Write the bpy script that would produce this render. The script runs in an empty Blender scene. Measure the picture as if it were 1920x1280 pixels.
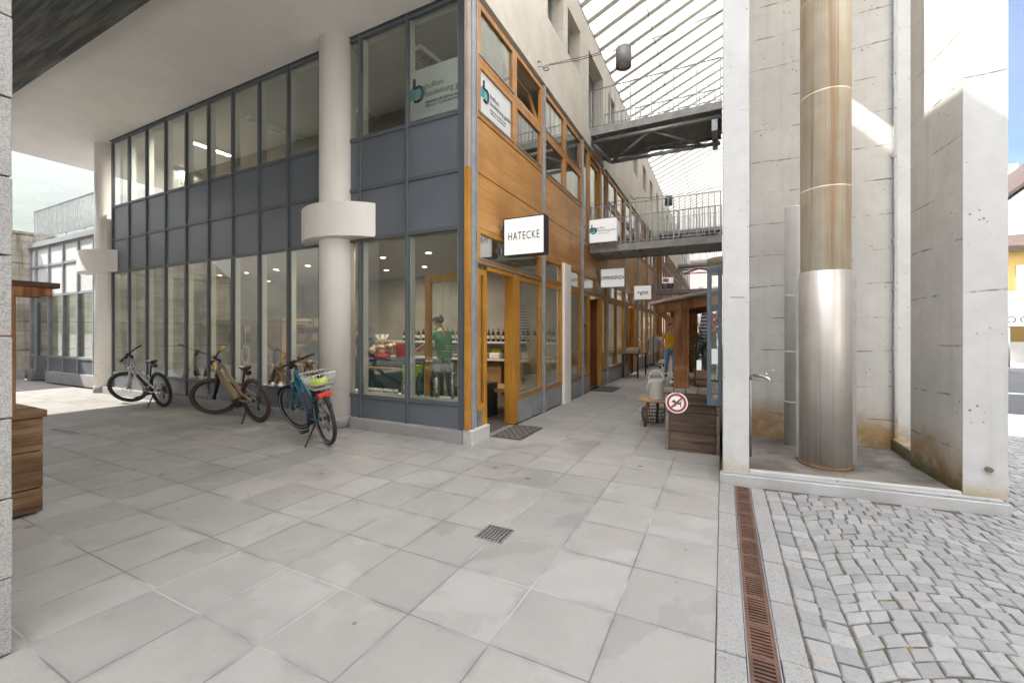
import math as _m
SKY, SUN, EXPO, LAMP, HAZE = .12, 3.4, 2.97, 3.8, .0006
BIKE1 = ((-10.03, 4.47, 0), _m.radians(182), _m.radians(-9), _m.radians(42))
BIKE2 = ((-6.92, 4.43, 0), _m.radians(179), _m.radians(-10), _m.radians(50))
BIKE3 = ((-4.70, 3.95, 0), _m.radians(160), _m.radians(-9), _m.radians(22))
import bpy, bmesh, math, random
from mathutils import Vector, Matrix, Quaternion
random.seed(7)
SC = bpy.context.scene
COL = SC.collection
R = math.radians
# ---------------------------------------------------------------- camera model (eye at the origin, 1.5 m up)
FPX, YAW, EYE, HZ, CX = 792.0, R(26.5), 1.5, 622.0, 960.0
SN, CS = math.sin(YAW), math.cos(YAW)
def ray(px, py):
    u = (px - CX) / FPX; v = (HZ - py) / FPX
    return (-SN + u * CS, CS + u * SN, v)
def aty(px, py, Y):
    d = ray(px, py); t = Y / d[1]; return Vector((d[0] * t, Y, EYE + d[2] * t))
def atx(px, py, X):
    d = ray(px, py); t = X / d[0]; return Vector((X, d[1] * t, EYE + d[2] * t))
def atz(px, py, Z=0.0):
    d = ray(px, py); t = (Z - EYE) / d[2]; return Vector((d[0] * t, d[1] * t, Z))

# ---------------------------------------------------------------- mesh builder
OFF = {}
def lin(a, b, t): return a + (b - a) * t
class MB:
    def __init__(s): s.v = []; s.f = []; s.sm = []; s.mi = []; s.cm = 0
    def add(s, vs, fs, smooth=False):
        n = len(s.v); s.v += [tuple(p) for p in vs]
        for q in fs: s.f.append([n + i for i in q]); s.sm.append(smooth); s.mi.append(s.cm)
        return s
    def box(s, x0, x1, y0, y1, z0, z1):
        v = [(x, y, z) for z in (z0, z1) for y in (y0, y1) for x in (x0, x1)]
        return s.add(v, [(0, 2, 3, 1), (4, 5, 7, 6), (0, 1, 5, 4), (1, 3, 7, 5), (3, 2, 6, 7), (2, 0, 4, 6)])
    def cbox(s, c, d, rot=None):
        hx, hy, hz = d[0] / 2, d[1] / 2, d[2] / 2
        c = Vector(c); v = []
        for z in (-hz, hz):
            for y in (-hy, hy):
                for x in (-hx, hx):
                    p = Vector((x, y, z))
                    if rot is not None: p = rot @ p
                    v.append(c + p)
        return s.add(v, [(0, 2, 3, 1), (4, 5, 7, 6), (0, 1, 5, 4), (1, 3, 7, 5), (3, 2, 6, 7), (2, 0, 4, 6)])
    def bar(s, a, b, w, h, up=(0, 0, 1)):
        a, b = Vector(a), Vector(b); t = (b - a).normalized(); up = Vector(up)
        if abs(t.dot(up)) > .98: up = Vector((1, 0, 0))
        n = up.cross(t).normalized(); u = t.cross(n)
        v = [p + n * i * w / 2 + u * j * h / 2 for p in (a, b) for j in (-1, 1) for i in (-1, 1)]
        return s.add(v, [(0, 2, 3, 1), (4, 5, 7, 6), (0, 1, 5, 4), (1, 3, 7, 5), (3, 2, 6, 7), (2, 0, 4, 6)])
    def prism(s, pts, a, b, axis='z'):
        n = len(pts)
        def m(p, h): return (p[0], p[1], h) if axis == 'z' else ((p[0], h, p[1]) if axis == 'y' else (h, p[0], p[1]))
        v = [m(p, a) for p in pts] + [m(p, b) for p in pts]
        ar = sum(pts[i][0] * pts[(i + 1) % n][1] - pts[(i + 1) % n][0] * pts[i][1] for i in range(n))
        fl = (ar < 0) != (axis == 'y')
        fs = [list(range(n))[::-1], [n + i for i in range(n)]] + [(i, (i + 1) % n, n + (i + 1) % n, n + i) for i in range(n)]
        if fl: fs = [list(q)[::-1] for q in fs]
        return s.add(v, fs)
    def tube(s, pts, r, n=8, caps=True, closed=False, smooth=True):
        pts = [Vector(p) for p in pts]; m = len(pts)
        rs = r if isinstance(r, (list, tuple)) else [r] * m
        vs = []; up = None
        for i, p in enumerate(pts):
            if closed: t = pts[(i + 1) % m] - pts[i - 1]
            else: t = pts[min(i + 1, m - 1)] - pts[max(i - 1, 0)]
            t = t.normalized() if t.length > 1e-9 else Vector((0, 0, 1))
            if up is None:
                up = Vector((0, 0, 1)) if abs(t.z) < .9 else Vector((1, 0, 0))
            a = up - t * up.dot(t)
            if a.length < 1e-6: a = t.orthogonal()
            a.normalize(); up = a; b = t.cross(a)
            for k in range(n):
                an = 2 * math.pi * k / n
                vs.append(p + (a * math.cos(an) + b * math.sin(an)) * rs[i])
        fs = []
        for i in range(m if closed else m - 1):
            j = (i + 1) % m
            for k in range(n):
                l = (k + 1) % n
                fs.append((i * n + k, i * n + l, j * n + l, j * n + k))
        s.add(vs, fs, smooth)
        if caps and not closed:
            q = len(s.v) - len(vs)
            s.f.append([q + k for k in range(n)][::-1]); s.sm.append(False); s.mi.append(s.cm)
            s.f.append([q + (m - 1) * n + k for k in range(n)]); s.sm.append(False); s.mi.append(s.cm)
        return s
    def cyl(s, a, b, r, n=16, r2=None): return s.tube([a, b], [r, r if r2 is None else r2], n)
    def lathe(s, c, prof, n=16, smooth=True, axis=None):
        c = Vector(c); vs = []
        for (r, z) in prof:
            for k in range(n):
                an = 2 * math.pi * k / n
                p = Vector((r * math.cos(an), r * math.sin(an), z))
                if axis is not None: p = axis @ p
                vs.append(c + p)
        fs = []
        for i in range(len(prof) - 1):
            for k in range(n):
                l = (k + 1) % n
                fs.append((i * n + k, i * n + l, (i + 1) * n + l, (i + 1) * n + k))
        s.add(vs, fs, smooth)
        q = len(s.v) - len(vs)
        if prof[0][0] > 1e-4: s.f.append([q + k for k in range(n)][::-1]); s.sm.append(False); s.mi.append(s.cm)
        if prof[-1][0] > 1e-4: s.f.append([q + (len(prof) - 1) * n + k for k in range(n)]); s.sm.append(False); s.mi.append(s.cm)
        return s
    def ball(s, c, rx, ry=None, rz=None, n=10, m=6):
        ry = rx if ry is None else ry; rz = rx if rz is None else rz
        c = Vector(c); vs = [c + Vector((0, 0, -rz))]
        for i in range(1, m):
            ph = -math.pi / 2 + math.pi * i / m
            for k in range(n):
                a = 2 * math.pi * k / n
                vs.append(c + Vector((rx * math.cos(ph) * math.cos(a), ry * math.cos(ph) * math.sin(a), rz * math.sin(ph))))
        vs.append(c + Vector((0, 0, rz))); fs = []
        for k in range(n):
            l = (k + 1) % n
            fs.append((0, 1 + l, 1 + k)); fs.append((len(vs) - 1, 1 + (m - 2) * n + k, 1 + (m - 2) * n + l))
            for i in range(m - 2): fs.append((1 + i * n + k, 1 + i * n + l, 1 + (i + 1) * n + l, 1 + (i + 1) * n + k))
        return s.add(vs, fs, True)
    def torus(s, c, R_, r, ax='y', n=32, m=8, sx=1, sy=1):
        pts = []
        for k in range(n):
            a = 2 * math.pi * k / n; p, q = R_ * math.cos(a) * sx, R_ * math.sin(a) * sy
            pts.append(Vector(c) + Vector((p, 0, q) if ax == 'y' else ((p, q, 0) if ax == 'z' else (0, p, q))))
        return s.tube(pts, r, m, closed=True)
    def quad(s, a, b, c, d): return s.add([a, b, c, d], [(0, 1, 2, 3)])
    def build(s, name, m, parent=None, bevel=0, local=False, seg=1, solid=0, fix=False):
        me = bpy.data.meshes.new(name)
        off = OFF.get(parent.name, Vector((0, 0, 0))) if (parent is not None and not local) else Vector((0, 0, 0))
        me.from_pydata([(p[0] - off.x, p[1] - off.y, p[2] - off.z) for p in s.v], [], s.f)
        me.polygons.foreach_set('use_smooth', s.sm)
        if isinstance(m, (list, tuple)):
            for q in m: me.materials.append(q)
            me.polygons.foreach_set('material_index', s.mi)
        else: me.materials.append(m)
        if fix:
            bm = bmesh.new(); bm.from_mesh(me); bmesh.ops.recalc_face_normals(bm, faces=bm.faces); bm.to_mesh(me); bm.free()
        me.update()
        o = bpy.data.objects.new(name, me); COL.objects.link(o)
        if parent is not None:
            o.parent = parent
            if not local: OFF[o.name] = off.copy()
        if bevel:
            b = o.modifiers.new('bevel', 'BEVEL'); b.width = bevel; b.segments = seg; b.limit_method = 'ANGLE'; b.angle_limit = R(40)
        if solid:
            b = o.modifiers.new('solid', 'SOLIDIFY'); b.thickness = solid; b.offset = 0
        return o
def tag(o, label=None, cat=None, group=None, kind=None):
    if label: o['label'] = label
    if cat: o['category'] = cat
    if group: o['group'] = group
    if kind: o['kind'] = kind
    return o
def thing(name, label, cat, loc=(0, 0, 0), rz=0, group=None, kind=None):
    o = bpy.data.objects.new(name, None); COL.objects.link(o)
    o.location = loc; o.rotation_euler = (0, 0, rz); o.empty_display_size = .1
    OFF[o.name] = Vector(loc)
    return tag(o, label, cat, group, kind)
def struct(name, mb, m, **k):
    o = mb.build(name, m, **k); o['kind'] = 'structure'; return o
def copy_tree(o, parent=None):
    c = o.copy(); COL.objects.link(c)
    if parent is not None: c.parent = parent
    for ch in list(o.children): copy_tree(ch, c)
    return c
def dup(root, loc, rz=None, label=None, group=None):
    c = copy_tree(root); c.location = loc
    if rz is not None: c.rotation_euler = (root.rotation_euler[0], root.rotation_euler[1], rz)
    if label: c['label'] = label
    if group: c['group'] = group
    return c
def text(parent, body, size, loc, rot, m, name='lettering', ax='CENTER', sx=1.0, ext=.002, bold=0, sp=1.0):
    cu = bpy.data.curves.new(name, 'FONT'); cu.body = body; cu.size = size; cu.align_x = ax; cu.align_y = 'CENTER'
    cu.extrude = ext; cu.offset = bold; cu.space_character = sp; cu.resolution_u = 3
    cu.materials.append(m)
    o = bpy.data.objects.new(name, cu); COL.objects.link(o)
    o.location = Vector(loc) - OFF.get(parent.name, Vector((0, 0, 0))); o.rotation_euler = rot; o.scale = (sx, 1, 1)
    me = bpy.data.meshes.new_from_object(o); me.name = name; bpy.data.objects.remove(o)
    if not me.materials: me.materials.append(m)
    o = bpy.data.objects.new(name, me); COL.objects.link(o)
    o.location = Vector(loc) - OFF.get(parent.name, Vector((0, 0, 0))); o.rotation_euler = rot; o.scale = (sx, 1, 1)
    o.parent = parent
    return o

# ---------------------------------------------------------------- materials
class NT:
    def __init__(s, name):
        s.m = bpy.data.materials.new(name); s.m.use_nodes = True
        s.t = s.m.node_tree; s.b = s.t.nodes['Principled BSDF']; s.out = s.t.nodes['Material Output']
        s._co = None
    def n(s, typ, **k):
        q = s.t.nodes.new('ShaderNode' + typ)
        for a, v in k.items(): setattr(q, a, v)
        return q
    def set(s, sock, v):
        if v is None: return
        if hasattr(v, 'is_linked') or isinstance(v, bpy.types.NodeSocket): s.t.links.new(v, sock)
        elif isinstance(v, (tuple, list)) and sock.type == 'RGBA': sock.default_value = (*v[:3], 1)
        else: sock.default_value = v
    def co(s, which='Object'):
        if s._co is None: s._co = s.n('TexCoord')
        return s._co.outputs[which]
    def map(s, scale=(1, 1, 1), rot=(0, 0, 0), loc=(0, 0, 0), src=None):
        q = s.n('Mapping'); s.set(q.inputs[0], src or s.co()); q.inputs['Scale'].default_value = scale
        q.inputs['Rotation'].default_value = rot; q.inputs['Location'].default_value = loc
        return q.outputs[0]
    def noise(s, sc=5, det=4, rough=.55, vec=None, dist=0, out='Fac'):
        q = s.n('TexNoise'); s.set(q.inputs['Vector'], vec or s.co()); q.inputs['Scale'].default_value = sc
        q.inputs['Detail'].default_value = det; q.inputs['Roughness'].default_value = rough; q.inputs['Distortion'].default_value = dist
        return q.outputs[out]
    def vor(s, sc=5, vec=None, feat='F1', out='Distance', rnd=1):
        q = s.n('TexVoronoi', feature=feat); s.set(q.inputs['Vector'], vec or s.co()); q.inputs['Scale'].default_value = sc
        q.inputs['Randomness'].default_value = rnd
        return q.outputs[out]
    def math(s, op, a, b=None, c=None, clamp=False):
        q = s.n('Math', operation=op, use_clamp=clamp); s.set(q.inputs[0], a); s.set(q.inputs[1], b); s.set(q.inputs[2], c)
        return q.outputs[0]
    def ramp(s, v, a, b, to0=0.0, to1=1.0, smooth=True):
        q = s.n('MapRange'); q.interpolation_type = 'SMOOTHSTEP' if smooth else 'LINEAR'; q.clamp = True
        s.set(q.inputs[0], v); s.set(q.inputs[1], a); s.set(q.inputs[2], b); s.set(q.inputs[3], to0); s.set(q.inputs[4], to1)
        return q.outputs[0]
    def mix(s, f, a, b, mode='MIX'):
        q = s.n('Mix', data_type='RGBA', blend_type=mode); q.clamp_factor = True
        s.set(q.inputs[0], f); s.set(q.inputs[6], a); s.set(q.inputs[7], b)
        return q.outputs[2]
    def xyz(s, src=None):
        q = s.n('SeparateXYZ'); s.set(q.inputs[0], src or s.co()); return q.outputs
    def bump(s, h, strength=.3, dist=.01):
        q = s.n('Bump'); q.inputs['Strength'].default_value = strength; q.inputs['Distance'].default_value = dist
        s.set(q.inputs['Height'], h); s.set(s.b.inputs['Normal'], q.outputs[0])
    def done(s, col=None, rough=None, metal=None, spec=None):
        s.set(s.b.inputs['Base Color'], col); s.set(s.b.inputs['Roughness'], rough); s.set(s.b.inputs['Metallic'], metal)
        if spec is not None: s.set(s.b.inputs['Specular IOR Level'], spec)
        return s.m
def plain(name, col, rough=.5, metal=0., var=.06, sc=8, spec=None, bump=0):
    t = NT(name)
    n = t.noise(sc, 4); f = t.ramp(n, .3, .7)
    c = t.mix(f, tuple(x * (1 - var) for x in col), tuple(min(1, x * (1 + var)) for x in col))
    if bump: t.bump(t.noise(sc * 12, 3), bump, .004)
    r2 = t.ramp(t.noise(sc * 2.3, 3), .3, .7, max(0, rough - .07), min(1, rough + .07))
    return t.done(c, r2, metal, spec)
def emit(name, col, st):
    t = NT(name); t.set(t.b.inputs['Base Color'], (.8, .8, .8)); t.set(t.b.inputs['Emission Color'], col); t.b.inputs['Emission Strength'].default_value = st
    return t.m
def wood(name, c1, c2, axis='z', rough=.5, sc=1.0, wear=None, wf=.62, spec=.35):
    """grain runs along axis (object space)"""
    t = NT(name); k = {'x': (1.2, 18, 18), 'y': (18, 1.2, 18), 'z': (18, 18, 1.2)}[axis]
    v = t.map(tuple(q * sc for q in k))
    g = t.noise(1.0, 6, .6, v, .8); g2 = t.noise(3.2, 5, .6, v, .3); big = t.noise(1.4, 3)
    f = t.math('ADD', t.math('MULTIPLY', g, .65), t.math('MULTIPLY', g2, .35))
    c = t.mix(t.ramp(f, .33, .68), c1, c2)
    c = t.mix(t.ramp(big, .38, .72, 0, .55), c, tuple(x * .70 for x in c1))
    c = t.mix(t.ramp(t.noise(.9, 4, .6, t.map((1, 1, 3.5), loc=(4, 2, 1))), .55, .72, 0, .30), c, tuple(min(1, x * 1.25 + .04) for x in c2))
    if wear:
        w = t.ramp(t.noise(2.2, 6, .7, t.map(tuple(q * .35 for q in k))), wf, wf + .08)
        c = t.mix(w, c, wear)
    t.bump(f, .12, .004)
    return t.done(c, rough, 0, spec)
M = {}
M['white_paint'] = plain('white_plaster', (.86, .825, .775), .6, var=.03, sc=2, bump=.05)
def column_paint():
    t = NT('white_column_paint'); z = t.xyz()[2]; n = t.noise(1.5, 4); s = t.noise(1, 5, .7, t.map((7, 7, 16))); d = t.noise(1, 5, .6, t.map((9, 9, .5)))
    c = t.mix(t.ramp(n, .3, .7), (.83, .79, .74), (.87, .83, .78)); low = t.ramp(z, 1.35, .2)
    c = t.mix(t.math('MULTIPLY', t.math('MULTIPLY', t.ramp(s, .60, .66), low), .5), c, (.34, .31, .28))
    c = t.mix(t.math('MULTIPLY', t.ramp(d, .55, .75), .16), c, (.55, .50, .44))
    t.bump(t.noise(6, 3), .06, .01); return t.done(c, t.ramp(n, .3, .7, .36, .5))
M['white_col'] = column_paint()
M['grey_frame'] = plain('grey_frame_paint', (.098, .11, .122), .42, var=.06, sc=2)
def panel_mat():
    t = NT('grey_panel_paint'); n = t.noise(1.1, 3); v = t.map((9, 9, .6)); s = t.noise(1, 4, .6, v)
    c = t.mix(t.ramp(n, .3, .7), (.118, .135, .158), (.142, .158, .18))
    c = t.mix(t.ramp(s, .55, .75, 0, .22), c, (.20, .215, .235))
    return t.done(c, t.ramp(n, .3, .7, .28, .4), 0)
M['grey_panel'] = panel_mat()
M['jamb_white'] = plain('white_inner_jamb', (.62, .62, .58), .5, var=.02)
M['amber'] = wood('amber_window_timber', (.38, .165, .018), (.53, .255, .038), 'z', .42, 1.0, (.50, .36, .22), .66)
M['amber_y'] = wood('amber_timber_lengthwise', (.38, .165, .018), (.53, .255, .038), 'y', .42, 1.0, (.50, .36, .22), .70)
M['tan'] = wood('tan_window_timber', (.37, .165, .045), (.53, .275, .10), 'z', .42, 1.0, (.22, .11, .05), .70)
M['tan_y'] = wood('tan_timber_lengthwise', (.37, .165, .045), (.53, .275, .10), 'y', .42, 1.0, (.22, .11, .05), .70)
M['ply'] = wood('orange_facade_boarding', (.40, .19, .056), (.56, .295, .098), 'y', .38, .55)
M['brown'] = wood('dark_brown_door_timber', (.14, .052, .016), (.24, .10, .032), 'z', .4)
M['oldwood'] = wood('weathered_planks', (.05, .034, .025), (.215, .155, .115), 'x', .8, .7, (.30, .25, .21), .64, .2)
M['oldwood_y'] = wood('weathered_planks_lengthwise', (.085, .058, .042), (.215, .155, .115), 'y', .8, .7, (.30, .25, .21), .64, .2)
M['oldtop'] = wood('greyed_counter_planks', (.17, .135, .11), (.33, .27, .22), 'x', .8, .8, None, .6, .2)
M['barnwood'] = wood('brown_barn_planks', (.055, .030, .016), (.30, .185, .10), 'y', .8, .6, (.40, .28, .17), .64, .2)
M['post'] = wood('reddish_brown_post', (.115, .044, .016), (.36, .17, .068), 'z', .7, .7, (.07, .03, .014), .62, .2)
M['pale_wood'] = wood('pale_beech', (.31, .18, .08), (.44, .28, .135), 'z', .5, .8)
M['shelfwood'] = wood('light_wood', (.36, .22, .105), (.50, .33, .17), 'x', .5, .8)
M['galv'] = plain('galvanised_steel', (.33, .345, .36), .42, .6, .14, 6)
M['galv_pale'] = plain('pale_zinc_paint', (.30, .315, .33), .5, .25, .12, 5)
M['black_metal'] = plain('black_metal', (.018, .018, .02), .4, .3)
M['black'] = plain('black_plastic', (.014, .014, .016), .45)
M['rubber'] = plain('tyre_rubber', (.022, .021, .021), .75, bump=.3, sc=20)
M['brown_rubber'] = plain('brown_tyre_rubber', (.075, .048, .037), .75, bump=.3, sc=20)
M['chrome'] = plain('bright_metal', (.55, .55, .55), .25, .9)
M['silver'] = plain('brushed_silver', (.45, .45, .45), .35, .8)
M['white_gloss'] = plain('white_gloss', (.74, .74, .73), .3, var=.01)
M['red'] = plain('red_plastic', (.55, .03, .03), .4)
M['ink'] = plain('dark_grey_ink', (.035, .033, .035), .5, var=.02)
def glass(name, tint=(.90, .925, .90), f0=.07, pw=2.6, k=.75):
    t = NT(name); t.t.nodes.remove(t.b)
    lw = t.n('LayerWeight'); lw.inputs[0].default_value = .5
    f = t.math('ADD', t.math('MULTIPLY', t.math('POWER', lw.outputs['Facing'], pw), k), f0, clamp=True)
    tr = t.n('BsdfTransparent'); tr.inputs[0].default_value = (*tint, 1)
    gl = t.n('BsdfGlossy'); gl.inputs['Roughness'].default_value = 0.0; gl.inputs[0].default_value = (.98, 1, .98, 1)
    mx = t.n('MixShader'); t.t.links.new(f, mx.inputs[0]); t.t.links.new(tr.outputs[0], mx.inputs[1]); t.t.links.new(gl.outputs[0], mx.inputs[2])
    t.t.links.new(mx.outputs[0], t.out.inputs[0]); return t.m
M['glass'] = glass('window_glass', f0=.02, pw=2.1, k=.9)
M['glass_b'] = glass('shop_glass', f0=.13)
M['clear'] = glass('clear_glass', (.95, .97, .96), .05)
def roofglass():
    t = NT('milky_roof_glazing'); t.t.nodes.remove(t.b)
    tr = t.n('BsdfTransparent'); tr.inputs[0].default_value = (.48, .49, .49, 1)
    tl = t.n('BsdfTranslucent'); tl.inputs[0].default_value = (.60, .60, .585, 1)
    mx = t.n('MixShader'); mx.inputs[0].default_value = .72
    t.t.links.new(tr.outputs[0], mx.inputs[1]); t.t.links.new(tl.outputs[0], mx.inputs[2])
    t.t.links.new(mx.outputs[0], t.out.inputs[0]); return t.m
M['roofglass'] = roofglass()
def concrete(name, c1, c2, lift=.62, x0=0, stain=None, zs=(0.0, .9), streak=.25, pits=True, algae=False, lines=True):
    """board-marked concrete: pour lines every lift metres, air holes, streaks; rust or algae stain low down"""
    t = NT(name); P = t.xyz(); n = t.noise(1.3, 5, .6); n2 = t.noise(9, 4)
    c = t.mix(t.ramp(n, .32, .68), c1, c2)
    c = t.mix(t.ramp(n2, .35, .75, 0, .25), c, tuple(q * .8 for q in c1))
    sv = t.noise(1, 4, .6, t.map((14, 14, .35)))
    c = t.mix(t.ramp(sv, .52, .75, 0, streak), c, tuple(q * .68 for q in c1))
    h = None
    if lines:
        wob = t.math('MULTIPLY', t.math('SUBTRACT', t.noise(1.1, 3), .5), .10)
        zz = t.math('FRACT', t.math('DIVIDE', t.math('ADD', P[2], wob), lift))
        ln = t.ramp(t.math('MULTIPLY', t.math('ABSOLUTE', t.math('SUBTRACT', zz, .5)), lift), .5 * lift - .011, .5 * lift - .003)
        ln = t.math('MULTIPLY', ln, t.ramp(t.noise(3.5, 5, .7), .44, .62))
        c = t.mix(t.math('MULTIPLY', ln, .85), c, (.10, .082, .06))
        tint = t.ramp(t.noise(1, 1, .5, t.map((.05, .05, 1 / lift * 1.0))), .4, .6)
        c = t.mix(t.math('MULTIPLY', tint, .10), c, (.62, .56, .44))
        h = t.math('MULTIPLY', ln, -1.5)
    if pits:
        v = t.vor(15); big = t.ramp(t.noise(3, 3), .48, .60)
        pit = t.math('MULTIPLY', t.math('LESS_THAN', v, t.math('MULTIPLY', t.noise(2.5, 2), .24)), big)
        pit = t.math('MAXIMUM', pit, t.math('MULTIPLY', t.math('LESS_THAN', t.vor(5), .055), t.ramp(t.noise(1.5, 2), .5, .55)))
        c = t.mix(t.math('MULTIPLY', pit, t.ramp(t.noise(7, 2), .35, .6, .25, .75)), c, (.09, .085, .08))
    if stain:
        zz = t.math('ADD', P[2], t.math('MULTIPLY', t.math('SUBTRACT', t.noise(3.0, 5, .65), .5), .55))
        s = t.ramp(zz, zs[1], zs[0])
        c = t.mix(t.math('MULTIPLY', s, t.ramp(t.noise(4, 5, .65), .30, .58, .35, .95)), c, stain)
    if algae:
        zz = t.math('ADD', P[2], t.math('MULTIPLY', t.math('SUBTRACT', t.noise(6, 4), .5), .22))
        c = t.mix(t.math('MULTIPLY', t.ramp(zz, .30, .08), .85), c, (.055, .068, .025))
    b = t.math('ADD', t.math('MULTIPLY', n2, .5), t.math('MULTIPLY', t.noise(40, 3), .35))
    if h is not None: b = t.math('ADD', b, h)
    t.bump(b, .22, .006)
    return t.done(c, .75, 0, .3)
M['pier'] = concrete('pale_pier_concrete', (.50, .505, .505), (.575, .575, .57), 1.85, stain=(.42, .36, .26), zs=(.1, .3), streak=.22)
M['niche'] = concrete('stained_niche_concrete', (.56, .545, .515), (.65, .635, .60), .42, stain=(.34, .21, .075), zs=(.22, .72), streak=.2)
M['sidewall'] = concrete('rust_stained_pier_side', (.50, .49, .455), (.60, .585, .55), .46, stain=(.27, .155, .05), zs=(.12, .75), streak=.35, algae=True)
M['wallconc'] = concrete('upper_storey_concrete', (.53, .49, .43), (.62, .585, .52), 2.6, streak=.12)
def raw_wall():
    t = NT('board_marked_wall_concrete'); P = t.xyz(); n = t.noise(.9, 5, .65); fine = t.noise(11, 4)
    bd = t.noise(1, 5, .65, t.map((1, .35, 9))); dr = t.noise(1, 5, .65, t.map((1, 5.5, .22)))
    c = t.mix(t.ramp(n, .32, .66), (.30, .275, .225), (.60, .565, .49)); c = t.mix(t.ramp(bd, .45, .68, 0, .5), c, (.25, .225, .18))
    top = t.ramp(t.math('ADD', P[2], t.math('MULTIPLY', t.math('SUBTRACT', dr, .5), 3.2)), 3.2, 4.9)
    c = t.mix(t.math('MULTIPLY', t.ramp(dr, .46, .66), t.math('ADD', .35, t.math('MULTIPLY', top, .5))), c, (.13, .115, .085))
    w = t.math('ADD', P[2], t.math('MULTIPLY', t.math('SUBTRACT', t.noise(1.5, 3), .5), .05))
    zz = t.math('ABSOLUTE', t.math('SUBTRACT', t.math('FRACT', t.math('DIVIDE', w, .92)), .5))
    ln = t.math('MULTIPLY', t.ramp(zz, .468, .488), t.ramp(t.noise(2.2, 5, .7), .38, .58)); c = t.mix(t.math('MULTIPLY', ln, .8), c, (.085, .07, .05))
    t.bump(t.math('ADD', fine, t.math('MULTIPLY', ln, -2.0)), .3, .01); return t.done(c, .85, 0, .2)
M['rawconc'] = raw_wall()
M['plainconc'] = concrete('plain_grey_concrete', (.42, .415, .40), (.52, .515, .50), 3.0, lines=False, streak=.25)
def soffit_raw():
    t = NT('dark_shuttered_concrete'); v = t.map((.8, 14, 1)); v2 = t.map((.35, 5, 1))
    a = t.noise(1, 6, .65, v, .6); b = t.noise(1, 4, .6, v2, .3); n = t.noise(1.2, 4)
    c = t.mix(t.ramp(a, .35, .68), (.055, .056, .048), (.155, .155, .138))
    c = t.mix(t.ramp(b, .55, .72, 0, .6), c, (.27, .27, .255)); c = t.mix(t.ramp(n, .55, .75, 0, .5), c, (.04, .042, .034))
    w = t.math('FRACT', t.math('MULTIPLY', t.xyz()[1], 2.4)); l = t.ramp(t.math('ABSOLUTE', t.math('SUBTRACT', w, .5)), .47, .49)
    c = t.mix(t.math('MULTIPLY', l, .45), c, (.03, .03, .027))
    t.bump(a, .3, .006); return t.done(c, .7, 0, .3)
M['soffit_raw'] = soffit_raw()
def granite(name, c1, c2, sc=1):
    t = NT(name); a = t.noise(190 * sc, 2, .5); b = t.noise(55 * sc, 4, .6); n = t.noise(2.2, 4)
    c = t.mix(t.ramp(a, .35, .65), c1, c2); c = t.mix(t.ramp(b, .5, .7, 0, .5), c, tuple(q * .55 for q in c1))
    c = t.mix(t.ramp(n, .4, .75, 0, .3), c, tuple(q * .7 for q in c1))
    t.bump(t.math('ADD', a, b), .35, .003); return t.done(c, .7, 0, .35)
M['granite'] = granite('grey_granite', (.25, .246, .24), (.41, .402, .395))
M['granite_border'] = granite('granite_border_stone', (.23, .23, .226), (.345, .34, .333))
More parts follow.
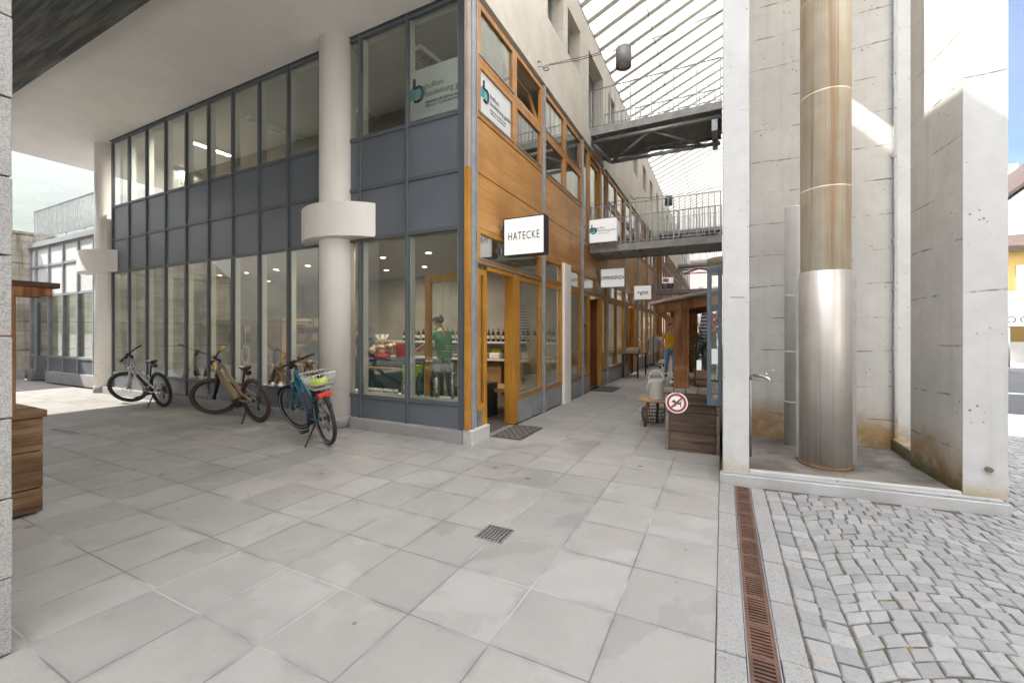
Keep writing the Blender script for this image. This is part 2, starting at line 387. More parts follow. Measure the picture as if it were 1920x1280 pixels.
# ================================================================ SETTING: ground, paving, cobbles
def paving_mat(name, x0, y0, s, sy, c1, c2):
    t = NT(name); P = t.xyz()
    u = t.math('DIVIDE', t.math('SUBTRACT', P[0], x0), s); v = t.math('DIVIDE', t.math('SUBTRACT', P[1], y0), sy)
    def dist(q, k):
        fr = t.math('FRACT', q); return t.math('MULTIPLY', t.math('MINIMUM', fr, t.math('SUBTRACT', 1.0, fr)), k)
    d = t.math('MINIMUM', dist(u, s), dist(v, sy))
    cell = t.n('CombineXYZ'); t.set(cell.inputs[0], t.math('FLOOR', u)); t.set(cell.inputs[1], t.math('FLOOR', v))
    wn = t.n('TexWhiteNoise'); t.set(wn.inputs[0], cell.outputs[0])
    sh = t.n('VectorMath', operation='ADD'); t.set(sh.inputs[0], t.co())
    sc = t.n('VectorMath', operation='SCALE'); t.set(sc.inputs[0], wn.outputs['Color']); sc.inputs['Scale'].default_value = 7.0
    t.set(sh.inputs[1], sc.outputs[0])
    tile = sh.outputs[0]
    n = t.noise(2.4, 5, .6, tile); fine = t.noise(60, 4, .7); big = t.noise(.55, 4, .55)
    c = t.mix(t.ramp(n, .3, .7), c1, c2)
    c = t.mix(t.ramp(wn.outputs['Value'], 0, 1, 0, .38), c, (.25, .24, .229))
    c = t.mix(t.ramp(fine, .3, .75, 0, .3), c, tuple(q * .78 for q in c1))
    # damp marks with a sharp tide line and pale bloom inside single slabs
    damp = t.noise(1.7, 5, .55, tile, .3)
    m1 = t.math('MULTIPLY', t.ramp(damp, .555, .58), t.ramp(wn.outputs['Value'], .45, .5))
    c = t.mix(t.math('MULTIPLY', m1, .27), c, (.175, .172, .17))
    bl = t.noise(1.5, 4, .5, tile, .2); m2 = t.math('MULTIPLY', t.ramp(bl, .56, .60), t.ramp(wn.outputs['Value'], .6, .5))
    c = t.mix(t.math('MULTIPLY', m2, .26), c, (.40, .395, .385))
    c = t.mix(t.ramp(big, .5, .72, 0, .3), c, (.215, .207, .198))
    # dull rims towards the joint
    c = t.mix(t.math('MULTIPLY', t.ramp(d, .045, .004), t.ramp(t.noise(4, 4), .42, .62, 0, .45)), c, (.19, .185, .177))
    # trodden gum and drops
    vd = t.vor(1.9); sp = t.math('MULTIPLY', t.math('LESS_THAN', vd, .06), t.ramp(t.noise(.8, 2), .44, .48))
    vd2 = t.vor(5.5); sp2 = t.math('MULTIPLY', t.math('LESS_THAN', vd2, .07), t.ramp(t.noise(.6, 3), .50, .54))
    c = t.mix(t.math('MULTIPLY', t.math('MAXIMUM', sp, sp2), .68), c, (.10, .098, .095))
    jm = t.ramp(d, .0052, .0032)
    jc = t.mix(t.ramp(t.noise(1.1, 3), .46, .62), (.12, .115, .11), (.42, .41, .395))
    c = t.mix(t.math('MULTIPLY', jm, .75), c, jc)
    h = t.math('ADD', t.math('MULTIPLY', fine, .25), t.math('MULTIPLY', jm, -1.0))
    t.bump(h, .35, .004)
    return t.done(c, t.ramp(damp, .4, .65, .72, .5), 0, .35)
M['pave'] = paving_mat('passage_paving_slabs', -.02, 1.27, .4925, .4975, (.298, .285, .270), (.342, .329, .312))
M['pave2'] = paving_mat('forecourt_paving_slabs', -3.35, 1.285, .495, .4975, (.322, .307, .290), (.368, .353, .334))  # tone lifted above the passage slabs to make up for weaker light here
def ground_mat():
    t = NT('town_ground'); n = t.noise(.02, 5); n2 = t.noise(.6, 4)
    c = t.mix(t.ramp(n, .4, .6), (.20, .20, .19), (.26, .25, .235)); c = t.mix(t.ramp(n2, .3, .7, 0, .3), c, (.16, .16, .15))
    return t.done(c, .9, 0, .2)
M['ground'] = ground_mat()
def asphalt():
    t = NT('asphalt'); n = t.noise(140, 3); b = t.noise(.5, 4)
    c = t.mix(t.ramp(n, .3, .7), (.045, .047, .05), (.085, .088, .092)); c = t.mix(t.ramp(b, .4, .7, 0, .4), c, (.10, .10, .10))
    t.bump(n, .4, .004); return t.done(c, .85, 0, .3)
M['asphalt'] = asphalt()
g = MB(); g.add([(-2550, -2550, -.06), (36, -2550, -.06), (36, 1030, -.06), (-2550, 1030, -.06)], [(0, 1, 2, 3)])
struct('ground', g, M['ground'])
g = MB(); g.box(-2.985, -.032, -4, 75, -.05, 0); struct('passage_paving', g, M['pave'])
g = MB(); g.box(-24, -2.986, -5, 4.95, -.05, 0); struct('forecourt_paving', g, M['pave2'])
# granite border stones on both sides of the channel
g = MB()
rs = random.Random(3)
for xa, xb in ((-.030, .098), (.236, .352)):
    y = -2.0
    while y < 4.66:
        l = rs.uniform(.42, .62); e = min(y + l, 4.665)
        g.box(xa + rs.uniform(0, .003), xb - rs.uniform(0, .003), y + .004, e - .004, -.05, .003 + rs.uniform(-.002, .002)); y = e
struct('border_stones', g, M['granite_border'], bevel=.004)
def moss_joint():
    t = NT('sandy_joint_with_moss'); n = t.noise(5, 4); f = t.noise(120, 3)
    c = t.mix(t.ramp(f, .3, .7), (.06, .055, .047), (.17, .155, .135)); c = t.mix(t.ramp(n, .56, .68), c, (.075, .095, .022))
    c = t.mix(t.ramp(t.noise(7, 3), .62, .7), c, (.22, .15, .07)); t.bump(f, .6, .006); return t.done(c, .95, 0, .1)
M['joint'] = moss_joint()
g = MB(); g.box(.34, 9, -3, 8.62, -.08, -.008); g.box(-.03, .352, -3, 4.7, -.08, -.022); struct('joint_bed', g, M['joint'])
# cobbles: every stone its own block; rows beside the border, then segmental arcs
def cobble_mat():
    t = NT('granite_cobbles'); at = t.n('Attribute'); at.attribute_name = 'tone'
    a = t.noise(170, 3); b = t.noise(28, 4, .65)
    c = t.mix(at.outputs['Fac'], (.205, .207, .21), (.300, .300, .298))
    c = t.mix(t.ramp(a, .35, .7, 0, .35), c, (.36, .36, .358)); c = t.mix(t.ramp(b, .5, .72, 0, .55), c, (.185, .185, .18))
    c = t.mix(t.ramp(t.noise(6, 4), .60, .70, 0, .5), c, (.34, .285, .21))
    t.bump(t.math('ADD', b, t.math('MULTIPLY', a, .4)), .55, .006); return t.done(c, .68, 0, .4)
M['cobble'] = cobble_mat()
def cobbles(name, test, xr, yr):
    rs = random.Random(11); vs, fs, tone = [], [], []
    W, A = .78, .30
    def stone(cs, h):
        n = len(vs); c = sum((Vector(p) for p in cs), Vector((0, 0))) / 4
        tn = rs.random(); tilt = (rs.uniform(-.02, .02), rs.uniform(-.02, .02))
        lo = [(p[0], p[1], -.03) for p in cs]
        def z(p, q): return h + q + (p[0] - c[0]) * tilt[0] + (p[1] - c[1]) * tilt[1]
        sh = lambda p, k: (c[0] + (p[0] - c[0]) * k, c[1] + (p[1] - c[1]) * k)
        m1 = [(*p, z(p, -.006)) for p in cs]; m2 = [(*sh(p, .86), z(sh(p, .86), 0)) for p in cs]
        vs.extend(lo + m1 + m2); vs.append((c[0], c[1], h + .0015))
        for k in range(4):
            l = (k + 1) % 4
            fs.append((n + k, n + l, n + 4 + l, n + 4 + k)); fs.append((n + 4 + k, n + 4 + l, n + 8 + l, n + 8 + k)); fs.append((n + 8 + k, n + 8 + l, n + 12))
        tone.extend([tn] * 13)
    def q(x0, x1, f0, f1):
        """a stone between two curves f0 < f1 over x0..x1, with knocked-about corners"""
        j = lambda: rs.uniform(-.006, .006)
        gp = .0034
        cs = [(x0 + gp + j(), f0(x0) + gp + j()), (x1 - gp + j(), f0(x1) + gp + j()), (x1 - gp + j(), f1(x1) - gp + j()), (x0 + gp + j(), f1(x0) - gp + j())]
        cx = sum(p[0] for p in cs) / 4; cy = sum(p[1] for p in cs) / 4
        if test(cx, cy): stone(cs, rs.uniform(-.004, .005))
    # two straight rows along the border
    for k, x in enumerate((.358, .468)):
        y = yr[0] + .03 * k
        while y < min(yr[1], 4.7):
            l = rs.uniform(.09, .13); y2 = y + l
            if xr[0] < .5: q(x, x + .108, lambda _, a=y: a, lambda _, b=y2: b)
            y = y2
    x0 = .58
    nb = int((xr[1] - x0) / (2 * W)) + 1
    for b in range(nb):
        xc = x0 + W + b * 2 * W
        if xc + W < xr[0]: continue
        curve = lambda x, xc=xc: A * (1 - ((x - xc) / W) ** 2)
        y = yr[0] - A
        while y < yr[1]:
            h = rs.uniform(.088, .104); x = xc - W
            while x < xc + W - .02:
                l = rs.uniform(.085, .125); x2 = x + l
                if xc + W - x2 < .05: x2 = xc + W
                q(x, x2, lambda t, a=y: a + curve(t), lambda t, a=y, h=h: a + h + curve(t))
                x = x2
            y += h
    me = bpy.data.meshes.new(name); me.from_pydata(vs, [], fs); me.materials.append(M['cobble'])
    at = me.attributes.new('tone', 'FLOAT', 'POINT'); at.data.foreach_set('value', tone)
    o = bpy.data.objects.new(name, me); COL.objects.link(o); o['kind'] = 'structure'; return o
cobbles('cobblestones', lambda x, y: (y < 4.66 + (x) * .087 and x < 4.2 and y > .0) or (x > 2.13 and y < 8.6 and x < 7.0 and y > 3.0), (.3, 7.0), (0.0, 8.6))
# road, pavement strip and marking beyond the tower
PD = Vector((-.45, .893, 0)); 
def strip(name, pts, z0, z1, m):
    g = MB(); g.prism(pts, z0, z1); return struct(name, g, m)
strip('far_pavement', [(1.9, 8.63), (14, 8.63), (14, 10.8), (1.9, 10.8)], -.05, .02, M['white_paint'])
strip('road', [(1.9, 10.81), (60, 10.81), (60, 25.5), (1.9, 25.5)], -.056, -.02, M['asphalt'])
strip('road_marking', [(5.0, 14.9), (7.3, 14.6), (7.35, 14.8), (5.05, 15.1)], -.019, -.014, M['white_gloss'])
strip('opposite_pavement', [(5.5, 25.6), (60, 24.1), (60, 30), (5.5, 30)], -.05, .12, M['white_paint'])
UPPER_HOLES = [(7.46, 8.36, 7.46, 8.47), (8.62, 9.52, 7.46, 8.47), (10.2, 11.6, 6.56, 8.48), (12.22, 13.09, 7.46, 8.47)] + [(14.05 + 2.02 * k, 14.92 + 2.02 * k, 7.46, 8.47) for k in range(3)] + [(20.0 + 2.1 * k, 20.87 + 2.1 * k, 7.46, 8.47) for k in range(11)]
# ================================================================ THE LONG BUILDING
BLD = thing('arcade_building', 'long building with grey glazed front, orange timber shop fronts and pale concrete top storey', 'building', kind='thing')
YA, XB = 4.87, -3.0
def part(name, m, parent=BLD, **k):
    return lambda mb: mb.build(name, m, parent, **k)
ROWS = [(.165, .50, 'kick'), (.50, 2.94, 'glass'), (2.94, 3.725, 'panel'), (3.725, 4.52, 'panel'), (4.52, 6.10, 'glass')]
def curtain_wall(xs, rows, root, ztop, ya=YA, skip_glass=(), dx=None):
    for i, x in enumerate(xs):
        g = MB(); g.box(x - .026, x + .026, ya - .032, ya + .04, .165, ztop + .04); g.build('mullion', M['grey_frame'], root, bevel=.004)
    for i in range(len(xs) - 1):
        a, b = xs[i] + .026, xs[i + 1] - .026
        for (z0, z1, kd) in rows:
            if kd == 'glass':
                g = MB(); g.box(a, b, ya - .022, ya + .04, z0 - .03, z0 + .03); g.box(a, b, ya - .022, ya + .04, z1 - .03, z1 + .03); g.box(a, a + .008, ya - .016, ya + .04, z0 + .03, z1 - .03); g.box(b - .008, b, ya - .016, ya + .04, z0 + .03, z1 - .03)
                # pale inner jambs
                w = g.build('window', M['grey_frame'], root, bevel=.003)
                j = MB(); j.box(a, a + .035, ya + .012, ya + .10, z0 + .03, z1 - .03); j.box(b - .035, b, ya + .012, ya + .10, z0 + .03, z1 - .03)
                j.box(a + .035, b - .035, ya + .075, ya + .10, z0 + .03, z0 + .055)
                j.build('inner_jamb', M['jamb_white'], w)
                p = MB(); p.box(a + .008, b - .008, ya - .006, ya + .006, z0 + .03, z1 - .03); p.build('pane', M['glass'], w)
            else:
                z0b = z0 + (.03 if kd == 'panel' else 0)
                g = MB(); g.box(a, b, ya - .002, ya + .05, z0b, z1 - .03)
                g.build('spandrel_panel' if kd == 'panel' else 'base_panel', M['grey_panel'], root)
                if kd == 'panel' and z0 > 3:
                    g = MB(); g.box(a, b, ya - .022, ya + .05, z0 - .03, z0 + .03); g.build('transom', M['grey_frame'], root, bevel=.003)
xs1 = [-13.27 + .81 * k for k in range(10)] + [-5.08, -4.145, -3.215]
curtain_wall(xs1, ROWS, BLD, 6.10)
# granite plinth under the glazed front
g = MB(); g.box(-13.6, -5.9, YA - .09, YA + .1, -.05, .162); g.box(-5.24, -3.105, YA - .09, YA + .1, -.05, .162); g.build('plinth', M['granite'], BLD, bevel=.012)
g = MB(); g.box(-3.1, -2.945, 4.735, 5.22, -.05, .20); g.build('corner_stone', M['plainconc'], BLD, bevel=.015)
# corner post of weathered timber and a zinc channel
g = MB(); g.box(-3.06, -3.0, 4.72, 4.797, .2, 3.68); g.build('corner_post', M['amber'], BLD, bevel=.004)
g = MB(); g.box(-3.06, -3.0, 4.72, 4.797, 3.682, 6.1); g.build('corner_post', wood('greyed_corner_timber', (.30, .25, .21), (.46, .38, .32), 'z', .6, 1, (.42, .22, .09), .6), BLD, bevel=.004)
g = MB(); g.box(-3.185, -3.062, YA - .05, YA + .1, .165, 6.14); g.build('mullion', M['grey_frame'], BLD)
g = MB(); g.box(-3.06, -2.985, 4.80, 4.875, .2, 6.1); g.box(-3.06, -3.005, 4.877, 4.948, .2, 6.1); g.box(-3.06, -2.99, 4.93, 4.95, .5, 6.1); g.build('corner_channel', M['galv_pale'], BLD)
g = MB(); g.box(-3.04, -2.992, 4.96, 5.06, .2, .42)
for k in range(6): g.box(-2.992, -2.986, 4.966 + k * .016, 4.974 + k * .016, .205, .415)
g.build('vent_grille', M['galv'], BLD)
# ---- timber shop front along the passage (plane x = -3)
def frame_rect(g, y0, y1, z0, z1, w, d0=-.06, d1=.005):
    """timber frame round y0..y1, z0..z1; w = member width"""
    x0, x1 = XB + d0, XB + d1
    g.box(x0, x1, y0, y0 + w, z0, z1); g.box(x0, x1, y1 - w, y1, z0, z1)
    g.box(x0, x1 - .002, y0 + w, y1 - w, z0, z0 + w); g.box(x0, x1 - .002, y0 + w, y1 - w, z1 - w, z1)
def win(y0, y1, z0, z1, m, w=.075, name='window', glz='glass_b', parent=BLD):
    g = MB(); frame_rect(g, y0, y1, z0, z1, w); o = g.build(name, m, parent, bevel=.004)
    g = MB(); g.box(XB - .022, XB - .004, y0 + w - .008, y0 + w, z0 + w, z1 - w)
    p = MB(); p.box(XB - .04, XB - .028, y0 + w, y1 - w, z0 + w, z1 - w); p.build('pane', M[glz], o)
    s = MB(); s.box(XB - .02, XB + .018, y0 + w * .4, y1 - w * .4, z0 + w * .86, z0 + w * 1.1); s.build('drip_rail', M['galv'], o)
    return o
SEP = [4.95] + [7.325 + 2.435 * k for k in range(24)]
def sep(y, z0=0.0, z1=6.08):
    g = MB(); g.box(-3.03, -2.988, y - .038, y + .038, z0, z1); g.box(-2.988, -2.955, y - .02, y + .02, z0, z1); g.build('steel_post', M['galv_pale'], BLD)
def kick(y0, y1):
    g = MB(); g.box(-3.05, -3.002, y0, y1, 0.01, .39); g.build('base_panel', M['galv_pale'], BLD)
def board(y0, y1, z0=2.945, z1=4.44):
    for a, b in ((z0, 3.68), (3.695, z1)):
        if b > a:
            g = MB(); g.box(-3.05, -3.008, y0, y1, a, b); g.build('facade_board', M['ply'], BLD)
    g = MB(); g.box(-3.06, -3.03, y0, y1, z0 - .003, z1); g.build('board_backing', M['black'], BLD)
def lights(y0, y1, n=1, z0=2.44, z1=2.935, m='amber_y'):
    w = (y1 - y0) / n
    for k in range(n): win(y0 + w * k, y0 + w * (k + 1), z0, z1, M[m], .075, 'fanlight')
def tops(y0, y1, m='tan', openw=None):
    mid = (y0 + y1) / 2
    for (a, b) in ((y0, mid), (mid, y1)):
        win(a, b, 4.45, 5.235, M[m], .085, 'window')
        if openw == (a, b) or (openw == 'second' and a == mid):
            g = MB(); frame_rect(g, a, b, 5.237, 6.05, .07); o = g.build('window', M[m], BLD, bevel=.004)
            # tilted sash, hinged at its foot
            q = MB(); q.box(-.025, .025, a + .075, a + .14, .01, .66); q.box(-.025, .025, b - .14, b - .075, .01, .66); q.box(-.024, .024, a + .14, b - .14, .01, .07); q.box(-.024, .024, a + .14, b - .14, .60, .66)
            rt = Matrix.Rotation(R(-17), 3, 'Y'); tr = Vector((-3.05, 0, 5.315))
            q.v = [tuple(rt @ Vector(p) + tr) for p in q.v]; sh = q.build('tilted_sash', M[m], o)
            q = MB(); q.box(-.006, .006, a + .14, b - .14, .07, .60); q.v = [tuple(rt @ Vector(p) + tr) for p in q.v]; q.build('pane', M['glass_b'], o)
        else: win(a, b, 5.237, 6.05, M[m], .085, 'window')
# bay 0: the open shop door with its narrow sidelight, and one shop window
lights(4.96, 7.25)
def side(y0, y1, z0, z1, m, w): return win(y0, y1, z0, z1, M[m], w)
g = MB(); frame_rect(g, 4.96, 5.215, .42, 2.37, .085); o = g.build('sidelight', M['amber'], BLD, bevel=.004)
p = MB(); p.box(-3.04, -3.028, 5.045, 5.13, .505, 2.285); p.build('pane', M['glass_b'], o)
g = MB(); g.box(-3.06, -2.995, 5.07, 5.215, .2, .418); g.build('door_post', M['amber'], BLD)
g = MB(); g.box(-3.07, -2.99, 5.217, 6.06, 2.37, 2.432); g.build('door_head', M['amber_y'], BLD, bevel=.004)
g = MB(); g.box(-3.16, -2.985, 6.06, 6.205, .02, 2.432); g.build('door_post', M['amber'], BLD, bevel=.006)
g = MB(); g.box(-3.07, -2.99, 4.96, 7.25, 2.433, 2.438); g.box(-3.0, -2.97, 4.97, 7.24, 2.436, 2.456); g.build('drip_rail', M['galv'], BLD)
win(6.21, 7.25, .395, 2.432, M['amber'], .085)
kick(6.21, 7.285)
g = MB(); g.box(-3.25, -2.96, 5.22, 6.06, -.03, .012); g.build('threshold', M['galv'], BLD)
board(4.96, 7.285); tops(4.96, 7.285, 'tan', 'second')
sep(SEP[1])
# bay 1: two windows with a white pilaster between
win(7.37, 8.36, .395, 2.432, M['amber'], .08); win(8.79, 9.70, .395, 2.432, M['amber'], .08)
win(7.37, 8.36, 2.44, 2.935, M['amber_y'], .075, 'fanlight'); win(8.79, 9.70, 2.44, 2.935, M['amber_y'], .075, 'fanlight')
g = MB(); g.box(-3.06, -2.94, 8.37, 8.775, -.02, 2.94); g.build('pilaster', M['white_col'], BLD, bevel=.01)
kick(7.37, 8.365); kick(8.78, 9.71); board(7.37, 9.72); tops(7.37, 9.72); sep(SEP[2])
def door_bay(i, m='amber', dk='brown', up=True, flip=False):
    y0, y1 = SEP[i] + .045, SEP[i + 1] - .045
    a, b, c = y0 + .55, y0 + .62, y0 + 1.68
    win(y0, a, .395, 2.432, M[m], .07); win(c + .08, y1, .395, 2.432, M[m], .07); kick(y0, a); kick(c + .08, y1)
    g = MB(); g.box(-3.16, -2.992, a, b, 0, 2.432); g.box(-3.16, -2.992, c, c + .078, 0, 2.432); g.build('door_post', M[m], BLD, bevel=.004)
    lights(y0, y1, 2)
    # two leaves folded back into the shop
    for yy in (b + .03, c - .03):
        g = MB(); g.box(-4.0, -3.1, yy - .025, yy + .025, .02, 2.40); d = g.build('door', M[dk], BLD, bevel=.004)
        h = MB(); h.tube([(-3.85, yy - .03, 1.05), (-3.85, yy - .075, 1.05), (-3.73, yy - .075, 1.05)], .011, 8); h.build('handle', M['chrome'], d)
def shop_bay(i, m='amber', n=2):
    y0, y1 = SEP[i] + .045, SEP[i + 1] - .045
    w = (y1 - y0) / n
    for k in range(n): win(y0 + k * w, y0 + (k + 1) * w, .395, 2.432, M[m], .08)
    kick(y0, y1); lights(y0, y1, n)
for i in range(2, 17):
    y0, y1 = SEP[i] + .045, SEP[i + 1] - .045
    if i in (2, 4, 7, 9, 12, 14): door_bay(i)
    else: shop_bay(i)
    if i in (2, 7, 12):   # upper floor doors that open on to the footbridges
        board(y0, y1, 2.945, 3.55)
        win(y0, y0 + .55, 3.56, 6.05, M['tan'], .08); win(y0 + 1.72, y1, 3.56, 6.05, M['tan'], .08)
        g = MB(); frame_rect(g, y0 + .56, y0 + 1.71, 3.56, 6.05, .08); o = g.build('upper_door_frame', M['tan'], BLD, bevel=.004)
        g = MB(); frame_rect(g, y0 + .66, y0 + 1.60, 3.62, 5.95, .11, -.12, -.05); d = g.build('upper_door', M['amber'], BLD, bevel=.004)
        p = MB(); p.box(-3.09, -3.08, y0 + .77, y0 + 1.49, 3.73, 5.84); p.build('pane', M['glass_b'], d)
    else:
        board(y0, y1); tops(y0, y1, 'tan', 'second' if i == 5 else None)
    sep(SEP[i + 1])
YEND = SEP[17] + .05
# ---- concrete top storey with punched openings, and its return over the forecourt
def punched(name, x0, x1, ya, yb, z0, z1, holes, m):
    """a wall in the plane x, split round rectangular holes (y0,y1,z0,z1) so that every reveal has depth"""
    g = MB(); ys = sorted(set([ya, yb] + [h[0] for h in holes] + [h[1] for h in holes]))
    for a, b in zip(ys[:-1], ys[1:]):
        hs = sorted([h for h in holes if h[0] <= a + 1e-6 and h[1] >= b - 1e-6], key=lambda h: h[2]); z = z0
        for h in hs:
            if h[2] > z: g.box(x0, x1, a, b, z, h[2])
            z = h[3]
        if z < z1: g.box(x0, x1, a, b, z, z1)
    # weld the strips into one clean skin
    me = g.build(name, m, BLD); bm = bmesh.new(); bm.from_mesh(me.data)
    bmesh.ops.remove_doubles(bm, verts=bm.verts, dist=1e-4)
    seen = {}
    for f in bm.faces: seen.setdefault(tuple(round(q, 3) for q in f.calc_center_median()), []).append(f)
    kill = [f for fl in seen.values() if len(fl) > 1 for f in fl]
    bmesh.ops.delete(bm, geom=kill, context='FACES_ONLY'); bm.to_mesh(me.data); bm.free(); return me
HOLES = []
for (ya, yb, za, zb) in UPPER_HOLES: HOLES.append((ya, yb, za, zb))
punched('concrete_storey', -3.30, -2.965, -6.0, YEND, 6.12, 9.06, HOLES, M['wallconc'])
g = MB(); g.box(-3.36, -2.955, -6.0, YEND, 9.062, 9.10); g.build('coping', M['galv'], BLD)
for h in HOLES:
    if h[3] - h[2] < 2.3:
        g = MB(); g.box(-3.27, -3.22, h[0], h[1], h[2], h[2] + .05); g.box(-3.27, -3.22, h[0], h[1], h[3] - .05, h[3]); g.box(-3.27, -3.22, h[0], h[0] + .05, h[2] + .05, h[3] - .05); g.box(-3.27, -3.22, h[1] - .05, h[1], h[2] + .05, h[3] - .05)
        w = g.build('upper_window', M['galv_pale'], BLD); p = MB(); p.box(-3.25, -3.24, h[0] + .05, h[1] - .05, h[2] + .05, h[3] - .05); p.build('pane', M['glass'], w)
    else:
        g = MB(); g.box(-3.27, -3.22, h[0], h[1], h[2], h[3]); g.build('upper_door', M['grey_panel'], BLD)
# rooms behind the concrete storey, soffit slab, roof
g = MB(); g.box(-16.35, -3.31, -6.0, YEND, 8.9, 9.05); g.build('roof_slab', M['wallconc'], BLD)
g = MB(); g.box(-16.35, -3.31, -6.0, -5.7, 6.36, 8.9); g.box(-16.35, -16.05, -5.7, 14, 6.36, 8.9); g.build('end_wall', M['wallconc'], BLD)
g = MB(); g.box(-16.35, -3.301, -6.0, YEND, 6.15, 6.35); g.box(-3.301, -2.966, -6.0, YA + .01, 6.10, 6.118); g.build('soffit', M['white_paint'], BLD)
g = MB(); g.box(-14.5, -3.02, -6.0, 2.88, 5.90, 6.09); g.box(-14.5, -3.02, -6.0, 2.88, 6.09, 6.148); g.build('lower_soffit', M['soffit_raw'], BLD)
g = MB(); g.box(-13.4, -3.01, YA - .04, YA + .09, 6.14, 6.149); g.build('head_trim', M['grey_frame'], BLD)
# ---- rooms
def room_mat(n, a, b, r=.8): return plain(n, a, r, var=.05, sc=1.2)
M['shopwall'] = concrete('shop_wall_concrete', (.27, .255, .23), (.36, .34, .31), 2.8, streak=.1, pits=False)
M['shopceil'] = plain('shop_ceiling', (.42, .41, .39), .8, var=.03)
M['shopfloor'] = plain('dark_shop_floor', (.085, .075, .066), .45, var=.15)
M['officewall'] = plain('office_wall', (.50, .48, .43), .8, var=.03)
def ceil_tiles():
    t = NT('office_ceiling_tiles'); P = t.xyz()
    fr = lambda q, s: t.math('ABSOLUTE', t.math('SUBTRACT', t.math('FRACT', t.math('DIVIDE', q, s)), .5))
    ln = t.math('MAXIMUM', t.ramp(fr(P[0], .62), .488, .492), t.ramp(fr(P[1], 1.25), .494, .496))
    c = t.mix(t.ramp(t.noise(90, 3), .3, .7), (.40, .385, .34), (.46, .44, .39)); c = t.mix(t.math('MULTIPLY', ln, .5), c, (.22, .21, .19))
    return t.done(c, .85)
M['officeceil'] = ceil_tiles()
g = MB(); g.box(-13.4, -3.07, 9.05, 9.2, 0, 2.96); g.box(-13.45, -13.3, YA + .2, 9.05, 0, 2.96); g.box(-12.0, -11.9, 6.4, 9.05, 0, 2.96); g.build('shop_wall', M['shopwall'], BLD)
g = MB(); g.box(-13.4, -3.07, YA + .08, 9.05, 2.96, 3.1); g.box(-13.4, -3.07, 9.2, YEND, 2.96, 3.1); g.build('shop_ceiling', M['shopceil'], BLD)
g = MB(); g.box(-13.4, -3.07, YA + .08, YEND, -.03, .016); g.build('shop_floor', M['shopfloor'], BLD)
g = MB(); g.box(-13.4, -3.07, YA + .08, YEND, 4.20, 4.40); g.build('office_floor', M['shopfloor'], BLD)
g = MB(); g.box(-13.4, -3.07, YA + .08, YEND, 6.02, 6.12); g.build('office_ceiling', M['officeceil'], BLD)
g = MB(); g.box(-13.45, -3.07, 9.3, 9.42, 4.4, 6.02); g.box(-13.45, -13.3, YA + .2, 9.3, 4.4, 6.02)
for i in range(2, 18, 1): g.box(-8, -3.08, SEP[i] + .02 if i > 2 else 9.75, (SEP[i] if i > 2 else 9.73) + .08, 4.4, 6.02)
g.box(-8.1, -8.0, 9.5, YEND, 4.4, 6.02); g.build('office_wall', M['officewall'], BLD)
g = MB(); g.box(-8.1, -8.0, 9.5, YEND, .02, 2.96)
for i in (4, 7, 9, 12, 14): g.box(-8, -3.1, SEP[i] - .06, SEP[i] + .06, .02, 2.96)
g.box(-8.0, -3.06, YEND, YEND + .3, 0, 6.1); g.build('shop_wall', M['shopwall'], BLD)
# reveal lining of the open doorways' spandrel zone: slab edge
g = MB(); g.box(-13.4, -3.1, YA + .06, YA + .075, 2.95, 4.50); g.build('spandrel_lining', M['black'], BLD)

# ================================================================ ROUND COLUMNS (things of their own)
def column(name, x, y, label):
    c = thing(name, label, 'column', (x, y, 0), kind='thing', group='white round columns of the forecourt')
    g = MB(); g.lathe((x, y, 0), [(.272, .16), (.272, 6.15)], 48); g.build('shaft', M['white_col'], c)
    g = MB(); g.lathe((x, y, 0), [(.29, 0), (.29, .158), (.28, .17)], 48); g.build('foot', M['granite'], c)
    g = MB(); n = 28; s = .42; w = .81; r = (w * w + s * s) / (2 * s); am = math.asin(w / r)
    pts = [(x + r * math.sin(lin(-am, am, k / n)), YA - .01 - (r * math.cos(lin(-am, am, k / n)) - (r - s))) for k in range(n + 1)]
    g.prism(pts, 2.95, 3.47); o = g.build('collar', M['white_col'], c, bevel=.006)
    return c
column('round_column', -5.565, 4.845, 'white round column with a bow-shaped collar standing beside the blue bicycle')
column('round_column', -13.82, 4.99, 'white round column with a bow-shaped collar by the sunlit corner and the low annex')
# ================================================================ GLASS ROOF, FOOTBRIDGES, CONCRETE TOWER
M['rafter'] = plain('pale_rafter_paint', (.66, .65, .62), .5)
RY0, RY1 = 6.6, 46.0
rz = lambda x: 9.16 + (x + 3.0) * .425
RF = thing('passage_rooflight', 'milky glass roof on slanting steel rafters over the shopping passage', 'roof', kind='thing')
k = 0; y = RY0 + .1
while y < RY1:
    g = MB(); g.bar((-3.28, y, rz(-3.28)), (.5, y, rz(.5)), .15, .12); g.build('rafter', M['rafter'], RF); y += .575
g = MB(); g.bar((-3.2, RY0, rz(-3.2) + .02), (-3.2, RY1, rz(-3.2) + .02), .06, .1); g.bar((.46, RY0, rz(.46) - .02), (.46, RY1, rz(.46) - .02), .06, .1); g.build('edge_beam', M['galv_pale'], RF)
g = MB(); g.add([(-3.32, RY0, rz(-3.32) + .085), (.55, RY0, rz(.55) + .085), (.55, RY1, rz(.55) + .085), (-3.32, RY1, rz(-3.32) + .085)], [(0, 1, 2, 3)])
g.build('glazing', M['roofglass'], RF)
g = MB(); g.tube([(-1.6, RY0 + .2, 9.2), (-1.6, 20, 9.05), (-1.6, RY1 - 2, 9.2)], .008, 5); g.build('bracing_wire', M['black_metal'], RF)

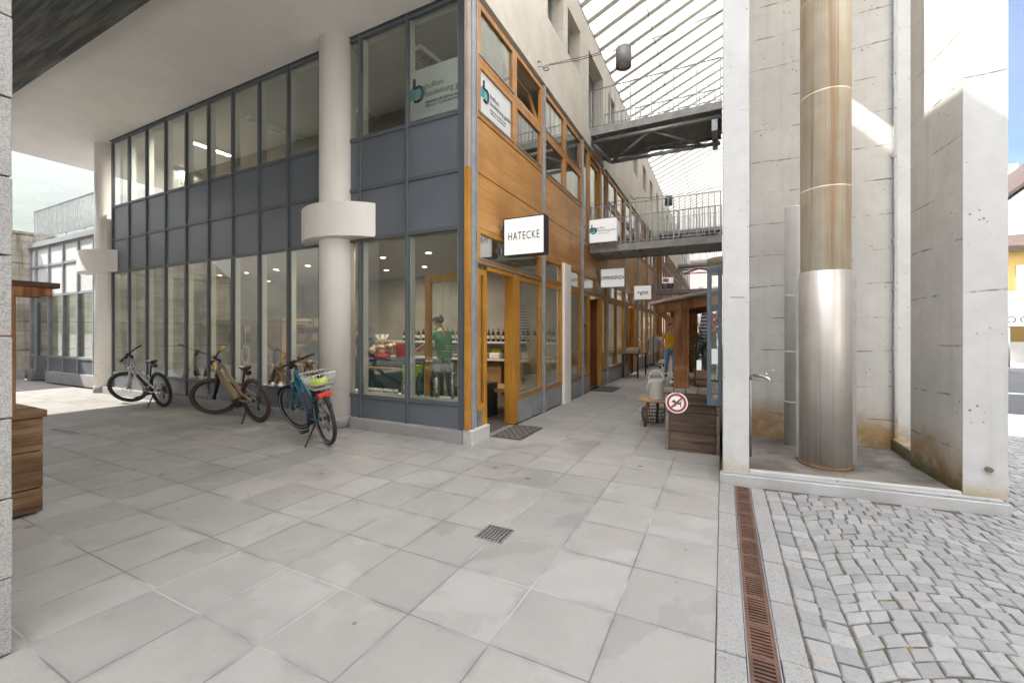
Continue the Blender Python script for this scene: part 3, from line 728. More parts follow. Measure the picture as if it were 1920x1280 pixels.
def bridge(name, y0, y1, zd, truss, label):
    b = thing(name, label, 'footbridge', (-1.5, y0, zd), group='steel footbridges across the passage')
    g = MB(); g.box(-3.0, -.01, y0, y1, zd - .11, zd); g.box(-3.0, -.01, y0 - .012, y0, zd - .14, zd + .03); g.box(-3.0, -.01, y1, y1 + .012, zd - .14, zd + .03)
    for q in range(6): g.box(-2.9 + q * .52, -2.86 + q * .52, y0 + .01, y1 - .01, zd - .15, zd - .112)
    g.build('deck', M['deck'], b)
    for yy in (y0 + .015, y1 - .015):
        g = MB(); g.bar((-2.98, yy, zd + 1.0), (-.02, yy, zd + 1.0), .04, .012); g.bar((-2.98, yy, zd + .08), (-.02, yy, zd + .08), .03, .012)
        for q in range(25):
            x = -2.97 + q * (2.93 / 24); g.box(x - (.008 if q % 4 else .012), x + (.008 if q % 4 else .012), yy - (.004 if q % 4 else .02), yy + (.004 if q % 4 else .02), zd - (.12 if q % 4 == 0 else -.09), zd + .995)
        g.build('railing', M['galv'], b)
    if truss:
        ym = (y0 + y1) / 2 + .05; zt, zb = zd - .25, zd - .60
        g = MB(); g.cyl((-2.97, y0 + .12, zt), (-.03, y0 + .12, zt), .05); g.cyl((-2.97, y1 - .12, zt), (-.03, y1 - .12, zt), .05)
        g.cyl((-2.62, ym, zb), (-.05, ym, zb), .045)
        for yy in (y0 + .12, y1 - .12):
            g.cyl((-2.95, yy, zt), (-2.62, ym, zb), .04, 10); g.cyl((-2.62, ym, zb), (-1.55, yy, zt), .035, 10); g.cyl((-1.55, yy, zt), (-.4, ym, zb), .035, 10)
        g.box(-.22, -.10, y0 + .1, y1 - .1, zt - .3, zt - .02)
        g.build('truss', M['galv'], b)
        g = MB(); g.box(-3.0, -2.985 + .03, y0 - .02, y0 + .14, zt - .12, zd - .1); g.box(-3.0, -2.955, y1 - .14, y1 + .02, zt - .3, zd - .1); g.build('wall_bracket', M['galv'], b)
    return b
M['deck'] = plain('grey_deck_steel', (.30, .295, .28), .6, .2, .16, 4)
bridge('footbridge', 10.40, 11.75, 6.56, True, 'upper steel footbridge of the near pair, on a tubular truss below the glass roof')
bridge('footbridge', 10.43, 11.62, 3.62, False, 'lower steel footbridge of the near pair, with the white logo sign on its railing')
bridge('footbridge', 22.2, 23.4, 6.45, True, 'upper steel footbridge of the second pair, far along the passage under the roof')
bridge('footbridge', 22.2, 23.4, 3.55, False, 'lower steel footbridge of the second pair, behind the black and red shop sign')
bridge('footbridge', 33.5, 34.7, 3.55, False, 'lower steel footbridge farthest away at the end of the passage')
bridge('footbridge', 33.5, 34.7, 6.45, True, 'upper steel footbridge farthest away at the end of the passage')

TW = thing('concrete_tower', 'pale concrete tower with three piers and a stained open niche beside the passage', 'building', kind='thing')
g = MB(); g.prism([(0, 4.79), (.236, 4.815), (.236, 5.32), (0, 5.32)], .085, 10.2); g.build('pier', M['pier'], TW, bevel=.008)
g = MB(); g.prism([(1.868, 5.035), (2.135, 5.02), (2.135, 5.93), (1.79, 5.93)], .07, 10.6); g.build('pier', M['sidewall'], TW, bevel=.01)
g = MB(); g.prism([(1.868, 5.031), (2.139, 5.016), (2.139, 5.03), (1.868, 5.045)], .085, 10.6); g.build('pier_face', M['pier'], TW)
g = MB(); g.prism([(1.97, 7.36), (2.55, 7.41), (2.55, 7.9), (1.97, 7.8)], .0, 10.6); g.build('pier', M['pier'], TW, bevel=.008)
g = MB(); g.box(.02, 1.885, 6.62, 6.82, -.02, 10.6); g.build('back_wall', M['niche'], TW)
g = MB(); g.box(1.886, 1.968, 6.9, 7.8, -.02, 10.6); g.build('return_wall', M['niche'], TW)
g = MB(); g.box(.0, .22, 6.83, 46, -.02, 10.35); g.box(.005, .22, 5.33, 6.19, 6.05, 10.35); g.box(.004, .222, 6.2, 6.615, .0, 10.35); g.box(.0, .24, 36, 36.4, 0, 1); g.build('passage_wall', M['niche'], TW)  # short unseen piece before the back wall added to block sun left of the flue
def floor_mat():
    t = NT('mossy_concrete_floor'); n = t.noise(2.4, 5, .65); m = t.noise(1.6, 4)
    c = t.mix(t.ramp(n, .35, .65), (.13, .115, .10), (.235, .22, .195)); c = t.mix(t.ramp(m, .56, .72, 0, .8), c, (.085, .10, .03))
    t.bump(t.noise(50, 3), .4, .005); return t.done(c, .9, 0, .2)
M['nichefloor'] = floor_mat()
g = MB(); g.prism([(.0, 4.80), (1.9, 4.97), (1.95, 6.7), (0, 6.7)], -.05, .082); g.build('niche_floor', M['nichefloor'], TW)
g = MB(); g.prism([(.238, 4.815), (1.85, 4.985), (1.84, 5.03), (.238, 4.88)], .08, .125); g.build('rim', M['plainconc'], TW, bevel=.008)
g = MB(); g.prism([(-.028, 4.69), (2.10, 4.875), (2.095, 5.03), (-.024, 4.80)], -.05, .095); g.build('kerb_step', plain('step_concrete', (.40, .40, .40), .7, var=.14, sc=3, bump=.2), TW, bevel=.006)
g = MB(); g.prism([(-.02, 4.705), (2.09, 4.888), (2.085, 4.93), (-.02, 4.75)], .094, .101)
for q in range(9): g.cyl((.05 + q * .24, 4.735 + q * .0208, .1), (.05 + q * .24, 4.735 + q * .0208, .106), .012, 8)
g.build('metal_edge', M['galv_pale'], TW)
g = MB(); g.prism([(1.82, 5.94), (1.97, 5.94), (1.97, 6.85), (1.82, 6.85)], .05, .22); g.build('low_kerb', M['sidewall'], TW, bevel=.008)
g = MB(); c = atz(1856, 843, .36); g.cyl((2.02, 5.03, .335), (2.02, 4.985, .335), .022, 12); g.build('bolt', plain('old_bolt', (.16, .14, .11), .7), TW)
# ---- big flue
FL = thing('flue_pipe', 'tall stainless flue, rust streaked above and boxed in brushed steel below', 'flue', (.985, 5.555, .085), kind='thing')
def flue_mat(name, c1, c2, streak, metal, rough):
    t = NT(name); v = t.map((14, 14, .18)); s = t.noise(1, 5, .6, v, .3); s2 = t.noise(1, 5, .65, t.map((34, 34, .3))); n = t.noise(2.6, 3)
    c = t.mix(t.ramp(n, .3, .7), c1, c2)
    c = t.mix(t.ramp(s, .46, .70, 0, .9), c, streak); c = t.mix(t.ramp(s2, .56, .66, 0, .6), c, tuple(q * .55 for q in streak))
    return t.done(c, t.ramp(s, .4, .7, rough, rough + .2), metal)
M['flue_top'] = flue_mat('rust_streaked_steel', (.68, .58, .42), (.78, .72, .61), (.54, .35, .19), .12, .32)
M['flue_low'] = flue_mat('brushed_steel_cover', (.52, .49, .455), (.62, .595, .56), (.50, .45, .40), .6, .40)
CXF, CYF = .985, 5.555
zs = [2.13, 3.0, 4.0, 5.0, 6.0, 7.0, 8.0, 9.0, 10.0]
for a, b in zip(zs[:-1], zs[1:]):
    g = MB(); g.lathe((CXF, CYF, 0), [(.222, a), (.222, b - .006), (.2245, b - .005), (.2245, b + .009), (.222, b + .01)], 64); g.build('flue_section', M['flue_top'], FL)
g = MB(); g.lathe((CXF, CYF, 0), [(.231, .10), (.231, 2.135), (.223, 2.14)], 64); cv = g.build('steel_cover', M['flue_low'], FL)
g = MB(); g.lathe((CXF, CYF, 0), [(.245, .08), (.236, .105), (.231, .11)], 48); g.build('foot_ring', plain('rusty_ring', (.20, .11, .05), .8, var=.3, sc=20), FL)
dirv = Vector((CXF, CYF, 0)).normalized(); perp = Vector((dirv.y, -dirv.x, 0))
for s in (-1, 1):
    c = Vector((CXF, CYF, 0)) + perp * s * .243
    g = MB(); g.bar(c + Vector((0, 0, .12)), c + Vector((0, 0, 2.08)), .036, .010, dirv)
    for q in range(7):
        p = c + Vector((0, 0, .2 + q * .3)); g.cyl(p - dirv * .004, p - dirv * .016, .007, 8)
    g.build('flange', M['silver'], FL)
g = MB(); g.lathe((.80, 6.35, 0), [(.095, .06), (.095, 3.05), (.09, 3.07), (0, 3.08)], 28)
for z in (.62, 1.25, 1.95): g.lathe((.80, 6.35, 0), [(.097, z - .012), (.099, z), (.097, z + .012)], 28)
tag(g.build('vent_pipe', plain('pale_pipe_paint', (.64, .62, .59), .5, var=.06, sc=3)), 'slim pale grey pipe standing behind the big steel flue', 'pipe')
CD = thing('conduit', 'grey cable conduit clipped to the back wall of the niche', 'conduit', (1.83, 6.60, .1))
g = MB(); g.tube([(1.845, 6.60, .1), (1.843, 6.60, 1.2), (1.848, 6.60, 2.4), (1.842, 6.60, 4.2), (1.846, 6.60, 10)], .013, 8); g.build('pipe', M['galv'], CD)
for z in (.6, 1.3, 1.75, 2.0, 2.6, 3.6, 4.6):
    g = MB(); g.box(1.825, 1.866, 6.588, 6.62, z, z + .018); g.build('clip', M['silver'], CD)
TP = thing('water_tap', 'chrome water tap on a thin upright pipe against the left pier', 'tap', (.305, 5.6, .08))
g = MB(); g.cyl((.285, 5.52, .08), (.285, 5.52, .99), .014, 10); g.build('riser', M['galv'], TP)
g = MB(); g.tube([(.285, 5.52, .96), (.285, 5.51, 1.01), (.40, 5.47, 1.005), (.455, 5.45, .985), (.475, 5.44, .935)], [.016, .017, .017, .017, .014], 10); g.cyl((.42, 5.46, 1.0), (.44, 5.455, 1.05), .012, 8); g.build('spout', M['chrome'], TP)
g = MB(); g.bar((.40, 5.45, 1.065), (.50, 5.43, 1.075), .016, .012); g.ball((.50, 5.43, 1.075), .013); g.build('lever', M['chrome'], TP)

# ---- rust coloured drain channel and floor drain
M['rust'] = plain('rusty_cast_iron', (.115, .06, .042), .75, .1, .25, 9, bump=.2)
DC = thing('drain_channel', 'rust brown slotted cast iron channel between granite border stones', 'drain', (.167, 0, 0))
g = MB(); g.box(.100, .106, -1.5, 4.66, -.05, .002); g.box(.228, .234, -1.5, 4.66, -.05, .002); g.build('edge_rail', M['galv'], DC)
g = MB(); g.box(.106, .228, -1.5, 4.66, -.09, -.07); g.build('trough', M['black'], DC)
y = -1.5
while y < 4.62:
    g = MB(); e = min(y + .498, 4.66)
    g.box(.107, .124, y, e, -.03, 0); g.box(.210, .227, y, e, -.03, 0); g.box(.124, .210, y, y + .02, -.03, 0); g.box(.124, .210, e - .02, e, -.03, 0)
    n = int((e - y - .04) / .0245)
    for q in range(n):
        a = y + .02 + q * (e - y - .04) / n
        if q == n // 2: g.box(.124, .210, a, a + .0245, -.03, -.001); g.cyl((.167, a + .012, -.002), (.167, a + .012, .002), .013, 10)
        else: g.box(.124, .210, a + .0125, a + .0245, -.03, -.0015)
    g.build('grating', M['rust'], DC); y += .5
def floor_drain(name, x0, x1, y0, y1, nx, ny, label):
    t = thing(name, label, 'drain', ((x0 + x1) / 2, (y0 + y1) / 2, 0))
    g = MB(); w = .012; g.box(x0, x1, y0, y0 + w, -.03, .006); g.box(x0, x1, y1 - w, y1, -.03, .006); g.box(x0, x0 + w, y0 + w, y1 - w, -.03, .006); g.box(x1 - w, x1, y0 + w, y1 - w, -.03, .006); g.build('frame', M['silver'], t)
    g = MB(); g.box(x0 + w, x1 - w, y0 + w, y1 - w, .0005, .0012); g.build('pit', M['black'], t)  # flat black sheet on the paving stands in for the shade below the grid
    g = MB()
    for k in range(1, nx): x = lin(x0 + w, x1 - w, k / nx); g.box(x - .004, x + .004, y0 + w, y1 - w, .0015, .006)
    for k in range(1, ny): yy = lin(y0 + w, y1 - w, k / ny); g.box(x0 + w, x1 - w, yy - .004, yy + .004, .0015, .0055)
    g.build('grid', M['galv'], t)
floor_drain('floor_drain', -1.625, -1.405, 2.645, 2.865, 7, 7, 'small square steel floor drain set in the paving slabs')
floor_drain('slot_drain', -9.3, -8.5, 2.62, 2.76, 18, 2, 'narrow slotted drain in the paving, in front of the white bicycle')
# door mats
def mat_(name, x0, x1, y0, y1, label):
    t = thing(name, label, 'door mat', ((x0 + x1) / 2, (y0 + y1) / 2, 0))
    g = MB(); g.box(x0, x1, y0, y1, .001, .014); g.build('backing', plain('mat_rubber', (.045, .043, .04), .9), t, bevel=.004)
    g = MB(); n = 9; m = 12
    for i in range(n):
        for j in range(m):
            if (i + j) % 2: continue
            cx, cy = lin(x0 + .04, x1 - .04, i / (n - 1)), lin(y0 + .04, y1 - .04, j / (m - 1)); g.torus((cx, cy, .015), .028, .006, 'z', 8, 4)
    g.build('ring_pattern', plain('mat_rings', (.12, .115, .105), .8), t)
mat_('door_mat', -2.97, -2.50, 5.28, 6.10, 'dark ring patterned rubber mat before the nearest open shop door')
mat_('door_mat', -2.97, -2.45, 10.5, 11.5, 'dark rubber mat before the second shop door along the passage')
# ---- granite clad pillar at the left
GP = thing('granite_pillar', 'pillar clad in grey granite slabs with open joints, close on the left', 'pillar', (-3.2, .3, 0), kind='thing')
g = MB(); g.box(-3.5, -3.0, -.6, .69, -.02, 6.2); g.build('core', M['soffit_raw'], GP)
z = .0; k = 0
for z0, z1 in [(.01, .355), (.362, .722), (.730, 1.095), (1.103, 1.475), (1.483, 1.85), (1.858, 2.215), (2.223, 2.582), (2.59, 2.96), (2.968, 3.34), (3.348, 3.75)]:
    jx = .002 * (k % 2)
    g = MB(); g.box(-3.0, -2.966 + jx, .615, .722 + jx, z0, z1); g.build('slab', M['granite'], GP, bevel=.003)
    g = MB(); g.box(-3.0, -2.966 - jx, -.6, .609, z0 - .06, z1 - .07); g.build('slab', M['granite'], GP, bevel=.003)
    g = MB(); g.box(-3.5, -3.002, .692, .722, z0, z1); g.build('slab', M['granite'], GP, bevel=.003); k += 1
# ---- left end: annex with terrace railing and raw concrete wall
AN = thing('annex', 'low annex with grey framed glazing, a glass door and a railed roof terrace', 'building', kind='thing')
xa = [-20.0, -19.55, -18.55, -17.5, -16.5, -15.5, -14.5]
rows2 = [(.30, .75, 'kick'), (.75, 2.62, 'glass'), (2.62, 3.55, 'panel'), (3.55, 4.15, 'panel')]
for i, x in enumerate(xa):
    g = MB(); g.box(x - .035, x + .035, 5.25, 5.4, .2, 4.22); g.build('mullion', M['galv_pale'], AN)
for i in range(len(xa) - 1):
    a, b = xa[i] + .035, xa[i + 1] - .035
    if i == 1:
        g = MB(); 
        for (p, q, r_, s_) in ((a, a + .1, .05, 2.55), (b - .1, b, .05, 2.55), (a + .1, b - .1, 2.42, 2.55), (a + .1, b - .1, .05, .75)): g.box(p, q, 5.27, 5.34, r_, s_)
        d = g.build('door', M['grey_frame'], AN); p = MB(); p.box(a + .1, b - .1, 5.30, 5.312, .75, 2.42); p.build('pane', M['glass'], d)
        h = MB(); h.tube([(b - .05, 5.27, 1.15), (b - .05, 5.21, 1.15), (b - .2, 5.21, 1.15)], .012, 6); h.build('handle', M['chrome'], d)
        rr = rows2[2:]
    else: rr = rows2
    for z0, z1, kd in rr:
        g = MB(); g.box(a, b, 5.26, 5.36, z1 - .035, z1 + .035); tr = g.build('transom', M['galv_pale'], AN)
        if kd == 'glass':
            g = MB(); g.box(a, b, 5.29, 5.33, z0 - .03, z0 + .01); w = g.build('window', M['grey_frame'], AN); p = MB(); p.box(a, b, 5.30, 5.312, z0 + .01, z1 - .035); p.build('pane', M['glass'], w)
        else:
            g = MB(); g.box(a, b, 5.30, 5.34, z0, z1 - .035); g.build('panel', plain('light_grey_panel', (.60, .61, .62), .4) if kd == 'panel' else M['grey_panel'], AN)
g = MB(); g.box(-20, -14.3, 5.2, 9, 4.16, 4.3); g.build('roof', M['galv_pale'], AN)
g = MB(); g.box(-20, -18.9 - .7, 5.18, 5.42, -.02, .3); g.box(-18.5, -14.1, 5.18, 5.42, -.02, .3); g.build('plinth', M['granite'], AN)
g = MB(); g.box(-20, -14.3, 8.9, 9, 0, 4.2); g.box(-20, -14.3, 5.4, 8.9, -.02, .01); g.box(-14.4, -14.3, 5.4, 8.9, .0, 4.2); g.build('inner_wall', M['shopwall'], AN)
g = MB(); g.bar((-19.8, 5.3, 5.35), (-14.3, 5.3, 5.35), .05, .03); g.bar((-19.8, 5.3, 4.45), (-14.3, 5.3, 4.45), .04, .02)
for q in range(46):
    x = -19.8 + q * .122; g.box(x - .008, x + .008, 5.29, 5.31, 4.3 if q % 10 == 0 else 4.45, 5.35)
g.build('railing', M['galv'], AN)
CW = thing('concrete_wall', 'board marked raw concrete wall closing the sunlit corner on the far left', 'wall', kind='thing')
g = MB(); g.prism([(-1.7, 0), (5.9, 0), (5.9, 4.62), (-.9, 4.62), (-1.7, 3.9)], -20.35, -20.0, 'x'); w = g.build('wall', M['rawconc'], CW)
g = MB(); g.box(-20.38, -19.97, -.9, 5.9, 4.62, 4.70); g.build('coping', plain('mossy_coping', (.26, .24, .19), .8, var=.3, sc=6), CW)
g = MB(); g.box(-20, -19.85, -1.5, 5.1, -.02, .28); g.build('plinth', M['plainconc'], CW)
g = MB(); g.box(-13.95, -13.86, 5.1, 5.2, 0, 6.1); tag(g.build('terracotta_strip', plain('terracotta_panel', (.42, .20, .12), .6)), 'narrow terracotta strip beside the far white column', 'panel', kind='thing')
# ================================================================ INSIDE THE SHOP AND THE OFFICE
def lamp_area(parent, loc, e, size=.12, col=(1, .86, .68)):
    l = bpy.data.lights.new('lamp', 'AREA'); l.shape = 'DISK'; l.size = size; l.energy = e; l.color = col
    o = bpy.data.objects.new('lamp', l); COL.objects.link(o); o.parent = parent; o.location = Vector(loc) - OFF[parent.name]
M['lens'] = emit('lit_lens', (1, .86, .66), 9)
spot0 = None
SP = [(718, 483), (724.5, 506.5), (803.5, 474), (795.6, 500), (577, 498), (517, 505), (462, 511), (503.6, 527), (552, 523), (412, 516)]
for i, (px, py) in enumerate(SP):
    c = atz(px, py, 2.95)
    t = thing('ceiling_spot', 'small round lit spotlight recessed in the shop ceiling', 'ceiling lamp', (c.x, c.y, 2.955), group='ceiling spots of the shop')
    g = MB(); g.torus((c.x, c.y, 2.952), .062, .010, 'z', 20, 6); g.build('ring', M['white_gloss'], t)
    g = MB(); g.cyl((c.x, c.y, 2.954), (c.x, c.y, 2.957), .05, 16); g.build('lens', M['lens'], t)
    
    if c.x > -10: lamp_area(t, (c.x, c.y, 2.935), LAMP)
for i in range(3, 15):       # shops farther along the passage
    for x in (-4.3, -6.4):
        t = thing('ceiling_spot', 'small round lit spotlight in the ceiling of a shop farther along the passage', 'ceiling lamp', (x, SEP[i] + 1.2, 2.955), group='ceiling spots of the far shops')
        g = MB(); g.cyl((x, SEP[i] + 1.2, 2.950), (x, SEP[i] + 1.2, 2.957), .07, 12); g.build('lens', M['lens'], t)
        lamp_area(t, (x, SEP[i] + 1.2, 2.93), LAMP * 2.0, .2)
M['tube'] = emit('lit_tube', (1, .95, .86), 5)
def strip_light(p, q, label, lit, w=.16):
    a, b = atz(*p, 5.95), atz(*q, 5.95); m = (a + b) / 2
    t = thing('ceiling_light', label, 'ceiling lamp', (m.x, m.y, 5.97)); d = (b - a).normalized()
    g = MB(); g.bar((a.x, a.y, 5.975), (b.x, b.y, 5.975), w, .07); g.build('housing', M['white_gloss'], t)
    if lit:
        g = MB(); g.bar((a.x, a.y, 5.936), (b.x, b.y, 5.936), w * .7, .012); g.build('tube', M['tube'], t)
        lamp_area(t, (m.x, m.y, 5.9), LAMP * 10, .3, (1, .95, .86))
    else:
        n = int((b - a).length / .07); g = MB(); s = Vector((-d.y, d.x, 0))
        g.bar((a.x, a.y, 5.938), (b.x, b.y, 5.938), w * .85, .004)
        g.build('reflector', M['silver'], t); g = MB()
        for k in range(n + 1):
            c = a.lerp(b, k / n); c.z = 5.925; g.bar(c - s * w * .4, c + s * w * .4, .018, .02)
        g.bar((a.x, a.y, 5.925), (b.x, b.y, 5.925), .02, .022); g.build('louvre', M['silver'], t)
strip_light((362, 267), (432, 292), 'lit strip light on the office ceiling, the longer of the two lit ones', True)
strip_light((320, 314), (366, 328), 'lit strip light on the office ceiling, the shorter and farther one', True)
strip_light((465, 222), (572, 268), 'long unlit louvred fitting on the office ceiling above the grey panels', False, .24)
strip_light((778, 95), (836, 142), 'unlit louvred fitting behind the frosted logo panel at the corner', False, .26)
strip_light((676, 208), (704, 226), 'short view of an unlit louvred fitting beside the near white column', False, .26)
# display ledge behind the panes
g = MB(); g.box(-13.2, -3.2, YA + .18, YA + .55, .42, .50); g.build('display_ledge', M['jamb_white'], BLD)
def shelf(x0, x1, z, label, y0=8.70, y1=9.04, m='jamb_white'):
    g = MB(); g.box(x0, x1, y0, y1, z - .045, z); tag(g.build('wall_shelf', M[m], bevel=.004), label, 'shelf', kind='thing')
shelf(-8.6, -3.1, 1.27, 'long white wall shelf carrying the wine bottles'); shelf(-8.6, -3.1, .86, 'long white wall shelf below the wine bottles, with boxes and jars')
shelf(-12.2, -9.0, 1.66, 'upper light wood shelf with upright books and cards', m='shelfwood'); shelf(-12.2, -9.0, 1.24, 'lower light wood shelf with upright books and cards', m='shelfwood')
# wine bottles
M['bottle'] = plain('dark_bottle_glass', (.012, .014, .012), .12, var=.1); M['label'] = plain('paper_label', (.62, .60, .54), .7); M['capsule'] = plain('red_capsule', (.35, .03, .03), .4)
def bottle_proto():
    t = thing('wine_bottle', 'dark wine bottle with a pale label standing on the long shelf', 'bottle', (0, 0, 0), group='wine bottles on the upper shelf')
    g = MB(); g.lathe((0, 0, 0), [(.036, 0), (.038, .01), (.038, .19), (.03, .22), (.0145, .245), (.0135, .31), (0, .311)], 12); g.build('body', M['bottle'], t)
    g = MB(); g.lathe((0, 0, 0), [(.0385, .06), (.0385, .145)], 12); g.build('label', M['label'], t)
    g = MB(); g.lathe((0, 0, 0), [(.015, .262), (.0145, .312), (0, .313)], 10); g.build('capsule', M['capsule'], t)
    return t
b0 = bottle_proto(); rs = random.Random(4); first = True; x = -7.62
while x < -3.3:
    if not (-6.9 < x < -6.75 or -5.75 < x < -5.6 or -4.75 < x < -4.62):
        o = b0 if first else dup(b0, (0, 0, 0)); first = False
        o.location = (x, 8.85 + rs.uniform(-.05, .03), 1.272); s = rs.uniform(.92, 1.1); o.scale = (s, s, s)
        if x > -4.6: o['label'] = 'dark wine bottle on the long shelf, seen through the closed shop window'; o['group'] = 'wine bottles behind the passage window'
        elif x > -5.6: o['label'] = 'dark wine bottle on the long shelf, seen through the open shop door'; o['group'] = 'wine bottles behind the open door'
    x += rs.uniform(.098, .15)
sm = bottle_proto(); sm['group'] = 'small bottles on the lower shelf'; sm['label'] = 'small dark bottle on the lower wall shelf'; first = True
for x in (-6.5, -6.4, -6.28, -6.1, -5.98, -3.55, -3.45):
    o = sm if first else dup(sm, (0, 0, 0)); first = False
    o.location = (x, 8.84, .862); o.scale = (.8, .8, .7)
def glass_stem():
    g = MB(); g.lathe((0, 0, 0), [(.032, 0), (.03, .004), (.005, .008), (.004, .085), (.03, .11), (.036, .15), (.03, .20)], 12)
    return tag(g.build('wine_glass', M['clear'], local=True), 'clear stemmed wine glass on the shelf, left of the bottles', 'glass', 'wine glasses on the upper shelf')
w0 = glass_stem()
for k in range(8):
    o = w0 if k == 0 else w0.copy()
    if k: COL.objects.link(o)
    o.location = (-8.5 + k * .105, 8.86 + .03 * (k % 2), 1.272)
def box_thing(name, label, cat, x0, x1, y0, y1, z0, z1, m, lid=None, bev=.006):
    t = thing(name, label, cat, ((x0 + x1) / 2, (y0 + y1) / 2, z0))
    g = MB(); g.box(x0, x1, y0, y1, z0, z1); g.build('body', m, t, bevel=bev)
    if lid: g = MB(); g.box(x0 - .004, x1 + .004, y0 - .004, y1 + .004, z1 - .03, z1 + .004); g.build('lid', lid, t, bevel=.003)
    return t
P_ = lambda n, c, r=.6: plain(n, c, r)
box_thing('cake_box', 'round cornered white box on the lower shelf, seen through the open door', 'box', -4.98, -4.68, 8.74, 8.96, .862, 1.0, M['white_gloss'], None, .03)
box_thing('picture_tin', 'yellow tin with dark picture on the lower shelf behind the white box', 'tin', -5.02, -4.78, 8.97, 9.02, .862, 1.10, P_('yellow_tin', (.50, .40, .05)))
M['amberjar'] = plain('amber_jar', (.16, .07, .02), .2)
jr = None
for k, (x, mm) in enumerate(((-5.22, 'amberjar'), (-5.15, 'amberjar'), (-5.08, 'pale_wood'))):
    t = thing('jar', ['dark amber jar leftmost in the open doorway on the lower shelf', 'dark amber jar between another and the straw coloured one', 'straw coloured jar beside the white box'][k], 'jar', (x, 8.86, .862))
    g = MB(); g.lathe((x, 8.86, .862), [(.03, 0), (.032, .01), (.032, .10), (.026, .115)], 12); g.build('body', M[mm], t); g = MB(); g.lathe((x, 8.86, .862), [(.03, .116), (.03, .14), (0, .141)], 12); g.build('lid', M['label'], t)
box_thing('carton', 'pale carton left of its twin on the lower shelf behind the window', 'box', -4.36, -4.17, 8.8, 8.96, .895, 1.03, P_('pale_carton', (.50, .45, .36))); box_thing('carton', 'pale carton right of its twin on the lower shelf behind the window', 'box', -4.14, -3.96, 8.8, 8.96, .895, 1.03, P_('pale_carton', (.50, .45, .36)))
box_thing('serving_board', 'light wooden board lying under the pale cartons', 'board', -4.5, -3.9, 8.74, 9.0, .862, .893, M['pale_wood'])
box_thing('gift_tube', 'white tall gift box behind the shop window', 'box', -3.60, -3.49, 6.98, 7.09, .50, .93, M['white_gloss']); box_thing('gift_tube', 'lime yellow tall gift box behind the shop window', 'box', -3.46, -3.35, 7.0, 7.11, .50, .95, P_('lime_box', (.52, .55, .14)))
g = MB(); g.box(-4.3, -3.1, 6.55, 7.25, .44, .50); tag(g.build('window_bench', M['shelfwood']), 'wooden bench board behind the passage shop window', 'bench', kind='thing')
box_thing('plinth_block', 'black display block just inside the open door', 'display block', -4.02, -3.62, 6.28, 6.68, .016, .60, M['black_metal']); 
t = thing('pink_pouch', 'pink crumpled pouch on top of the black display block', 'pouch', (-3.75, 6.4, .6)); g = MB(); g.lathe((-3.75, 6.4, .603), [(.085, 0), (.10, .04), (.09, .12), (.10, .17), (.07, .20)], 14); g.build('bag', P_('pink_cloth', (.52, .29, .26), .9), t)
M['wicker'] = plain('wicker', (.34, .19, .075), .8, var=.35, sc=40, bump=.5)
t = thing('wicker_basket', 'shallow round wicker basket with a hooped handle inside the open door', 'basket', (-4.55, 7.0, .3))
g = MB(); g.lathe((-4.55, 7.0, .3), [(.16, 0), (.24, .04), (.27, .16), (.255, .17), (.22, .05)], 24); g.build('bowl', M['wicker'], t)
g = MB(); g.tube([(-4.55 + .26 * math.cos(a), 7.0, .45 + .30 * math.sin(a)) for a in [math.pi * k / 12 for k in range(13)]], .011, 6); g.build('handle', M['wicker'], t)
box_thing('basket_stand', 'low wooden crate under the round wicker basket', 'crate', -4.8, -4.3, 6.85, 7.2, .016, .295, M['brown'])
box_thing('wicker_screen', 'tall brown wicker panel against the wall below the shelves', 'screen', -5.25, -4.72, 8.88, 8.98, .016, .78, M['wicker']); box_thing('wooden_tray', 'brown wooden tray upright against the shop wall', 'tray', -4.6, -4.2, 8.95, 9.0, .016, .48, M['pale_wood'])
# open glazed door leaf
t = thing('glazed_door', 'amber framed glass door leaf standing open inside the shop', 'door', (-3.1, 5.26, 0), kind='thing')
g = MB()
def onleaf(s, z): return Vector((lin(-3.1, -4.17, s), lin(5.24, 5.33, s), z))
dirl = (onleaf(1, 0) - onleaf(0, 0)).normalized()
for a, b, z0, z1 in ((0, .11, .03, 2.38), (.89, 1, .03, 2.38)):
    g.bar(onleaf((a + b) / 2, z0), onleaf((a + b) / 2, z1), .055, .115, dirl)
g.bar(onleaf(.11, 2.32), onleaf(.89, 2.32), .055, .12); g.bar(onleaf(.11, .14), onleaf(.89, .14), .055, .22); g.build('frame', M['amber'], t, bevel=.004)
g = MB(); g.bar(onleaf(.11, 1.255), onleaf(.89, 1.255), .01, 2.01); g.build('pane', M['clear'], t)
g = MB()
for k, (n, z) in enumerate(((7, 1.29), (7, 1.25), (9, 1.21))):
    for q in range(n): g.bar(onleaf(.42 + q * .03, z) + Vector((0, -.009, 0)), onleaf(.44 + q * .03, z) + Vector((0, -.009, 0)), .002, .010)
g.build('small_print', M['white_gloss'], t)
g = MB(); p = onleaf(.945, 1.05); g.tube([p, p + Vector((0, -.06, 0)), p + Vector((.13, -.07, 0))], .011, 8); g.cyl(onleaf(.945, .93), onleaf(.945, .93) + Vector((0, -.035, 0)), .022, 12); g.build('handle', M['chrome'], t)
g = MB(); g.bar(onleaf(.1, 2.33) + Vector((0, -.05, 0)), onleaf(.34, 2.33) + Vector((0, -.05, 0)), .05, .06); g.build('closer', M['silver'], t)
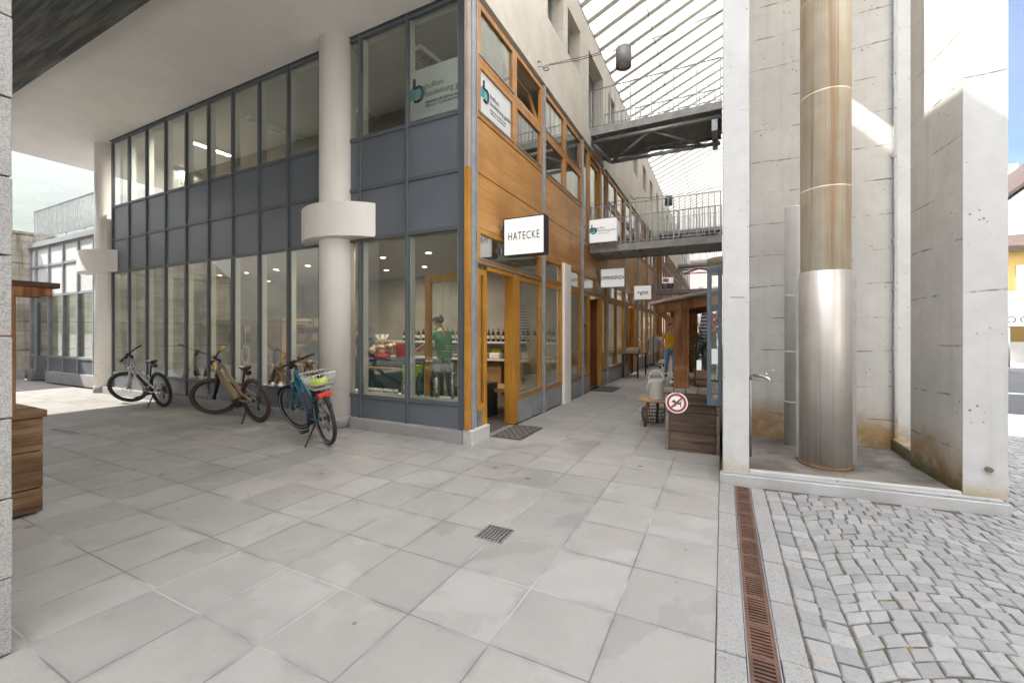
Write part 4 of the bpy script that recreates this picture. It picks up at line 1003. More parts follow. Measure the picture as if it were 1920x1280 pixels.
# counter with basket and boxes
t = thing('counter', 'dark teal shop counter with a glass top and a wooden plank', 'counter', (-6.2, 6.7, 0), kind='thing')
g = MB(); g.box(-7.2, -5.55, 6.45, 7.05, .016, .93); g.build('body', plain('dark_teal_front', (.008, .075, .075), .45), t, bevel=.01)
g = MB(); g.box(-7.25, -5.5, 6.4, 7.1, .935, .955); g.build('top', M['black_metal'], t); g = MB(); g.box(-6.4, -5.6, 6.2, 6.42, .76, .80); g.build('plank', M['pale_wood'], t)
t = thing('gift_basket', 'gift basket wrapped in crinkled clear film tied at the top, on the counter', 'gift basket', (-6.22, 6.55, .956))
g = MB(); g.lathe((-6.22, 6.55, .958), [(.13, 0), (.17, .09)], 16); g.build('bowl', M['red'], t)
g = MB(); rs = random.Random(9)
for k in range(34):
    a = rs.uniform(0, 6.28); r = rs.uniform(0, .24); g.ball((-6.22 + r * math.cos(a), 6.55 + r * math.sin(a), 1.09 + rs.uniform(0, .14)), rs.uniform(.035, .075), None, None, 7, 5)
g.build('goods', plain('crinkled_film', (.50, .34, .25), .2, var=.6, sc=30), t)
g = MB()
for k in range(18):
    a = k * 2.4; r = .07 + .09 * ((k * 7) % 5) / 4; g.tube([(-6.22, 6.55, 1.22), (-6.22 + r * .4 * math.cos(a), 6.55 + r * .4 * math.sin(a), 1.32), (-6.22 + r * math.cos(a), 6.55 + r * math.sin(a), 1.45)], [.016, .014, .004], 5)
g.build('film_plume', plain('pale_film', (.66, .62, .56), .25), t)
box_thing('red_box', 'tall plain red box on the counter beside the open glass door', 'box', -5.92, -5.70, 6.6, 6.8, .957, 1.27, P_('red_card', (.36, .018, .022), .5)); box_thing('lime_bag', 'lime green bag standing by the counter end', 'bag', -5.53, -5.25, 6.35, 6.6, .55, .86, P_('lime_cloth', (.28, .45, .05), .8)); box_thing('bag_stool', 'dark low stand under the lime green bag', 'stand', -5.54, -5.24, 6.34, 6.61, .016, .548, M['black_metal'])
box_thing('till', 'black tilted till screen on the counter by the window', 'till', -6.95, -6.62, 6.55, 6.75, .957, 1.16, M['black'])
# things on the ledge at the corner window
m0 = None
M['mug'] = plain('white_enamel', (.70, .72, .72), .25); M['steel_b'] = plain('steel_bottle', (.40, .40, .39), .25, .9); M['gold'] = plain('gold_tube', (.42, .33, .12), .35, .7); M['petrol'] = plain('petrol_flask', (.02, .07, .085), .3, .3)
for k in range(6):
    x = -5.2 + k * .11
    if k == 0:
        m0 = thing('enamel_mug', 'white enamel mug with a dark rim print in the row on the window ledge', 'mug', (0, 0, 0), group='white mugs on the window ledge')
        g = MB(); g.lathe((0, 0, 0), [(.036, 0), (.04, .006), (.042, .08), (.038, .08), (.034, .01)], 16); g.build('cup', M['mug'], m0)
        g = MB(); g.tube([(.04 + .025 * math.sin(a), 0, .042 + .026 * math.cos(a)) for a in [math.pi * q / 8 for q in range(9)]], .005, 6); g.build('handle', M['mug'], m0)
        g = MB(); g.lathe((0, 0, 0), [(.0425, .03), (.0427, .045)], 16); g.build('print', M['ink'], m0)
    o = m0 if k == 0 else dup(m0, (0, 0, 0)); o.location = (x, 5.17 + .015 * (k % 2), .502); o.rotation_euler.z = k * .9
def flask(x, y, h, r, m, label, name='vacuum_flask', cap=None):
    t = thing(name, label, 'flask', (x, y, .5)); g = MB(); g.lathe((x, y, .502), [(r * .95, 0), (r, .01), (r, h * .72), (r * .55, h * .84), (r * .5, h * .9)], 16); g.build('body', M[m], t)
    g = MB(); g.lathe((x, y, .502), [(r * .56, h * .9), (r * .56, h), (0, h + .002)], 14); g.build('cap', M[cap or m], t); return t
flask(-4.50, 5.2, .24, .04, 'steel_b', 'steel bottle at the end of the row of mugs'); flask(-4.27, 5.16, .38, .032, 'gold', 'slim gold tube flask in the corner window'); flask(-4.19, 5.2, .40, .046, 'petrol', 'dark petrol blue flask between the gold tube and the door stile', cap='steel_b')
flask(-3.94, 5.22, .42, .05, 'black_metal', 'tall black flask in the corner window'); flask(-3.83, 5.15, .36, .05, 'steel_b', 'wide steel flask with a black cap in the corner window', cap='black'); flask(-3.53, 5.14, .40, .028, 'chrome', 'slim bright steel tube near the corner of the window'); flask(-3.44, 5.22, .30, .04, 'steel_b', 'short steel flask at the very corner of the window')
g = MB(); g.lathe((-4.06, 5.12, .502), [(.03, 0), (.034, .004), (.055, .05), (.05, .05)], 16); tag(g.build('glass_bowl', M['steel_b']), 'small bright bowl on the ledge before the door stile', 'bowl')
# wooden display stall, boards leaning in the window
t = thing('display_stall', 'light wooden display stall with posts, shelves and goods inside the shop', 'display stall', (-10.3, 6.4, 0), kind='thing')
g = MB(); g.box(-11.95, -8.7, 6.1, 6.8, 1.74, 1.80); g.box(-11.9, -8.75, 6.12, 6.78, 1.66, 1.738); g.build('roof_board', M['shelfwood'], t, bevel=.006)
for x in (-11.5, -10.4, -9.9, -8.85):
    g = MB(); g.box(x - .05, x + .05, 6.15, 6.25, .016, 1.658); g.build('post', M['pale_wood'], t)
for z in (.72, 1.17):
    g = MB(); g.box(-11.44, -8.8, 6.27, 6.75, z, z + .035); g.build('shelf', M['shelfwood'], t)
g = MB(); g.box(-9.6, -8.95, 6.1, 6.14, 1.22, 1.655); g.build('slat_panel', wood('honey_slats', (.36, .18, .06), (.50, .28, .11), 'z', .5, 1.4), t)
cols = [(.33, .05, .03), (.42, .17, .17), (.12, .07, .04), (.45, .30, .10), (.06, .05, .045), (.30, .12, .05), (.50, .42, .30), (.10, .14, .06)]
pm = [P_('shop_goods_' + n, c) for n, c in zip('red rose brown ochre dark rust cream moss'.split(), cols)]
rs = random.Random(21)
for z, lab in ((1.207, 'upper'), (.757, 'middle')):
    x = -11.3; k = 0
    while x < -9.65 if z > 1 else x < -8.95:
        w = rs.uniform(.06, .16); h = rs.uniform(.12, .34); k += 1
        if rs.random() < .55:
            o = thing('packet', 'small packaged good on the %s shelf of the display stall' % lab, 'packet', (x, 6.45, z), group='packets on the %s stall shelf' % lab)
            g = MB(); g.box(x - w / 2, x + w / 2, 6.4, 6.52, z + .001, z + h); g.build('pack', rs.choice(pm), o, bevel=.006)
        else:
            o = thing('pot', 'small turned pot on the %s shelf of the display stall' % lab, 'pot', (x, 6.45, z), group='pots on the %s stall shelf' % lab)
            g = MB(); r = w / 2; g.lathe((x, 6.46, z + .001), [(r * .7, 0), (r, h * .3), (r * .9, h * .7), (r * .4, h), (r * .35, h)], 12); g.build('body', rs.choice(pm), o)
        x += w + rs.uniform(.02, .08)
g = MB(); g.box(-12.6, -7.6, 6.9, 7.6, .016, .70); tag(g.build('back_table', M['brown'], bevel=.01), 'dark brown table behind the display stall', 'table', kind='thing')
rs = random.Random(31)
for k in range(16):
    x = -12.4 + k * .3
    t = thing('stacked_good', 'small dark item on the brown table behind the stall', 'item', (x, 7.1, .7), group='items on the brown table'); g = MB(); h = rs.uniform(.08, .3); w = rs.uniform(.05, .12)
    g.lathe((x, 7.1, .702), [(w * .8, 0), (w, h * .4), (w * .6, h * .9), (w * .3, h)], 10); g.build('body', rs.choice(pm), t)
def board_(x, w, h, m, label, rnd=True, lean=.12, y=5.14):
    t = thing('cutting_board', label, 'cutting board', (x, y, .5)); n = 7
    pts = [(-w / 2, 0), (w / 2, 0), (w / 2, h * .72)]
    if rnd: pts += [(w * .28, h * .80), (w * .15, h * .86), (w * .15, h * .97), (w * .08, h), (-w * .08, h), (-w * .15, h * .97), (-w * .15, h * .86), (-w * .28, h * .80)]
    pts += [(-w / 2, h * .72)]
    g = MB(); g.prism(pts, 0, .022, 'y'); c, s = math.cos(lean), math.sin(lean)
    g.v = [(x + p[0], y + p[1] * c + p[2] * s, .502 + p[2] * c - p[1] * s) for p in g.v]; g.build('board', m, t, bevel=.004)
bw = [M['pale_wood'], wood('walnut_board', (.14, .06, .025), (.27, .13, .06), 'z', .5), wood('cherry_board', (.28, .12, .05), (.42, .20, .09), 'z', .5), M['shelfwood']]
lb = ['pale', 'dark walnut', 'reddish', 'light']
for k, (x, w, h, m) in enumerate([(-9.02, .17, .50, 0), (-8.80, .2, .46, 3), (-8.56, .17, .52, 0), (-8.28, .2, .44, 2), (-8.02, .22, .50, 2), (-7.78, .15, .46, 1), (-7.50, .2, .54, 0), (-7.30, .14, .47, 3), (-7.10, .24, .50, 2), (-6.90, .13, .44, 0), (-6.62, .26, .47, 2), (-6.34, .16, .38, 1)]):
    board_(x, w, h, bw[m], '%s wooden board leaning in the shop window, %s from the near white column' % (lb[m], ['twelfth', 'eleventh', 'tenth', 'ninth', 'eighth', 'seventh', 'sixth', 'fifth', 'fourth', 'third', 'second', 'first'][k]), lean=.12 + .02 * (k % 3))
t = thing('round_board', 'round pale wooden board leaning in the window behind the white bicycle', 'cutting board', (-10.95, 5.16, .5)); g = MB(); n = 28; g.prism([(.17 * math.cos(6.283 * q / n), .17 + .17 * math.sin(6.283 * q / n)) for q in range(n)], 0, .02, 'y'); g.v = [(-10.95 + p[0], 5.16 + p[1] + p[2] * .12, .502 + p[2]) for p in g.v]; g.build('disc', M['pale_wood'], t)
t = thing('hanging_oval', 'oval pale wire ornament hanging in the shop window', 'ornament', (-8.32, 5.05, 1.15)); g = MB(); g.torus((-8.32, 5.05, 1.06), .12, .006, 'y', 32, 6, 1, 1.42); g.build('hoop', M['white_gloss'], t); g = MB(); g.cyl((-8.32, 5.05, 1.23), (-8.32, 5.05, 1.6), .003, 5); g.build('thread', M['white_gloss'], t)
# books and cards on the two wooden shelves
rs = random.Random(8)
for z in (1.662, 1.242):
    x = -12.1
    while x < -9.1:
        w = rs.uniform(.14, .2); h = rs.uniform(.22, .30)
        c = rs.choice([(.55, .50, .42), (.45, .30, .24), (.10, .12, .10), (.62, .60, .56), (.34, .36, .30), (.40, .22, .16)])
        t = thing('book', 'upright book facing out on the %s light wood shelf' % ('upper' if z > 1.5 else 'lower'), 'book', (x, 8.9, z), group='books on the %s shelf' % ('upper' if z > 1.5 else 'lower'))
        g = MB(); g.box(x, x + w, 8.86, 8.89, z + .001, z + h); g.build('cover', P_('book_cover', c), t)
        g = MB(); g.box(x + w * .2, x + w * .8, 8.855, 8.859, z + h * .3, z + h * .75); g.build('picture', P_('cover_print', (lambda f: tuple(min(.7, q * f) for q in c))(rs.choice((.35, 1.5)))), t)
        x += w + rs.uniform(.03, .09)
# clothes inside the next shops, seen through the panes
M['cl'] = [plain('cloth_' + n, c, .9, var=.12, sc=12) for n, c in (('white', (.62, .60, .56)), ('rust', (.40, .13, .07)), ('grey', (.27, .27, .27)), ('black', (.02, .02, .022)), ('pink', (.55, .24, .21)), ('sand', (.45, .36, .25)), ('denim', (.12, .19, .30)), ('mustard', (.52, .30, .02)))]
def garment(x, y, z, m, label, rz=0, w=.42, h=.62, group=None):
    """a shirt on a hanger: soft body with shoulders and sleeves"""
    t = thing('garment', label, 'garment', (x, y, z), rz, group); g = MB(); n = 10
    prof = [(0, .04), (-.03, .10), (-.07, w * .42), (-.16, w * .46), (-.3, w * .42), (-h, w * .46)]
    vs = []; fs = []
    for i, (dz, r) in enumerate(prof):
        for k in range(n):
            a = 6.283 * k / n; fold = 1 + .12 * math.sin(3 * a + i) * (i > 2)
            vs.append((r * math.cos(a) * fold, .055 * math.sin(a) * fold * (.5 + .5 * min(1, i / 3)), dz))
    for i in range(len(prof) - 1):
        for k in range(n): l = (k + 1) % n; fs.append((i * n + k, (i + 1) * n + k, (i + 1) * n + l, i * n + l))
    g.add(vs, fs, True)
    for s in (-1, 1): g.tube([(s * w * .36, 0, -.09), (s * w * .56, .01, -.22), (s * w * .60, .01, -.36)], [.065, .06, .05], 8)
    g.build('cloth', m, t, local=True)
    g = MB(); g.tube([(-w * .4, 0, -.05), (0, 0, .012), (w * .4, 0, -.05)], .006, 5); g.tube([(0, 0, .012), (0, 0, .05), (.02, 0, .07), (.035, 0, .05)], .003, 5); g.build('hanger', M['pale_wood'], t, local=True); return t
def clothes_rail(x0, x1, y, z, m='black_metal', label='black clothes rail inside a shop', alongy=False):
    t = thing('clothes_rail', label, 'clothes rail', (x0, y, 0)); g = MB()
    g.tube([(x0, y, .03), (x0, y, z), (x1, y, z), (x1, y, .03)], .014, 8); g.build('rail', M[m], t)
    g = MB(); g.bar((x0, y - .25, .04), (x0, y + .25, .04), .03, .03); g.bar((x1, y - .25, .04), (x1, y + .25, .04), .03, .03)
    for xx in (x0, x1):
        for yy in (y - .24, y + .24): g.ball((xx, yy, .028), .027)
    g.build('feet', M[m], t); return t
clothes_rail(-4.6, -3.5, 12.35, 1.45, label='black clothes rail inside the second shop, behind its window')
for k in range(6): garment(-4.5 + k * .19, 12.35, 1.42, M['cl'][(1, 1, 4, 0, 2, 1)[k]], 'garment on a hanger on the rail inside the second shop', R(90), h=.8, group='clothes inside the second shop')
t = thing('dried_bunch', 'tall bunch of dried pale grass behind the second passage window', 'dried flowers', (-3.5, 8.0, .5)); g = MB(); rs = random.Random(2)
for k in range(60):
    a = rs.uniform(0, 6.28); r = rs.uniform(.02, .16); h = rs.uniform(.5, .95); g.tube([(-3.5, 8.0, .5), (-3.5 + r * .5 * math.cos(a), 8.0 + r * .5 * math.sin(a), .5 + h * .6), (-3.5 + r * math.cos(a), 8.0 + r * math.sin(a), .5 + h)], [.004, .006, .012], 4)
g.build('stems', plain('dried_grass', (.50, .42, .28), .9), t)
box_thing('white_stool', 'small white side table inside the window beside the white pilaster', 'side table', -3.9, -3.5, 9.1, 9.5, .42, .46, M['white_gloss'])
# frosted film signs with the logo behind two panes
M['film'] = plain('frosted_film', (.60, .63, .62), .5, var=.01); M['teal'] = plain('logo_teal', (.045, .27, .33), .5); M['teal2'] = plain('logo_pale_teal', (.11, .40, .47), .5)
def logo_panel(name, label, org, ux, w, h, nrm, m, full=True, thick=.006):
    """flat panel: org = lower left corner, ux = unit vector to the right, nrm = towards the viewer"""
    org, ux, nrm, uz = Vector(org), Vector(ux), Vector(nrm), Vector((0, 0, 1))
    t = thing(name, label, 'sign', org); P = lambda u, v, d=0: org + ux * u + uz * v + nrm * d
    g = MB(); g.add([P(0, 0), P(w, 0), P(w, h), P(0, h), P(0, 0, thick), P(w, 0, thick), P(w, h, thick), P(0, h, thick)], [(0, 1, 2, 3), (4, 5, 6, 7), (0, 1, 5, 4), (1, 2, 6, 5), (2, 3, 7, 6), (3, 0, 4, 7)]); g.build('panel', m, t, fix=True)
    logo(t, P, w, h, thick, ux, full); return t
def logo(t, P, w, h, d, ux, full, k=1.0):
    e = d + .003; s = h * .42 * k; cx, cy = w * .17, h * .56
    def poly(pts, m, n, ee):
        g = MB(); a = [P(cx + p[0] * s, cy + p[1] * s, ee) for p in pts]; b = [P(cx + p[0] * s, cy + p[1] * s, d) for p in pts]; q = len(pts)
        g.add(a + b, [list(range(q))] + [(i, (i + 1) % q, q + (i + 1) % q, q + i) for i in range(q)]); g.build(n, m, t, fix=True)
    poly([(-.52, -.38), (-.12, -.30), (-.12, .18), (-.34, .32), (-.52, .12)], M['teal'], 'logo_house', e)
    poly([(-.12, -.30), (.40, -.30), (.46, .18), (-.12, .18)], M['teal2'], 'logo_house', e)
    g = MB(); pts = [(-.22, .62), (-.22, .20), (.08, .22), (.24, .14), (.29, -.1), (.22, -.38), (.04, -.46), (-.2, -.44), (-.2, -.40)]
    g.tube([P(cx + p[0] * s, cy + p[1] * s, e + .001) for p in pts], s * .075, 8); g.build('logo_letter', M['ink'], t)
    rot = (R(90), 0, math.atan2(ux.y, ux.x))
    z = h * .62
    lines = [('bulfoni', .115, .02), ('bauleitung gmbh', .115, .0), ('direcziun da fabrica scrl', .06, 0), ('7550 Scuol   Tel. 081 864 05 02', .042, 0)] if full else [('bulfoni', .10, .02), ('bauleitung gmbh', .10, 0), ('direcziun da fabrica', .055, 0)]
    for i, (s_, q, _) in enumerate(lines):
        text(t, s_, q * h * 1.45 * k, P(w * .31, z, e), rot, M['ink'], ax='LEFT', ext=.0008); z -= q * h * 1.38 * k
logo_panel('window_film', 'frosted film with teal house logo and grey lettering in the grey corner window', (-4.10, YA + .014, 4.575), (1, 0, 0), .87, .72, (0, -1, 0), M['film'], thick=.004)
logo_panel('window_film', 'frosted film with teal house logo behind the timber framed upper window', (-3.026, 5.05, 4.545), (0, 1, 0), .96, .60, (1, 0, 0), M['film'], thick=.004)
# ================================================================ BICYCLES
def bicycle(label, loc, heading, lean, steer, fr, tyre, r=.36, tr=.03, grip=None, kind='mtb', forkm=None, white_saddle=False, wall=None):
    """built upright along +x with the rear wheel on the origin; left side is +y"""
    t = thing('bicycle', label, 'bicycle', loc, heading, 'bicycles parked along the glazed front'); t.rotation_euler = (lean, 0, heading)
    wb = 1.16
    A = Vector((-math.cos(R(66)), 0, math.sin(R(66)))); Fh = Vector((wb, 0, r)); H0 = Vector((wb - .045, 0, r)) - A * 0
    top = H0 + A * .66; bot = H0 + A * .50
    RM = Matrix.Rotation(steer, 3, A)
    def st(g): g.v = [tuple(H0 + RM @ (Vector(p) - H0)) for p in g.v]; return g
    def B(g, name, m, par=t, **k): return g.build(name, m, par, local=True, **k)
    def wheel(c, name, tf):
        c = Vector(c); g = MB(); g.torus(c, r - tr, tr, 'y', 44, 10)
        if kind != 'city':
            for k in range(66):
                a = 6.283 * k / 66
                for s in (-1, 0, 1):
                    if (k + s) % 2 == 0: 
                        p = c + Vector((math.cos(a) * (r - .0005 - abs(s) * .006), s * tr * .5, math.sin(a) * (r - .0005 - abs(s) * .006)))
                        g.cbox(p, (.012, .014, .012), Matrix.Rotation(-a, 3, 'Y'))
        w = B(tf(g), name, tyre)
        g = MB(); g.torus(c, r - tr * 2 - .006, .011, 'y', 44, 6); B(tf(g), 'rim', M['rim'], w)
        if wall: g = MB(); g.torus(c + Vector((0, .019, 0)), r - tr * 1.55, .004, 'y', 44, 4); g.torus(c + Vector((0, -.019, 0)), r - tr * 1.55, .004, 'y', 44, 4); B(tf(g), 'reflective_band', wall, w)
        g = MB()
        for k in range(28):
            a = 6.283 * k / 28; b = a + (.55 if k % 2 else -.55); s = .024 if k % 4 < 2 else -.024
            g.tube([c + Vector((.02 * math.cos(b), s, .02 * math.sin(b))), c + Vector(((r - tr * 2.2) * math.cos(a), 0, (r - tr * 2.2) * math.sin(a)))], .0016, 4, False)
        B(tf(g), 'spokes', M['silver'], w)
        g = MB(); g.cyl(c + Vector((0, -.06, 0)), c + Vector((0, .06, 0)), .022, 12); B(tf(g), 'hub', M['black_metal'], w)
        g = MB(); g.torus(c + Vector((0, .045, 0)), .085, .006, 'y', 24, 4)
        for k in range(5):
            a = 6.283 * k / 5; g.bar(c + Vector((.02 * math.cos(a), .045, .02 * math.sin(a))), c + Vector((.084 * math.cos(a + .5), .045, .084 * math.sin(a + .5))), .006, .003)
        B(tf(g), 'brake_disc', M['silver'], w); return w
    idt = lambda g: g
    wheel((0, 0, r), 'rear_wheel', idt); wheel(Fh, 'front_wheel', st)
    bb = Vector((.45, 0, .30)); seat = Vector((.27, 0, .66)); hb, ht = bot, top
    g = MB()
    if kind == 'mtb':        # swept, thick tubes
        g.tube([ht - A * .03, ht + Vector((-.13, 0, -.05)), Vector((.62, 0, .73)), Vector((.44, 0, .57)), Vector((.34, 0, .50))], [.034, .036, .030, .027, .024], 12)
        g.tube([hb + A * .02, Vector((.83, 0, .66)), Vector((.62, 0, .46)), bb + Vector((.05, 0, .03))], [.040, .052, .055, .058], 12)
        g.tube([bb, Vector((.37, 0, .46)), Vector((.31, 0, .60))], [.04, .026, .022], 10)
        for s in (-1, 1):
            g.tube([Vector((.37, s * .03, .36)), Vector((.2, s * .06, .36)), Vector((0, s * .07, r))], [.026, .02, .018], 8)
            g.tube([Vector((.42, s * .03, .56)), Vector((.2, s * .065, .47)), Vector((0, s * .07, r + .01))], [.024, .018, .017], 8)
    elif kind == 'step':     # low slanted frame
        g.tube([ht - A * .02, Vector((.72, 0, .70)), Vector((.40, 0, .47)), Vector((.33, 0, .44))], [.036, .034, .028, .026], 12)
        g.tube([hb + A * .01, Vector((.80, 0, .58)), bb + Vector((.07, 0, .05))], [.042, .046, .05], 12)
        g.tube([bb, Vector((.33, 0, .45)), Vector((.28, 0, .60))], [.045, .026, .022], 10)
        for s in (-1, 1):
            g.tube([bb + Vector((-.04, s * .03, 0)), Vector((.2, s * .06, .30)), Vector((0, s * .07, r))], [.022, .017, .016], 8)
            g.tube([Vector((.34, s * .02, .46)), Vector((.15, s * .06, .42)), Vector((0, s * .07, r))], [.017, .015, .015], 8)
    else:
        g.tube([ht - A * .03, Vector((.66, 0, .76)), Vector((.31, 0, .58))], [.032, .024, .02], 12)
        g.tube([hb + A * .02, Vector((.78, 0, .56)), bb + Vector((.04, 0, .03))], [.042, .046, .046], 12)
        g.tube([bb, seat + Vector((-.01, 0, -.02))], [.03, .02], 10)
        for s in (-1, 1):
            g.tube([bb + Vector((-.04, s * .04, 0)), Vector((0, s * .075, r))], .014, 8); g.tube([Vector((.31, s * .02, .57)), Vector((.02, s * .07, r + .01))], .010, 8)
    g.cyl(hb - A * .02, ht + A * .01, .032, 14)
    B(g, 'frame', fr)
    if kind != 'mtb':
        g = MB(); d = (Vector((.80, 0, .60)) - bb).normalized(); n = Vector((-d.z, 0, d.x)) if d.x < 0 else Vector((-d.z, 0, d.x))
        a, b = bb + d * .10 + n * .052, bb + d * .44 + n * .052; g.bar(a, b, .07, .06); B(g, 'battery', M['black'] if kind == 'step' else plain('slate_battery', (.045, .05, .065), .4), bevel=.012, seg=2)
    g = MB(); g.cyl(bb + Vector((.02, -.06, .0)), bb + Vector((.02, .06, 0)), .085, 20); B(g, 'motor', M['black'])
    g = MB(); g.cyl(bb + Vector((0, -.055, 0)), bb + Vector((0, -.062, 0)), .075, 24); B(g, 'chainring', M['black_metal'])
    g = MB(); g.cyl((0, -.05, r), (0, -.03, r), .07, 20, .03); B(g, 'cassette', M['black_metal'])
    g = MB()
    for (p, q) in (((.45, -.058, .374), (0, -.04, r + .062)), ((.45, -.058, .226), (.03, -.04, r - .13))): g.bar(p, q, .006, .01)
    g.bar((0, -.045, r - .03), (.04, -.045, r - .17), .012, .04); g.cyl((.04, -.055, r - .17), (.04, -.035, r - .17), .028, 10); B(g, 'chain', M['black_metal'])
    ca = R(-35) if kind != 'city' else R(-80)
    for s in (-1, 1):
        e = bb + Vector((math.cos(ca), 0, math.sin(ca))) * .17 * s + Vector((0, s * .085 * 1, 0)); g = MB()
        e.y = s * .085; g.bar(bb + Vector((0, s * .075, 0)), e, .014, .026); c = B(g, 'crank', M['black_metal'])
        g = MB(); 
        for q in (-1, 1): g.cbox(e + Vector((q * .04, s * .055, 0)), (.014, .10, .018)); g.cbox(e + Vector((0, s * .055 + q * .045, 0)), (.08, .012, .018))
        g.cbox(e + Vector((0, s * .055, 0)), (.02, .09, .014)); B(g, 'pedal', M['black'], c)
    sd = (Vector((.27, 0, .66)) - bb).normalized(); sp = bb + sd * (.64 if kind != 'city' else .66)
    g = MB(); g.cyl(bb + sd * .30, sp, .0155, 10); B(g, 'seat_post', M['black_metal'])
    g = MB(); vs = []; ns, nk = 9, 8
    for i in range(ns):
        u = i / (ns - 1); x = lin(-.13, .14, u); w = lin(.075, .018, min(1, u * 1.15) ** .8) if u > .08 else .055; hgt = .02 + .012 * (1 - u)
        for k in range(nk):
            a = 6.283 * k / nk; vs.append((sp.x + x, w * math.cos(a), sp.z + .045 + .02 * (u - .5) ** 2 * 4 * .5 + hgt * math.sin(a)))
    fs = [(i * nk + k, i * nk + (k + 1) % nk, (i + 1) * nk + (k + 1) % nk, (i + 1) * nk + k) for i in range(ns - 1) for k in range(nk)] + [tuple(range(nk))[::-1], tuple((ns - 1) * nk + k for k in range(nk))]
    g.add(vs, fs, True); g.bar(sp + Vector((-.06, 0, .01)), sp + Vector((.06, 0, .012)), .05, .014); B(g, 'saddle', M['black'])
    if white_saddle:
        g = MB(); g.cbox(sp + Vector((.04, 0, .066)), (.20, .05, .008)); B(g, 'saddle_stripe', M['white_gloss'], bevel=.003)
    if kind != 'city':
        g = MB(); g.cbox(sp + Vector((-.10, 0, -.03)), (.11, .055, .075)); g.bar(sp + Vector((-.04, 0, -.02)), sp + Vector((-.12, 0, .0)), .02, .02); B(g, 'saddle_bag', M['black'], bevel=.012, seg=2)
    # fork, stem, bar
    g = MB(); cr = H0 + A * .43
    for s in (-1, 1):
        y = s * .062; d = Vector((.045, 0, 0))
        if forkm: g.tube([cr + Vector((.02, y, .03)), cr + Vector((.025, y, -.06)), Fh + Vector((.0, y, .0))], [.026, .028, .024] if kind != 'city' else [.022, .026, .020], 10)
    g.bar(cr + Vector((.015, -.075, .02)), cr + Vector((.015, .075, .02)), .05, .05); B(st(g), 'fork', forkm)
    g = MB(); g.cyl(hb, ht + A * .07, .02, 10); g.tube([ht + A * .055, ht + A * .085 + Vector((.065, 0, .02))], .022, 10)
    hbz = ht + A * .09 + Vector((.06, 0, .02)); hw = .37 if kind != 'city' else .33
    g.tube([hbz + Vector((-.06, -hw, .025)), hbz + Vector((-.015, -.14, .025)), hbz, hbz + Vector((-.015, .14, .025)), hbz + Vector((-.06, hw, .025))], .0145, 10)
    g.cbox(hbz + Vector((.0, .0, .03)), (.05, .07, .03)); hbar = B(st(g), 'handlebar', M['black_metal'])
    for s in (-1, 1):
        g = MB(); g.cyl(hbz + Vector((-.034, s * (hw - .14), .025)), hbz + Vector((-.06, s * (hw + .005), .025)), .0185, 10); B(st(g), 'grip', grip or M['black'], hbar)
        g = MB(); a = hbz + Vector((-.02, s * (hw - .17), .015)); g.cyl(a, a + Vector((.03, 0, -.01)), .014, 8); g.tube([a + Vector((.03, 0, -.01)), a + Vector((.045, s * .06, -.02)), a + Vector((.04, s * .12, -.02))], .006, 6); B(st(g), 'brake_lever', M['black_metal'], hbar)
    g = MB(); 
    for s in (-1, 1): g.tube([hbz + Vector((.0, s * .2, .01)), hbz + Vector((.12, s * .12, -.02)), hbz + Vector((.12, s * .04, -.16)), cr + Vector((.05, s * .03, .05))], .0035, 5)
    B(st(g), 'cable', M['black'], hbar)
    g = MB(); g.cyl(hbz + Vector((.045, -.0, -.05)), hbz + Vector((.09, 0, -.05)), .03, 14); B(st(g), 'headlight', M['black'], hbar)
    # kickstand on the left
    z = -math.sin(abs(lean)); kx = .12 if kind != 'city' else .16
    foot = Vector((kx - .12 if kind == 'city' else kx - .02, .34 if kind == 'city' else .27, 0)); foot.z = -math.tan(abs(lean)) * foot.y * -1 * -1 + .012
    g = MB(); g.tube([Vector((kx, .07, .29)), foot], [.012, .010], 8); g.cbox(foot + Vector((-.01, 0, .0)), (.05, .03, .018)); B(g, 'kickstand', M['black_metal'])
    t['_bb'] = 0; del t['_bb']
    return t, B, st, Fh, bb, cr
M['rim'] = plain('dark_rim', (.03, .03, .032), .4, .4)
M['bike_silver'] = plain('silver_frame_paint', (.50, .50, .50), .3, .25, .03); M['bike_tan'] = plain('tan_frame_paint', (.27, .205, .115), .35, .1, .03); M['bike_blue'] = plain('petrol_blue_frame_paint', (.022, .145, .235), .3, .15, .04)
bk1 = bicycle('silver grey low step e-bike, half in the sun by the far white column', BIKE1[0], BIKE1[1], BIKE1[2], BIKE1[3], M['bike_silver'], M['rubber'], r=.355, kind='step', forkm=M['bike_silver'], white_saddle=True)
bk2 = bicycle('tan mountain e-bike with yellow grips and brown tyres, between the other two', BIKE2[0], BIKE2[1], BIKE2[2], BIKE2[3], M['bike_tan'], M['brown_rubber'], r=.372, tr=.032, grip=plain('yellow_grip', (.62, .32, .02), .6), kind='mtb', forkm=M['black_metal'], white_saddle=True)
bk3 = bicycle('petrol blue touring bicycle with mudguards and a white wire basket over the rear wheel', BIKE3[0], BIKE3[1], BIKE3[2], BIKE3[3], M['bike_blue'], M['rubber'], r=.355, tr=.025, kind='city', forkm=M['bike_blue'], wall=plain('pale_band', (.55, .55, .53), .4))
t, B, st, Fh, bb, cr = bk3
def guard(c, a0, a1, rr=.375, w=.028):
    g = MB(); n = 18; vs = []
    for k in range(n + 1):
        a = lin(a0, a1, k / n)
        for (q, dr) in ((-w, -.014), (-w * .6, 0), (w * .6, 0), (w, -.014)): vs.append((c[0] + (rr + dr) * math.cos(a), c[1] + q, c[2] + (rr + dr) * math.sin(a)))
    fs = [(k * 4 + j, k * 4 + j + 1, k * 4 + j + 5, k * 4 + j + 4) for k in range(n) for j in range(3)]
    g.add(vs, fs, True); return g
